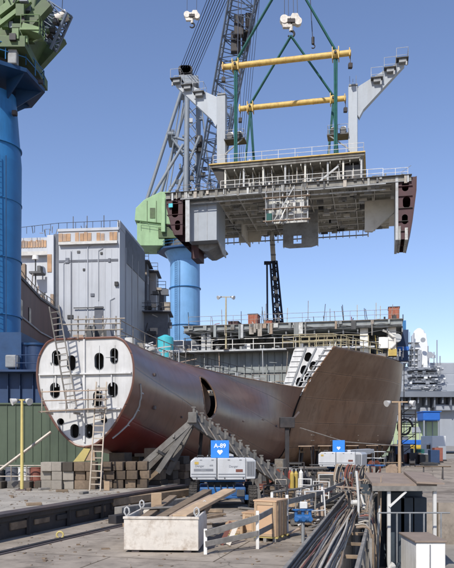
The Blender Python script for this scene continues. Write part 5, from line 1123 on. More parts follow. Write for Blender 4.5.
for k in range(14):     # keel block stacks further along the hull
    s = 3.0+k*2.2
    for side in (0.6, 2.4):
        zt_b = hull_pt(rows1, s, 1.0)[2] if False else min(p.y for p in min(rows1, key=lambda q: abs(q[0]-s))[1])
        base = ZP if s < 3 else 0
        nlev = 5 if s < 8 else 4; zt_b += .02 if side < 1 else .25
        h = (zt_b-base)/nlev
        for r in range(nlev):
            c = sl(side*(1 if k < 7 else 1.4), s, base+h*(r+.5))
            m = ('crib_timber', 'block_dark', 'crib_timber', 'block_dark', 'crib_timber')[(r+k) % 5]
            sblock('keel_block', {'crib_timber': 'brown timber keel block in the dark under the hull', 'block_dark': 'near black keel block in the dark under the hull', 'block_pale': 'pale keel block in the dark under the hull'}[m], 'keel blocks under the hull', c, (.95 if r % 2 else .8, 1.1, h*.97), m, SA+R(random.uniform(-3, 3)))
for k, (px, D, top) in enumerate(((140, 36, 455), (152, 38, 452), (168, 42, 450), (300, 66, 452), (316, 68, 450), (334, 70, 450), (352, 72, 450), (372, 74, 452), (388, 76, 452))):
    a = P(px, 470, D); b = P(px+2, top, D); a.z = 0 if px < 320 else 0
    t = thing('hull_shore', f'dark slanted shoring post under the hull, {["first","second","third","fourth","fifth","sixth","seventh","eighth","ninth"][k]} from the left', 'shore', a, 0, 'shores under the hull')
    MB().cyl(a, b, .16, 10).build('post', M['black_steel'], t); MB().box(b, (.7, .5, .16)).build('head', M['timber'], t); MB().box(a+V((0, 0, .06)), (.6, .6, .12)).build('foot', M['timber'], t)
# dark lower staging along the midship block
for k in range(9):
    s = 35+k*3.2; x0, y0, z0 = hull_pt(rows2, s, 2.6); c = sl(x0+.9, s, 0)
    t = thing('staging_trestle', f'dark staging trestle at the foot of the brown hull, {["first","second","third","fourth","fifth","sixth","seventh","eighth","ninth"][k]} along from the seam', 'trestle', c, SA, 'staging trestles along the hull')
    for dy in (-1.2, 1.2):
        for dx in (-.5, .5): MB().tube([(dx*1.3, dy, 0), (dx, dy, 2.4)], .06, 6).build('leg', M['black_steel'], t, local=True)
    MB().bx((-.6, -1.6, 2.4), (.6, 1.6, 2.47)).build('plank', M['plank'], t, local=True)
    for z in (2.95, 3.45): MB().tube([(.58, -1.6, z), (.58, 1.6, z)], .03, 5).build('rail', M['scaffold_pipe'], t, local=True)
    MB().tube([(.5, -1.2, .3), (.5, 1.2, 2.2)], .04, 5).build('brace', M['black_steel'], t, local=True)
# ladders
def ladder(name, label, a, b, w, n, m='ladder_wood'):
    a, b = V(a), V(b); t = thing(name, label, 'ladder', a); d = (b-a).normalized(); side = d.cross(V((0, 1, 0))).normalized()
    if side.x < 0: side = -side
    for q in (-1, 1): MB().beam(a+side*q*w/2, b+side*q*w/2, .05, .09, V((0, 1, 0))).build('stile', M[m], t)
    for i in range(1, n): c = L3(a, b, i/n); MB().beam(c-side*w/2, c+side*w/2, .04, .05, V((0, 0, 1))).build('rung', M[m], t)
BD0 = 31.4
f_ = P(95, 489, 30.2); f_.z = ZP; ladder('wooden_ladder', 'tall wooden ladder standing on the concrete against the right half of the white bulkhead', f_, P(101.5, 382, 31.5), .46, 17)
f2 = P(72, 408, 31.3); ladder('wooden_ladder', 'dark wooden ladder leaning high above the bulkhead from its staging', f2, P(54, 306, 31.0), .42, 17, 'timber_grey')
# staging across the bulkhead
sg = thing('bulkhead_staging', 'plank staging with pipe rails across the white bulkhead', 'staging', P(72, 411, 31.0))
ya = 31.0
for k in range(2): MB().beam(P(39, 412, ya+k*.26), P(107, 408, ya-.05+k*.26), .24, .05, V((0, 1, 0)) if False else V((0, 0, 1))).build('plank', M['plank'], sg)
for f in (391, 400): MB().tube([P(41, f+1, ya-.1), P(108, f-1, ya-.15)], .028, 6).build('rail', M['plank'], sg)
for px in (42, 66, 88, 106): MB().tube([P(px, 413, ya-.1), P(px, 389, ya-.1)], .03, 6).build('post', M['scaffold_pipe'], sg)
for px in (46, 74, 100): MB().beam(P(px, 413, ya), P(px, 413, ya)+V((.05, 1.0, 0)), .06, .1).build('bracket', M['scaffold_pipe'], sg)
# scaffold railing on top of the bulkhead
tg = thing('deck_edge_scaffold', 'rusty pipe scaffold rail standing on top of the white bulkhead', 'scaffold', P(95, 338, 31.9))
for py, a, b in ((319, 74, 125), (324, 62, 121), (330, 68, 123)): MB().tube([P(a, py+.6, 31.9), P(b, py-.6, 31.9)], .032, 6).build('rail', M['scaffold_pipe'], tg)
for px in (78, 86, 94, 103, 116): MB().tube([P(px, 339, 32.0), P(px, 316, 32.0)], .035, 6).build('post', M['scaffold_pipe'], tg)
for px in (84, 101): MB().tube([P(px, 338, 32), P(px+6, 318, 33.2)], .03, 6).build('brace', M['scaffold_pipe'], tg)
for i in range(9):
    p = P(random.uniform(66, 116), 337, 33+random.random()*2); p.z = 7.62; h = random.uniform(.2, .8)
    MB().box(p+V((0, 0, h/2)), (random.uniform(.2, .6), .4, h)).build('stored_box', M[random.choice(['ship_grey_dark', 'dark_clutter', 'tarp_white', 'plank'])], tg)
# diagonal shore pipe at the left of the bulkhead
a, b = P(0, 470, 31.0), P(51, 432, 31.4); MB().tube([a, b], .07, 7).build('prop_pipe', M['scaffold_pipe']); tag(bpy.data.objects['prop_pipe'], 'long grey prop pipe leaning from the ground to the bulkhead edge', 'prop')
wd = thing('timber_wedge', 'pale yellow timber wedge jammed under the keel at the bulkhead', 'wedge', P(82, 462, 31.9))
MB().prism([(-.5, 2.0), (.0, 2.02), (.3, 2.6), (.02, 2.66)], lambda u, v, w: P(84, 0, 32.0)*V((1, 0, 0))+V((u, 32.0+w, v)), 0, .5).build('wedge', M['pole_yellow'], wd); MB().prism([(-.15, 2.05), (.5, 2.05), (.45, 2.7), (.25, 2.72)], lambda u, v, w: P(84, 0, 32.0)*V((1, 0, 0))+V((u, 32.05+w, v)), 0, .4).build('saddle', M['timber_light'], wd)
# low timber sleepers and drums at the left edge of the platform
for i in range(9):
    c = V((-11.6+i*.62, 31.8+(i % 2)*.3, ZP+.16)); sblock('sleeper_block', 'dark square sleeper in the row at the left end of the platform', 'sleepers on the platform', c, (.5, .7, .32), 'block_dark' if i % 3 else 'timber_grey', R(random.uniform(-6, 6)))
for i, (x, m, l) in enumerate(((-10.9, 'dark_clutter', 'dark oil drum'), (-10.2, 'ship_grey_dark', 'dark grey oil drum'), (-9.6, 'tarp_white', 'pale oil drum'), (-9.0, 'hose_red', 'rusty red oil drum'), (-8.5, 'dark_clutter', 'black oil drum nearest the pale blocks'))):
    t = thing('oil_drum', l+' standing at the foot of the green dock wall', 'drum', V((x, 33.2, ZP)), 0, 'drums by the dock wall'); MB().cyl((0, 0, 0), (0, 0, .9), .3, 18).build('body', M[m], t, local=True)
    for z in (.02, .3, .6, .88): MB().cyl((0, 0, z-.015), (0, 0, z+.015), .315, 18).build('hoop', M[m], t, local=True)
railing_thing('barrier_rail', 'low rusty pipe barrier at the foot of the green dock wall', 'barrier', [V((-11.5, 32.6, ZP)), V((-8.6, 32.6, ZP))], M['scaffold_pipe'], 1.0, .8, .03)
# ---------------------------------------------------------------- lamp poles
def flood(t, c, yaw, m='pipe_white', k=1.0):
    d = V((sin(yaw), -cos(yaw), -.35)).normalized(); MB().cone(c, c+d*.35*k, .12*k, .24*k, 14).build('floodlight', M[m], t); MB().cyl(c-d*.12*k, c, .1*k, 10).build('lamp_back', M['dark_clutter'], t)
def lamp_pole(label, base, h, r, m, arm, k=1.0):
    t = thing('lamp_pole', label, 'lamp pole', base); top = base+V((0, 0, h)); MB().cone(base, top, r*1.15, r*.85, 10).build('pole', M[m], t)
    MB().beam(top+V((-arm, 0, 0)), top+V((arm, 0, .0)), .07*k, .07*k).build('cross_arm', M[m], t)
    MB().box(base+V((0, 0, .03)), (r*6, r*6, .06)).build('base_plate', M['steel_edge'], t)
    for q, yw in ((-arm, -1.0), (arm, .9)): flood(t, top+V((q, -.05, -.02)), yw, 'pipe_white', k*.75)
    return t
b = P(22, 463, 30.5); b.z = ZP; lamp_pole('yellow lamp pole with two white floodlights in front of the green dock wall', b, P(0, 400, 30.5).z-ZP, .07, 'pole_yellow', .22, .9)
b = P(226, 352, 73.0); b.z = 12.42; lamp_pole('slim yellow lamp pole with twin floodlights rising above the upper deck', b, P(0, 297, 73).z-12.42, .09, 'rail_tan', .6, 1.2)
b = P(399.5, 472, 52); b.z = GZ; lamp_pole('tall tan lamp pole with floodlights in front of the hull at the right', b, P(0, 402, 52).z-GZ, .12, 'timber_light', .75, 1.4)
b = P(287, 466, 52); b.z = 0; t = thing('hydraulic_jack_post', 'dark upright post with boxy head standing against the brown hull seam', 'post', b); tp_ = P(287, 424, 52)
MB().beam(b, tp_, .3, .3).build('post', M['black_steel'], t); MB().box(tp_+V((0, 0, .1)), (1.1, .7, .8)).build('head', M['black_steel'], t, bev=.05); MB().beam(tp_+V((.3, 0, .2)), tp_+V((.9, 0, .9)), .14, .14).build('arm', M['steel_edge'], t); MB().box(b+V((0, 0, .15)), (1.2, 1.2, .3)).build('foot', M['black_steel'], t); MB().beam(b+V((-.9, 0, .2)), b+V((0, 0, 1.8)), .12, .12).build('stay', M['black_steel'], t)
# long dark rail rope along the hull foot
MB().tube([P(300, 428, 60), P(345, 442, 62), P(398, 446, 70)], .05, 5).build('staging_line', M['scaffold_pipe']); tag(bpy.data.objects['staging_line'], 'thin pale guard line along the foot of the brown hull', 'line')
# ---------------------------------------------------------------- cradle frame with pegs
ck = thing('slipway_cradle', 'grey steel slipway cradle beam with a row of upright pegs and slanted struts', 'cradle', V((-1.2, 33.5, 0)))
A0, A1 = P(193, 419, 33.0), P(286, 484, 37.5); A1.z = max(.3, A1.z)
for d in (-.45, .45): MB().beam(A0+V((d*.3, d, 0)), A1+V((d*.3, d, 0)), .22, .42).build('beam', M['cradle_grey'], ck)
for i in range(13):
    c = L3(A0, A1, (i+.15)/13)
    MB().beam(c+V((0, -.45, .12)), c+V((0, -.45, .55)), .1, .14).build('peg', M['cradle_grey'], ck); MB().box(c+V((0, -.45, .57)), (.2, .18, .06)).build('peg_cap', M['cradle_grey'], ck); MB().beam(c+V((.1, .45, .12)), c+V((.1, .45, .45)), .1, .14).build('peg', M['cradle_grey'], ck)
    if i % 2 == 0: MB().beam(c+V((-.1, -.5, -.1)), c+V((-.1, .5, -.1)), .14, .2).build('cross_tie', M['cradle_grey'], ck)
for dd, px, py in ((-.4, 139, 468), (.4, 146, 470), (-.4, 158, 472), (.4, 168, 474)):
    e = P(px, py, 33.4+dd); e.z = max(e.z, .1); MB().beam(A0+V((0, dd, -.1)), e, .16, .26).build('strut', M['cradle_grey'], ck)
for f in (.35, .65): MB().beam(L3(A0, P(139, 468, 33), f)+V((0, -.4, 0)), L3(A0, P(168, 474, 33.8), f+.1)+V((0, 0, 0)), .1, .14).build('tie', M['cradle_grey'], ck)
for f in (.18, .4, .62, .85): c = L3(A0, A1, f); MB().beam(c+V((0, .2, 0)), V((c.x+.3, c.y+.2, 0)), .2, .2).build('leg', M['cradle_grey'], ck)
for k in range(9):
    f = .08+k*.1; c = L3(A0, A1, f); MB().beam(c+V((0, .5, -.2)), V((c.x+random.uniform(-.9, .6), c.y+random.uniform(.3, 1.2), .1)), .12, .12).build('support', M['cradle_grey' if k % 2 else 'black_steel'], ck)
    MB().tube([c+V((-.2, -.6, .3)), c+V((.3, -.6, -.5))], .03, 5).build('tie_rod', M['scaffold_pipe'], ck)
MB().box(A0+V((0, 0, .05)), (.4, 1.2, .5)).build('apex_plate', M['cradle_grey'], ck, bev=.03)
# ---------------------------------------------------------------- boom lifts
def boom_lift(c, rz, label, sign_text=True, k=1.0, detail=True):
    t = thing('boom_lift', label, 'boom lift', c, rz)
    L = lambda mb, n, m, p=None, bev=0: mb.build(n, M[m], p or t, local=True, bev=bev)
    L(MB().bx((-1.0, -1.3, .45), (1.0, 1.5, .95)), 'chassis', 'lift_blue', bev=.05)
    for sx in (-1, 1):
        for sy in (-1.35, 1.35):
            ax = MB().bx((sx*.95, sy-.14, .42), (sx*1.1, sy+.14, .62)); L(ax, 'axle', 'lift_blue')
            w = thing; wo = MB()
            tr = [(1.05*0+.30, .52), (.36, .47), (.36, .40), (.30, .30), (-.0, .28)]
            prof = [(-.17, .30), (-.19, .42), (-.15, .50), (.15, .50), (.19, .42), (.17, .30)]
            n = 28; wo.grid([[(sx*1.28+u, sy+cos(2*pi*i/n)*r, .51+sin(2*pi*i/n)*r) for u, r in prof] for i in range(n+1)])
            for i in range(22):
                a = 2*pi*(i+.5)/22
                for q in (-1, 1):
                    Mx = Matrix.Rotation(-a+pi/2, 3, 'X').inverted(); wo.box((sx*1.28+q*.085, sy+cos(a)*.505, .51+sin(a)*.505), (.15, .07, .05), M=Matrix.Rotation(a-pi/2, 3, 'X') @ Matrix.Rotation(q*.35, 3, 'Z'))
            tyre = L(wo, 'wheel', 'rubber'); L(MB().cyl((sx*1.28-.12, sy, .51), (sx*1.28+.12, sy, .51), .29, 18), 'rim', 'rim', tyre); L(MB().cyl((sx*1.28-.16, sy, .51), (sx*1.28+.16, sy, .51), .1, 12), 'hub', 'lift_blue', tyre)
    L(MB().cyl((0, 0, .95), (0, 0, 1.2), .62, 24), 'slew_ring', 'dark_clutter')
    L(MB().bx((-1.0, -.9, 1.15), (1.0, 1.0, 1.32)), 'turntable', 'lift_blue', bev=.03)
    for sx in (-.62, .0, .55): L(MB().bx((sx-.18, -1.32, .58), (sx+.16, -1.28, .9)), 'front_plate', 'lift_blue', bev=.02)
    for x0, x1 in ((-1.4, -.27), (-.24, .98)):
        L(MB().prism([(x0+(.12 if x0 < -1 else 0), 1.28), (x1, 1.28), (x1, 2.22), (x0+(.18 if x0 < -1 else 0), 2.22), (x0, 2.08), (x0, 1.42)], lambda u, v, w: (u, w, v), -1.55, .2), 'counterweight', 'lift_white', bev=.04)
        for z in (1.40, 1.52): L(MB().bx((x0+.04, -1.57, z), (x1-.04, -1.552, z+.03)), 'groove', 'letter_grey')
    L(MB().prism([(.99, 1.3), (1.4, 1.32), (1.42, 2.1), (1.3, 2.2), (.99, 2.22)], lambda u, v, w: (u, w, v), -1.5, .2), 'engine_hood', 'lift_white', bev=.04)
    L(MB().bx((1.02, -1.525, 1.45), (1.36, -1.503, 2.08)), 'grille', 'letter_grey')
    for x in (1.08, 1.16, 1.24, 1.32): L(MB().bx((x-.012, -1.535, 1.48), (x+.012, -1.526, 2.05)), 'grille_bar', 'dark_clutter')
    for x in (-1.0, -.5, .2, .7): L(MB().bx((x, -1.562, 2.12), (x+.1, -1.552, 2.16)), 'latch', 'letter_grey')
    for x in (-1.15, -.35, .05, .85): L(MB().bx((x, -1.565, 1.33), (x+.05, -1.552, 1.38)), 'bolt_plate', 'dark_clutter')
    L(MB().bx((-1.22, -1.56, 1.95), (-1.05, -1.553, 2.06)), 'decal', 'yellow'); L(MB().bx((.55, -1.56, 1.62), (.85, -1.553, 1.74)), 'decal', 'hose_red')
    for x in (-1.1, .7): L(MB().tube([(x, -1.2, 2.22), (x, -1.2, 2.32), (x+.25, -1.2, 2.32), (x+.25, -1.2, 2.22)], .02, 5), 'lifting_bracket', 'dark_clutter')
    for k in range(5): L(MB().tube(smooth_path([(-.6+k*.25, -1.0, 1.15), (-.65+k*.28, -1.38, .98), (-.5+k*.22, -1.33, .7), (-.45+k*.2, -1.1, .6)], 10), .025, 5), 'hydraulic_hose', 'hose_dark')
    L(MB().bx((.6, -1.4, .55), (.95, -1.3, .85)), 'valve_box', 'dark_clutter', bev=.02); L(MB().bx((-.95, -1.42, .45), (-.6, -1.3, .8)), 'tool_tray', 'cradle_grey', bev=.02)
    fr_ = lambda cx, cz: (lambda u, v, w: (cx+u, -1.556-w, cz+v))
    if detail:
        L(MB().text('Danger', .13, fr_(-1.0, 1.88), .004), 'lettering', 'letter_grey'); L(MB().text('600', .10, fr_(-.5, 1.90), .004), 'lettering', 'letter_grey'); L(MB().text('Danger', .13, fr_(.45, 1.86), .004), 'lettering', 'letter_grey')
        L(MB().bx((-1.25, -1.562, 1.66), (-.42, -1.553, 1.76)), 'decal', 'letter_grey')
        L(MB().text('KEEP CLEAR'[:0] or '- - - - -', .07, lambda u, v, w: (-.84+u, -1.566-w, 1.71+v), .004), 'lettering', 'letter_white')
    sg_ = L(MB().bx((-.52, -1.30, 2.22), (.27, -1.26, 2.98)), 'sign_board', 'sign_blue', bev=.01)
    if sign_text:
        L(MB().text('A-89', .26, lambda u, v, w: (-.125+u, -1.305-w, 2.74+v), .008), 'lettering', 'letter_white', sg_)
    L(MB().prism([(-.125, 2.35), (.0, 2.49), (-.03, 2.56), (-.09, 2.57), (-.125, 2.53), (-.16, 2.57), (-.22, 2.56), (-.25, 2.49)], lambda u, v, w: (u, w, v), -1.31, -1.301), 'emblem', 'letter_white', sg_)
    for x in (-.4, .15): L(MB().bx((x-.03, -1.26, 2.1), (x+.03, -1.2, 2.9)), 'sign_post', 'letter_grey', sg_)
    # folded boom lying over the turntable and reaching away
    L(MB().bx((.1, -.6, 1.95), (.5, 6.5, 2.35)), 'boom', 'lift_white', bev=.03); L(MB().bx((.16, 6.5, 2.0), (.44, 8.2, 2.3)), 'fly_boom', 'lift_white', bev=.02)
    L(MB().bx((-.6, 8.2, 1.0), (1.2, 9.0, 1.1)), 'basket_floor', 'lift_blue'); L(railing_mb([(-.6, 8.2, 1.1), (1.2, 8.2, 1.1), (1.2, 9.0, 1.1), (-.6, 9.0, 1.1), (-.6, 8.2, 1.1)], 1.0, .9, .025), 'basket_railing', 'lift_white')
    return t
c = P(222, 507, 31.6); c.z = 0; boom_lift(c, R(2), 'white boom lift with blue chassis and blue A-89 sign, seen from behind')
c = P(345, 484, 46.0); c.z = 0; boom_lift(c, R(-22), 'smaller looking boom lift farther back with blue sign above tangled hoses', False, 1, False)
# ---------------------------------------------------------------- white bin with timbers
bc = P(161, 553, 18.6); bc.z = 0; rzb = R(-4); wbn = thing('steel_bin', 'chipped cream white steel bin with lifting eyes, full of long timbers', 'bin', bc, rzb)
bw_, bd_, bh_ = 1.0, 2.3, .96
MB().bx((-bw_, 0, .06), (bw_, .06, bh_)).build('front_panel', M['bin_paint'], wbn, local=True, bev=.012)
MB().bx((-bw_, bd_-.06, .06), (bw_, bd_, bh_)).build('back_panel', M['bin_paint'], wbn, local=True, bev=.012)
for x in (-1, 1): MB().bx((x*bw_-(.06 if x > 0 else 0), .062, .06), (x*bw_+(.06 if x < 0 else 0), bd_-.062, bh_-.01)).build('side_panel', M['bin_paint'], wbn, local=True, bev=.012)
MB().bx((-bw_+.05, .05, .06), (bw_-.05, bd_-.05, .12)).build('floor_plate', M['steel_edge'], wbn, local=True)
for x in (-.7, .7): MB().bx((x-.1, .05, 0), (x+.1, bd_-.05, .06)).build('skid', M['steel_edge'], wbn, local=True)
MB().bx((-bw_-.02, -.03, bh_-.07), (bw_+.02, .0, bh_)).build('rim_bar', M['bin_paint'], wbn, local=True, bev=.01)
for x, y in ((-bw_+.06, .1), (bw_-.06, .1), (-bw_+.06, bd_-.1), (bw_-.06, bd_-.1)):
    MB().tube([(x, y, bh_-.02), (x-.07, y, bh_+.1), (x-.05, y, bh_+.2), (x, y, bh_+.24), (x+.05, y, bh_+.2), (x+.07, y, bh_+.1), (x, y, bh_-.02)], .025, 6).build('lifting_eye', M['rim'], wbn, local=True)
def timber(label, a, b, w, h, m): tag(MB().beam(bw2(a), bw2(b), w, h).build('timber_beam', M[m], bev=.012), label, 'timber', 'timbers in the bin')
Mb = Matrix.Translation(bc) @ Matrix.Rotation(rzb, 4, 'Z')
def bw2(p): return Mb @ V(p)
timber('weathered timber along the left edge of the white bin', (-.72, .15, .72), (-.35, 4.6, 1.12), .26, .1, 'timber')
timber('middle dark timber lying in the white bin', (-.1, .2, .84), (.75, 5.0, 1.26), .3, .16, 'timber')
timber('dark timber crossing behind the bright one in the bin', (-.6, .25, .58), (.9, 4.2, .98), .24, .14, 'timber_grey')
timber('brightest sunlit plank sticking out of the white bin', (.45, .3, .93), (1.55, 4.4, 1.36), .42, .1, 'timber_light')
timber('thin grey plank lying across the back of the bin', (-.9, 1.9, .98), (.9, 2.6, 1.02), .2, .05, 'timber_grey')
timber('second bright plank under the sunlit one in the bin', (.1, .6, .90), (1.0, 4.2, 1.2), .22, .06, 'plank')
timber('narrow timber against the right side of the white bin', (.82, .2, .7), (1.0, 3.0, 1.02), .14, .2, 'timber')
sblock('timber_offcut', 'orange brown timber offcut standing at the left rear of the white bin', 'loose timber', bw2((-.62, 2.9, 1.12)), (.32, .12, .5), 'timber_light', .2)
# long timbers on the pavement left of the boom lift
for i, (a, b, m, l) in enumerate((((110, 505, 27.5), (190, 489, 33), 'timber', 'long brown baulk on trestles behind the white bin'), ((118, 512, 26), (196, 494, 31), 'timber_grey', 'long grey baulk lying nearest behind the white bin'), ((112, 517, 25), (178, 500, 29), 'black_steel', 'dark steel joist lying between bin and baulks'))):
    p, q = P(*a), P(*b); p.z = q.z = .55-.2*i; tag(MB().beam(p, q, .35, .3).build('baulk', M[m], bev=.015), l, 'timber', 'baulks on the pavement')
    for f in (.15, .5, .85): c = L3(p, q, f); sblock('bearer', 'short bearer block under the long baulks', 'bearers under baulks', (c.x, c.y, (c.z-.15)/2), (.5, .3, c.z-.16), 'timber', .3)
# ---------------------------------------------------------------- plywood crates on pallets
def crate(px0, px1, py0, py1, D, depth, label, rz=0.0, planks=True):
    w = (px1-px0)/F*D; c = P((px0+px1)/2, py1, D); h = P(0, py0, D).z-.0; c.z = 0
    t = thing('plywood_crate', label, 'crate', c, rz); z0 = .16
    MB().bx((-w/2, 0, z0), (w/2, depth, h-.02)).build('box', M['plywood'], t, local=True, bev=.01)
    MB().bx((-w/2-.02, -.02, h-.02), (w/2+.02, depth+.02, h+.02)).build('lid', M['plywood'], t, local=True)
    for x in (-w/2+.03, w/2-.09): MB().bx((x, -.025, z0), (x+.07, -.002, h-.03)).build('batten', M['timber_light'], t, local=True)
    for z in (z0, h-.12): MB().bx((-w/2+.1, -.022, z), (w/2-.1, -.002, z+.08)).build('batten', M['timber_light'], t, local=True)
    for y in (.1, depth*.5, depth-.2): MB().bx((w/2, y, z0), (w/2+.025, y+.1, h-.03)).build('batten', M['timber'], t, local=True)
    pl = MB()
    for y in (0, depth/2-.05, depth-.1): MB().bx((-w/2-.05, y, .11), (w/2+.05, y+.12, z0-.005)).build('pallet_board', M['pole_yellow'], t, local=True)
    for x in (-w/2, -.05, w/2-.1): MB().bx((x, -.02, 0), (x+.1, depth+.02, .105)).build('pallet_bearer', M['timber_grey'], t, local=True)
crate(253, 277, 501, 546, 20.6, .9, 'tallest plywood crate, nearest the railing', R(-26))
crate(242, 255, 513, 545, 21.4, .6, 'narrow plywood crate between the tall crate and the low one', R(-22))
crate(226, 243, 524, 546, 21.2, .7, 'low plywood crate beside the red and white boards', R(-8))
for i, (px, lean) in enumerate(((221, .3), (228, .28))):
    a = P(px, 553, 19.9); a.z = .02; b = a+V((lean, .35, .6))
    tag(MB().beam(a, b, .13, .025, V((0, 1, 0))).build('barricade_board', M['hose_red' if i % 2 == 0 else 'bin_paint']), ('faded red' if i % 2 == 0 else 'off white')+(' barricade board leaning nearest the bin', ' barricade board leaning second from the bin', ' barricade board leaning third from the bin', ' barricade board leaning beside the low crate')[i], 'barricade', 'leaning barricade boards')
# ---------------------------------------------------------------- white post and plank railing
RP = [(205.5, 529, 18.3), (257.5, 511, 19.2), (287, 495, 22.2), (322, 487, 27.5), (345, 478, 34)]
rl = thing('plank_railing', 'white post railing with sloping grey planks across the foreground', 'railing', V((-.5, 18.3, 0)))
ps = []
for px, py, D in RP:
    p = P(px, py, D); ps.append(p); q = V((p.x, p.y, 0)); MB().beam(q, p, .09, .09, V((0, 1, 0))).build('post', M['white_paint'], rl, bev=.01)
for a, b in zip(ps, ps[1:]):
    for f, s in ((.82, .17), (.42, .15)):
        u = V((a.x, a.y-.07, a.z*f)); w_ = V((b.x, b.y-.07, b.z*f)); MB().beam(u, w_, .04, s).build('plank', M['timber_grey'], rl, bev=.006)
# yellow cylinders and pallets of parts in the middle yard
for i, (px, D, m, l) in enumerate(((292, 38, 'yellow', 'yellow gas cylinder left of a pair beside the cradle'), (296, 38.3, 'yellow', 'yellow gas cylinder right of a pair beside the cradle'), (290, 39.5, 'red_paint', 'red gas cylinder behind the yellow pair'), (301, 39.5, 'white_paint', 'white gas cylinder right of the yellow pair'))):
    b = P(px, 490, D); b.z = 0; t = thing('gas_cylinder', l, 'gas cylinder', b, 0, 'gas cylinders'); MB().cyl((0, 0, 0), (0, 0, 1.15), .12, 14).build('body', M[m], t, local=True); MB().cone((0, 0, 1.15), (0, 0, 1.3), .12, .04, 14).build('shoulder', M[m], t, local=True); MB().cyl((0, 0, 1.3), (0, 0, 1.42), .035, 8).build('valve', M['rim'], t, local=True)
rack = thing('cylinder_rack', 'dark pipe rack behind the yellow gas cylinders', 'rack', P(296, 0, 40)*V((1, 1, 0)))
for px in (288, 304):
    for d in (40, 41): b = P(px, 0, d); b.z = 0; MB().tube([b, b+V((0, 0, 1.7))], .04, 6).build('post', M['black_steel'], rack)
for z in (.3, 1.0, 1.7): MB().tube([V((P(288, 0, 40).x, 40, z)), V((P(304, 0, 40).x, 40, z))], .035, 6).build('rail', M['black_steel'], rack)
NAMES = [('dark_clutter', 'black'), ('plank', 'tan'), ('cradle_grey', 'grey'), ('timber', 'brown'), ('hose_dark', 'dark'), ('timber_light', 'pale wooden'), ('hose_red', 'rusty')]
spots = [(300, 33), (308, 30), (313, 34), (306, 26), (318, 31), (296, 29), (326, 36), (312, 40), (322, 41), (331, 39), (270, 40), (276, 43), (303, 45), (262, 42), (335, 33), (317, 27), (299, 24.5), (309, 36.5)]
for i, (px, D) in enumerate(spots):
    b = P(px, 0, D); b.z = 0; m, nm = NAMES[i % 7]; w = random.uniform(.3, .75); h = random.uniform(.25, .75)
    t = thing('tool_box', f'{nm} equipment box on the yard pavement, {"behind the plywood crates" if px < 290 else "near the blue valve" if D < 28 else "in front of the gas cylinders" if px < 306 and D < 37 else "by the hose rack" if px > 315 else "near the gas cylinders"}', 'equipment box', b, random.uniform(-1, 1), 'equipment boxes in the yard')
    MB().bx((-w/2, -.25, .04), (w/2, .25, h)).build('body', M[m], t, local=True, bev=.02); MB().bx((-w/2-.01, -.26, h), (w/2+.01, .26, h+.04)).build('lid', M[m], t, local=True); MB().tube([(-.1, -.28, h*.7), (-.1, -.32, h*.7), (.1, -.32, h*.7), (.1, -.28, h*.7)], .012, 5).build('handle', M['rim'], t, local=True)
    for x in (-w/2+.06, w/2-.06): MB().bx((x-.04, -.25, 0), (x+.04, .25, .04)).build('skid', M['black_steel'], t, local=True)
# blue valve manifold on a stand by the railing
vb = P(303, 545, 20.3); vb.z = 0; vm = thing('valve_manifold', 'bright blue valve manifold on a post between railing and hoses', 'valve', vb); c = vb+V((0, 0, .72))
MB().cyl(vb, c, .05, 8).build('stand', M['grey_steel'], vm); MB().cyl(c+V((-.24, 0, 0)), c+V((.24, 0, 0)), .12, 14).build('body', M['lift_blue'], vm)
for x in (-.2, 0, .2): MB().cyl(c+V((x, 0, 0)), c+V((x, 0, .24)), .05, 10).build('branch', M['lift_blue'], vm); MB().cyl(c+V((x, 0, .24)), c+V((x, 0, .27)), .11, 14).build('handwheel', M['lift_blue'], vm); MB().cyl(c+V((x, -.18, 0)), c+V((x, 0, 0)), .07, 10).build('outlet', M['lift_blue'], vm)
MB().box(c+V((.02, .05, .38)), (.22, .16, .2)).build('gauge_box', M['tarp_white'], vm, bev=.02)
# ---------------------------------------------------------------- hose run along the edge, trough and tangle
HM = [('hose_tan', 'tan'), ('hose_dark', 'black'), ('hose_grey', 'mid grey'), ('hose_pale', 'pale grey'), ('hose_dark', 'black'), ('hose_tan', 'tan'), ('hose_pale', 'pale grey'), ('hose_red', 'rusty red')]
en_ = Vector((ED.y, -ED.x, 0))
for i in range(30):
    off = -.5+i*.03; pts = []
    for f in range(10):
        c = E0+ED*(-7+f*3.0); pts.append(c+en_*(off*(1-.04*f)+random.uniform(-.06, .06))+V((0, 0, .30+.05*random.random()+.10*((i*5) % 3)/2)))
    m, nm = HM[i % 8]; tag(MB().tube(smooth_path(pts), random.choice((.016, .022, .03)), 7).build('air_hose', M[m]), nm+' hose lying in the long bundle on the quay edge', 'hose', 'hoses in the bundle')
tr = thing('hose_trough', 'grey timber trough board holding the hose bundle along the edge', 'trough', E0+ED*6)
for o_, h_ in ((-.62, .42), (.72, .2)):
    a = E0+ED*(-9)+en_*o_; b = E0+ED*23+en_*o_; MB().beam(a+V((0, 0, h_/2+.05)), b+V((0, 0, h_/2+.05)), .09, h_).build('side_board', M['timber_grey'], tr, bev=.01)
for k in range(13): a = E0+ED*(-4+2.1*k); MB().beam(a+en_*-.6+V((0, 0, .2)), a+en_*.7+V((0, 0, .2)), .1, .08).build('cross_bearer', M['timber'], tr); MB().beam(a+en_*.72, a+en_*.72+V((0, 0, -1.9)), .12, .12).build('leg', M['timber_grey'], tr)
MB().tube(smooth_path([P(352, 503, 27.5), P(360, 503, 27.6), P(366, 506, 27.6), P(374, 502, 27.8)], 12), .11, 10).build('white_pipe_bend', M['pipe_white']); tag(bpy.data.objects['white_pipe_bend'], 'thick white pipe bend crossing over the hose bundle', 'pipe')
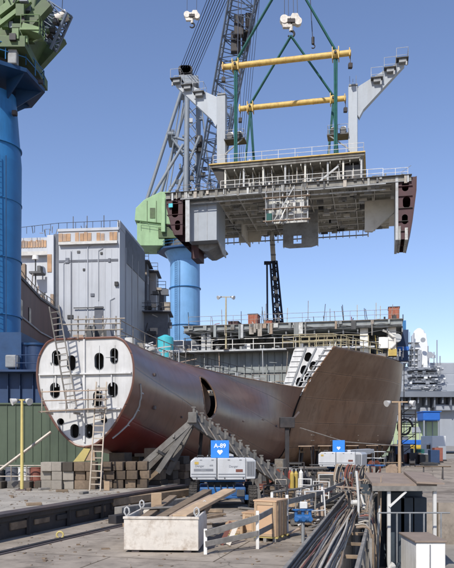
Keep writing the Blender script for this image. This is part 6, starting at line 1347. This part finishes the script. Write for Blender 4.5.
# hoses hanging down the edge wall
for i in range(30):
    s_ = 2+i*.62; c = E0+ED*s_+en_*(.76+random.uniform(0, .12)); m, nm = HM[(i*3) % 8]; L_ = random.uniform(.9, 2.1); sag = random.uniform(-.3, .3)
    pts = smooth_path([c+en_*-.4+V((0, 0, .42)), c+V((0, 0, .36)), c+ED*sag*.5+en_*.06+V((0, 0, -L_*.5)), c+ED*sag+V((0, 0, -L_))], 12)
    tag(MB().tube(pts, random.choice((.025, .035, .045)), 6).build('hanging_hose', M[m]), nm+' hose hanging down over the edge of the quay', 'hose', 'hoses hanging over the edge')
# tangle on the rack at the end of the hose run
tk_ = thing('hose_rack', 'rusty frame draped with coiled hoses in front of the farther boom lift', 'rack', P(352, 0, 33)*V((1, 1, 0)))
q0 = P(337, 0, 34.5); q1 = P(374, 0, 32)
for p in (q0, L3(q0, q1, .5), q1): MB().beam(V((p.x, p.y, -.0)), V((p.x, p.y, 1.75)), .1, .1).build('post', M['scaffold_pipe'], tk_)
for z in (1.0, 1.72): MB().beam(V((q0.x, q0.y, z)), V((q1.x, q1.y, z)), .08, .08).build('rail', M['scaffold_pipe'], tk_)
for i in range(44):
    f = random.random(); c = L3(q0, q1, f); c.z = 1.75-(i % 2)*.7; m, nm = HM[random.randrange(8)]; dr = random.uniform(.5, 1.25); ww = random.uniform(.08, .3)
    pts = smooth_path([c+V((-ww, -.12, -dr)), c+V((-ww*.9, -.1, -dr*.5)), c+V((0, -.02, .06)), c+V((ww*.9, -.12, -dr*.5)), c+V((ww*.3, -.16, -dr*1.1)), c+V((-ww, -.14, -dr*.9))], 18)
    tag(MB().tube(pts, random.choice((.02, .028, .036)), 6).build('coiled_hose', M[m]), nm+' coiled hose draped over the rusty rack', 'hose', 'coiled hoses on the rack')
wh_ = P(380, 0, 30); ph = thing('pipe_handrail', 'white bent pipe guard beside the brown roofed shed', 'guard rail', V((wh_.x, 30, GZ)))
MB().tube(smooth_path([P(372, 487, 30), P(378, 486.5, 30), P(381.5, 487.5, 30), P(382, 491, 30), P(382, 497, 30), P(380.5, 500, 30), P(374, 501, 30)], 20), .055, 8).build('rail', M['pipe_white'], ph)
a = P(375, 501, 30); MB().tube([a, V((a.x, a.y, GZ))], .05, 7).build('post', M['pipe_white'], ph)
# ---------------------------------------------------------------- shed with brown roof at the lower right
SD = 25.0
x0, x1 = P(372, 0, SD).x, P(437, 0, SD).x; zr = P(0, 486, SD).z
sh = thing('open_shed', 'open sided shed with flat brown roof, white posts and dark panels', 'shed', V(((x0+x1)/2, SD, GZ)))
zr2 = zr-.05
MB().prism([(x0-.0, zr), (x1, zr-.05), (x1, zr+.06), (x0, zr+.1)], lambda u, v, w: V((u+w*.12, SD+w, v+w*.06)), 0, 3.6).build('roof', M['shed_roof'], sh)
MB().prism([(x1-.75, zr+.10), (x1+.25, zr+.06), (x1+.25, zr+.12), (x1-.75, zr+.17)], lambda u, v, w: V((u+w*.12, SD+w, v+w*.06)), -.12, 3.4).build('roof_patch_sheet', M['shed_roof'], sh)
MB().bx((x0, SD-.06, zr-.18), (x1, SD-.0, zr-.005)).build('fascia', M['timber_grey'], sh)
for px in (389.5, 435.5): x = P(px, 0, SD).x; MB().bx((x-.06, SD+.05, GZ), (x+.06, SD+.17, zr-.18)).build('post', M['pipe_white'], sh, bev=.01)
x = P(389.5, 0, SD).x; MB().beam(V((x, SD+.02, zr-.75)), V((x+.6, SD+.02, zr-.2)), .07, .07, V((0, 1, 0))).build('brace', M['pipe_white'], sh)
MB().bx((x0+.1, SD+2.6, GZ), (x1+.2, SD+2.68, zr-.1)).build('back_wall', M['shed_wall'], sh)
for px in (398, 408, 420): q = P(px, 0, SD+1.6); MB().bx((q.x-.28, SD+1.6, GZ), (q.x+.26, SD+2.3, zr-.55+.1*(px % 3))).build('cabinet', M['shed_wall'], sh, bev=.02)
yw = SD-.5
fn = thing('wire_fence', 'thin grey pipe fence in front of the dark shed panels', 'fence', V((x0+.8, yw, GZ)))
MB().tube([V((x0+.1, yw, P(0, 513, yw).z)), V((x1+.3, yw, P(0, 513, yw).z))], .03, 6).build('rail', M['grey_steel'], fn)
for px in (378, 397, 410, 424, 441): xx = P(px, 0, yw).x; MB().tube([V((xx, yw, GZ)), V((xx, yw, P(0, 513, yw).z))], .03, 6).build('post', M['grey_steel'], fn)
LDS = 21.0; a = P(415, 543, LDS); b = P(446, 526, LDS)
lk = thing('flat_roof_locker', 'white locker with flat brown top in the lower right corner', 'locker', V(((a.x+b.x)/2, LDS, GZ)))
MB().bx((a.x+.05, LDS+.05, GZ), (b.x, LDS+1.9, P(0, 543, LDS).z)).build('body', M['white_paint'], lk, bev=.015)
MB().bx((a.x, LDS, P(0, 543, LDS).z), (b.x+.05, LDS+2.0, P(0, 541, LDS).z)).build('top', M['shed_roof'], lk, bev=.01)
MB().bx((a.x+.45, LDS+.02, GZ+.3), (a.x+.48, LDS+.05, P(0, 545, LDS).z)).build('door_seam', M['letter_grey'], lk)
for i, (px, py, D, m, l) in enumerate(((392, 535, 23.6, 'tarp_white', 'crumpled pale sheet'), (400, 540, 23.2, 'shed_wall', 'dark folded sheet'), (395, 546, 22.8, 'grey_steel', 'grey folded sheet'))):
    c = P(px, py, D); c.z = GZ; mb = MB(); n = 8
    mb.grid([[c+V(((i2/n-.5)*.7, (j/n-.5)*.5, .9*max(0, 1-abs(2*i2/n-1)**2)*max(0, 1-abs(2*j/n-1)**2)*(.6+.6*random.random()))) for j in range(n+1)] for i2 in range(n+1)]); tag(mb.build('dust_sheet', M[m]), l+' dumped below the fence of the brown shed', 'dust sheet')
# loose eye bolt on the lower pavement
c = P(60, 538, 21.2); c.z = .02; eb = thing('lifting_ring', 'small yellow lifting ring on the lower pavement beside the step', 'ring', c); MB().tube([c+V((cos(a)*.1, 0, .1+sin(a)*.1)) for a in [i*pi/8 for i in range(17)]], .03, 6).build('ring', M['pole_yellow'], eb); MB().box(c, (.16, .16, .05)).build('base', M['steel_edge'], eb)
# debris on the platform
for i, (px, D) in enumerate(((34, 23.5), (84, 28.5), (62, 29.6), (18, 30.6), (29, 30.5), (44, 30.8))):
    c = P(px, 0, D); c.z = ZP+.05; sblock('scrap_timber', ['small scrap of wood on the concrete near the edge beam', 'flat dark scrap of wood near the ladder foot', 'thin scrap of wood in front of the pale blocks', 'grey scrap of wood at the far left of the platform', 'brown offcut beside the lamp pole foot', 'short offcut right of the lamp pole foot'][i], 'scraps on the platform', c, (.5, .18, .1), 'timber_grey' if i % 2 else 'timber', random.random()*2)
q = P(101, 489, 30.4); sblock('timber_offcut', 'pale square offcut at the right of the ladder foot', 'loose timber', (q.x+.25, 30.4, ZP+.2), (.24, .24, .4), 'timber_light', .2)

# ---------------------------------------------------------------- more of the dark under the midship block
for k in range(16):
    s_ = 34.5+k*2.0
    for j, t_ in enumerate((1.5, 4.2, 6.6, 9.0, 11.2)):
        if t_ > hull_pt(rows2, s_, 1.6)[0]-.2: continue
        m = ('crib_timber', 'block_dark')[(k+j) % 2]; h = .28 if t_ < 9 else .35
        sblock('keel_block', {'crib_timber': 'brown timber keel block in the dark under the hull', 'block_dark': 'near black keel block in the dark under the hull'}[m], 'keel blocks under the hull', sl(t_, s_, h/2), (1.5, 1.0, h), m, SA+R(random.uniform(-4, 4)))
# yard clutter along the foot of the hull
YM = ['dark_clutter', 'black_steel', 'crib_timber', 'timber_grey', 'cradle_grey', 'plank', 'scaffold_pipe', 'hose_red', 'dark_clutter', 'black_steel']
YN = ['dark grey', 'black', 'brown timber', 'grey timber', 'grey steel', 'tan plank', 'rusty pipe', 'rust red', 'sooty', 'tarred']
PLC = ['at the foot of the brown hull', 'in the shade behind the cradle', 'beside the gas cylinders', 'behind the farther boom lift', 'left of the farther boom lift', 'near the tan lamp pole', 'beyond the shed roof']
for i in range(64):
    px = random.uniform(150, 440); D = random.uniform(40, 62) if px < 340 else random.uniform(46, 78)
    if px > 395: D = random.uniform(38, 80)
    b = P(px, 0, D); b.z = 0; m = i % 10; h = random.uniform(.3, 1.3); w = random.uniform(.4, 1.4); k = i % 4
    pl_ = PLC[6] if px > 405 else PLC[5] if px > 372 else PLC[3] if px > 330 else PLC[4] if px > 305 else PLC[2] if px > 280 else PLC[1] if px > 200 else PLC[0]
    if k == 0:
        t = thing('timber_stack', YN[m]+' stack of boards '+pl_, 'stack', b, random.uniform(-.6, .6), 'stacks in the yard')
        for q in range(4): MB().box((random.uniform(-.1, .1), random.uniform(-.1, .1), .06+q*.12), (w*1.6, .5, .1)).build('board', M[YM[m]], t, local=True)
    elif k == 1:
        t = thing('equipment_cabinet', YN[m]+' upright cabinet '+pl_, 'cabinet', b, random.uniform(-.6, .6), 'cabinets in the yard')
        MB().bx((-w/2, -.3, .08), (w/2, .3, h+.3)).build('body', M[YM[m]], t, local=True, bev=.02); MB().bx((-w/2+.05, -.32, .15), (w/2-.05, -.3, h+.2)).build('door', M[YM[(m+3) % 10]], t, local=True); MB().bx((-w/2, -.3, 0), (w/2, .3, .08)).build('plinth', M['black_steel'], t, local=True)
    elif k == 2:
        t = thing('pipe_trestle', YN[m]+' trestle with pipes '+pl_, 'trestle', b, random.uniform(-.6, .6), 'trestles in the yard')
        for dx in (-.7, .7):
            MB().tube([(dx, -.4, 0), (dx, 0, .9), (dx, .4, 0)], .05, 5).build('leg', M['black_steel'], t, local=True)
        for dy in (-.1, .02, .12): MB().tube([(-1.3, dy, .98), (1.3, dy, .98)], .05, 6).build('pipe', M[YM[m]], t, local=True)
    else:
        t = thing('cable_drum', YN[m]+' cable drum '+pl_, 'drum', b, random.uniform(-.9, .9), 'cable drums in the yard'); r = .3+.4*random.random()
        MB().cyl((-.25, 0, r), (.25, 0, r), r*.6, 16).build('core', M['black_steel'], t, local=True)
        for dx in (-.3, .25): MB().cyl((dx, 0, r), (dx+.05, 0, r), r, 20).build('flange', M[YM[m]], t, local=True)
# low debris over the yard and the platform: nobody would count it
db = MB()
for i in range(1300):
    if i % 3 == 0: p = V((random.uniform(-14, -4), random.uniform(22, 34), PH))
    else: p = V((random.uniform(-9, 6), random.uniform(16, 42), 0))
    if i % 3 and (p-st0).dot(sn) < .5: continue
    if i % 3 == 0 and (p-st0).dot(sn) > -.4: continue
    if i % 3 and (p-E0).dot(en_) > -.8: continue
    s = random.uniform(.012, .05)*(2.2 if random.random() < .08 else 1)
    db.box(p+V((0, 0, s*.2)), (s*random.uniform(.5, 3), s, s*.5), rz=random.random()*3)
tag(db.build('debris', M['crib_timber']), kind='stuff')
# clutter between the plank railing and the hose trough
for i in range(26):
    f = random.random(); c = E0+ED*(1+f*17)+en_*random.uniform(-1.9, -.8); m = i % 10; L_ = random.uniform(.5, 1.8); a = random.uniform(-.5, .5)
    d = V((sin(R(13)+a), cos(R(13)+a), random.uniform(0, .25))); p = c+V((0, 0, .08+.05*random.random()))
    pos = ('nearest the camera', 'below the blue valve', 'beside the tall crate', 'halfway along', 'near the hose rack')[min(4, int(f*5))]
    if i % 2: tag(MB().beam(p, p+d*L_, .14, .05).build('loose_plank', M[('timber_grey', 'plank', 'timber', 'crib_timber')[i//2 % 4]]), ('grey', 'tan', 'brown', 'dark brown')[i//2 % 4]+f' loose plank between railing and trough, {pos}', 'plank', 'loose planks by the trough')
    else: tag(MB().tube([p, p+d*L_], .035, 7).build('loose_pipe', M[('pipe_white', 'scaffold_pipe', 'grey_steel')[i//2 % 3]]), ('white', 'rusty', 'grey')[i//2 % 3]+f' loose pipe between railing and trough, {pos}', 'pipe', 'loose pipes by the trough')
# pipe handrail along the quay edge
railing_thing('edge_handrail', 'grey pipe handrail along the quay edge above the hose bundle', 'handrail', [E0+ED*s_+en_*.82+V((0, 0, .1)) for s_ in (3, 6, 9, 12, 14.5)], M['scaffold_pipe'], 1.0, 1.5, .025)
for i in range(16):     # posts and boards down the edge wall
    s_ = 1+i*.9; c = E0+ED*s_+en_*(.86+.1*random.random()); tag(MB().beam(c+V((0, 0, .25)), c+V((0, 0, -1.95)), random.uniform(.05, .16), .05).build('wall_board', M[('timber_grey', 'crib_timber', 'black_steel')[i % 3]]), ('grey', 'brown', 'black')[i % 3]+' upright board against the face of the quay edge', 'board', 'boards on the quay edge')

# dunnage and scrap timber on the pavement round the bin, the crates and the boom lift
PLN = ('beside the white bin', 'behind the white bin', 'in front of the boom lift', 'behind the plywood crates', 'beside the boom lift wheels', 'under the plank railing')
for i in range(54):
    D = random.uniform(21, 40); px = random.uniform(190, 300) if i % 3 else random.uniform(120, 200)
    if i % 3 == 0: D = random.uniform(24, 31)
    p = P(px, 0, D); p.z = .04+.05*(i % 3); a = random.uniform(-1.4, 1.4); L_ = random.uniform(.5, 2.0); d = V((sin(a), cos(a), 0))
    if 29 < D < 34 and 195 < px < 262: continue
    if D < 24 and 225 < px < 290: continue
    if (p-st0).dot(sn) < 1.2: continue
    m = i % 4; pl_ = PLN[1] if px < 200 else PLN[2] if D < 30 else PLN[4] if D < 35 else PLN[3]
    tag(MB().beam(p, p+d*L_, random.uniform(.1, .26), random.uniform(.05, .14)).build('dunnage_timber', M[('timber', 'crib_timber', 'timber_grey', 'timber_light')[m]], bev=.008), ('brown', 'dark brown', 'grey', 'pale')[m]+' dunnage timber lying on the pavement '+pl_, 'timber', 'dunnage timbers on the pavement')
# uprights, standpipes and scaffold tubes crowding the quay edge behind the hoses
for i in range(46):
    s_ = random.uniform(6, 15); c = E0+ED*s_+en_*random.uniform(-.1, 1.1); h0 = -1.9 if (c-E0).dot(en_) > .75 else 0; h1 = random.uniform(.5, 1.9); k = i % 5
    q = c+V((random.uniform(-.3, .3), random.uniform(-.2, .2), h1)); pos = ('nearest the camera', 'by the white pipe bend', 'before the hose rack', 'under the hose rack')[min(3, int((s_-6)/2.25))]
    b = V((c.x, c.y, h0)); tag(MB().tube([b, L3(b, q, .5)+V((.04, 0, 0)), q], random.choice((.02, .03, .045)), 6).build('standpipe', M[('scaffold_pipe', 'pipe_white', 'black_steel', 'hose_tan', 'grey_steel')[k]]), ('rusty', 'white', 'black', 'tan', 'grey')[k]+f' standpipe rising among the hoses on the quay edge, {pos}', 'pipe', 'standpipes on the quay edge')
for i in range(20):     # cross tubes and boards tying them
    s_ = random.uniform(6, 15); c = E0+ED*s_+en_*random.uniform(-.2, .9)+V((0, 0, random.uniform(.4, 1.5))); a = random.uniform(-1.2, 1.2); d = V((sin(a), cos(a)*.6, random.uniform(-.4, .4))); k = i % 3
    pos = ('nearest the camera', 'by the white pipe bend', 'before the hose rack', 'under the hose rack')[min(3, int((s_-6)/2.25))]
    tag(MB().beam(c-d*.6, c+d*.6, .1 if k else .05, .04).build('cross_batten', M[('scaffold_pipe', 'plank', 'timber_grey')[k]]), ('rusty', 'tan', 'grey')[k]+f' slanted batten among the standpipes on the quay edge, {pos}', 'batten', 'battens on the quay edge')
# plank barrier and posts behind the crates, in front of the hose rack
railing_thing('post_rail_barrier', 'low grey board barrier with white posts behind the plywood crates', 'barrier', [P(272, 505, 26)*V((1, 1, 0)), P(300, 500, 28)*V((1, 1, 0)), P(322, 495, 31)*V((1, 1, 0))], M['timber_grey'], 1.05, 1.4, .05, (.55,), None, M['white_paint'])

# weld seams, lugs and burn plates on the bulkhead face
bh_fit = [(-1.2, 6.9, .5, .02), (.9, 5.0, .9, .015), (-.9, 4.7, .8, .015), (.5, 3.7, .6, .015), (1.2, 6.75, .4, .02)]
for x, z, w_, h_ in bh_fit: MB().bx((x-w_/2, .012, z), (x+w_/2, .034, z+h_)).build('weld_seam', M['pale_steel'], bow, local=True)
for x in (-1.55, -.75, .7, 1.45): MB().bx((x-.008, .012, 4.0 if abs(x) < 1 else 4.9), (x+.008, .034, 7.3 if abs(x) < 1.5 else 7.0)).build('weld_seam', M['pale_steel'], bow, local=True)
for x, z in ((-.5, 4.4), (-.2, 5.5), (.35, 4.6), (.65, 5.4), (-1.3, 5.45), (1.5, 6.6), (-1.7, 6.5), (.2, 3.3), (-.3, 3.2), (.9, 4.25)): MB().bx((x, -.03, z), (x+.05, .03, z+.08)).build('lifting_lug', M['grey_steel'], bow, local=True)

# boards, bundles and boxes packing the yard between the crates, the lift and the hose rack
for i in range(60):
    px = random.uniform(266, 345); D = random.uniform(24, 37); p = P(px, 0, D); p.z = 0
    if (p-E0).dot(en_) > -.9: continue
    k = i % 3; a = random.uniform(-1.5, 1.5); zone = 'left of the hose trough' if (p-E0).dot(en_) > -2.2 else 'behind the tall plywood crate' if D < 29 else 'in front of the gas cylinders' if px < 306 else 'beside the hose rack'
    if k == 0:
        d = V((sin(a), cos(a), 0)); L_ = random.uniform(.8, 2.2); t = thing('board_bundle', ('brown', 'grey', 'dark')[i//3 % 3]+' bundle of boards '+zone, 'bundle', p, 0, 'bundles in the yard')
        for q in range(5): o_ = V((random.uniform(-.15, .15), random.uniform(-.1, .1), .05+.07*q)); MB().beam(p+o_-d*L_/2, p+o_+d*(L_/2+random.uniform(-.2, .2)), .16, .05).build('board', M[('timber', 'timber_grey', 'crib_timber')[i//3 % 3]], t)
    elif k == 1:
        h = random.uniform(.6, 1.3); t = thing('leaning_frame', ('rusty', 'white', 'black')[i//3 % 3]+' pipe frame standing '+zone, 'frame', p, a*.5, 'pipe frames in the yard'); m = ('scaffold_pipe', 'pipe_white', 'black_steel')[i//3 % 3]; w = random.uniform(.4, .9)
        for x in (-w/2, w/2): MB().tube([(x, 0, 0), (x, .1, h)], .028, 6).build('upright', M[m], t, local=True)
        for f in (.4, .98): MB().tube([(-w/2, .1*f, h*f), (w/2, .1*f, h*f)], .024, 6).build('bar', M[m], t, local=True)
    else:
        t = thing('hose_coil', ('tan', 'black', 'pale grey')[i//3 % 3]+' hose coil lying '+zone, 'hose coil', p, 0, 'hose coils in the yard'); m = ('hose_tan', 'hose_dark', 'hose_pale')[i//3 % 3]; r0 = random.uniform(.2, .4)
        MB().tube([(cos(q*.5)*(r0+.02*sin(q)), sin(q*.5)*r0, .03+q*.004) for q in range(60)], .025, 5).build('coil', M[m], t, local=True); MB().tube([(r0, 0, .03), (r0+.4, .3, .03), (r0+.7, .2, .03)], .025, 5).build('loose_end', M[m], t, local=True)
# ---------------------------------------------------------------- light, sky, camera
SUNV = Vector((-.40, -.92, 0)).normalized(); EL = R(43)
SUNV = Vector((SUNV.x*cos(EL), SUNV.y*cos(EL), sin(EL)))
sl = bpy.data.lights.new('sun', 'SUN'); sl.energy = 3.6; sl.angle = R(.5); sl.color = (1, .955, .88)
so = bpy.data.objects.new('sun', sl); COL.objects.link(so); so.rotation_euler = SUNV.to_track_quat('Z', 'Y').to_euler(); so.location = (0, 0, 90)
w = bpy.data.worlds.new('World'); scene.world = w; w.use_nodes = True; nt = w.node_tree
bg = nt.nodes['Background']; sk = nt.nodes.new('ShaderNodeTexSky'); sk.sky_type = 'NISHITA'; sk.sun_disc = False
sk.sun_elevation = EL; sk.sun_rotation = atan2(SUNV.x, SUNV.y); sk.altitude = 0; sk.air_density = 1.0; sk.dust_density = .3; sk.ozone_density = 4.0
tn = nt.nodes.new('ShaderNodeMix'); tn.data_type = 'RGBA'; tn.blend_type = 'MULTIPLY'; tn.inputs['Factor'].default_value = 1; tn.inputs[7].default_value = (.95, .845, .87, 1)
nt.links.new(sk.outputs[0], tn.inputs[6]); nt.links.new(tn.outputs[2], bg.inputs['Color']); bg.inputs['Strength'].default_value = .15
cam = bpy.data.cameras.new('camera'); co = bpy.data.objects.new('camera', cam); COL.objects.link(co); scene.camera = co
co.location = (0, 0, EYE); co.rotation_euler = (R(90), 0, 0); cam.sensor_fit = 'HORIZONTAL'; cam.sensor_width = 36; cam.lens = F/454*36
cam.shift_y = (HY-284)/454; cam.clip_end = 6000; cam.clip_start = .1
vs = scene.view_settings; vs.view_transform = 'Standard'; vs.look = 'None'; vs.exposure = .35; vs.gamma = 1; vs.use_curve_mapping = False
scene.cycles.use_denoising = True
scene.cycles.max_bounces = 6
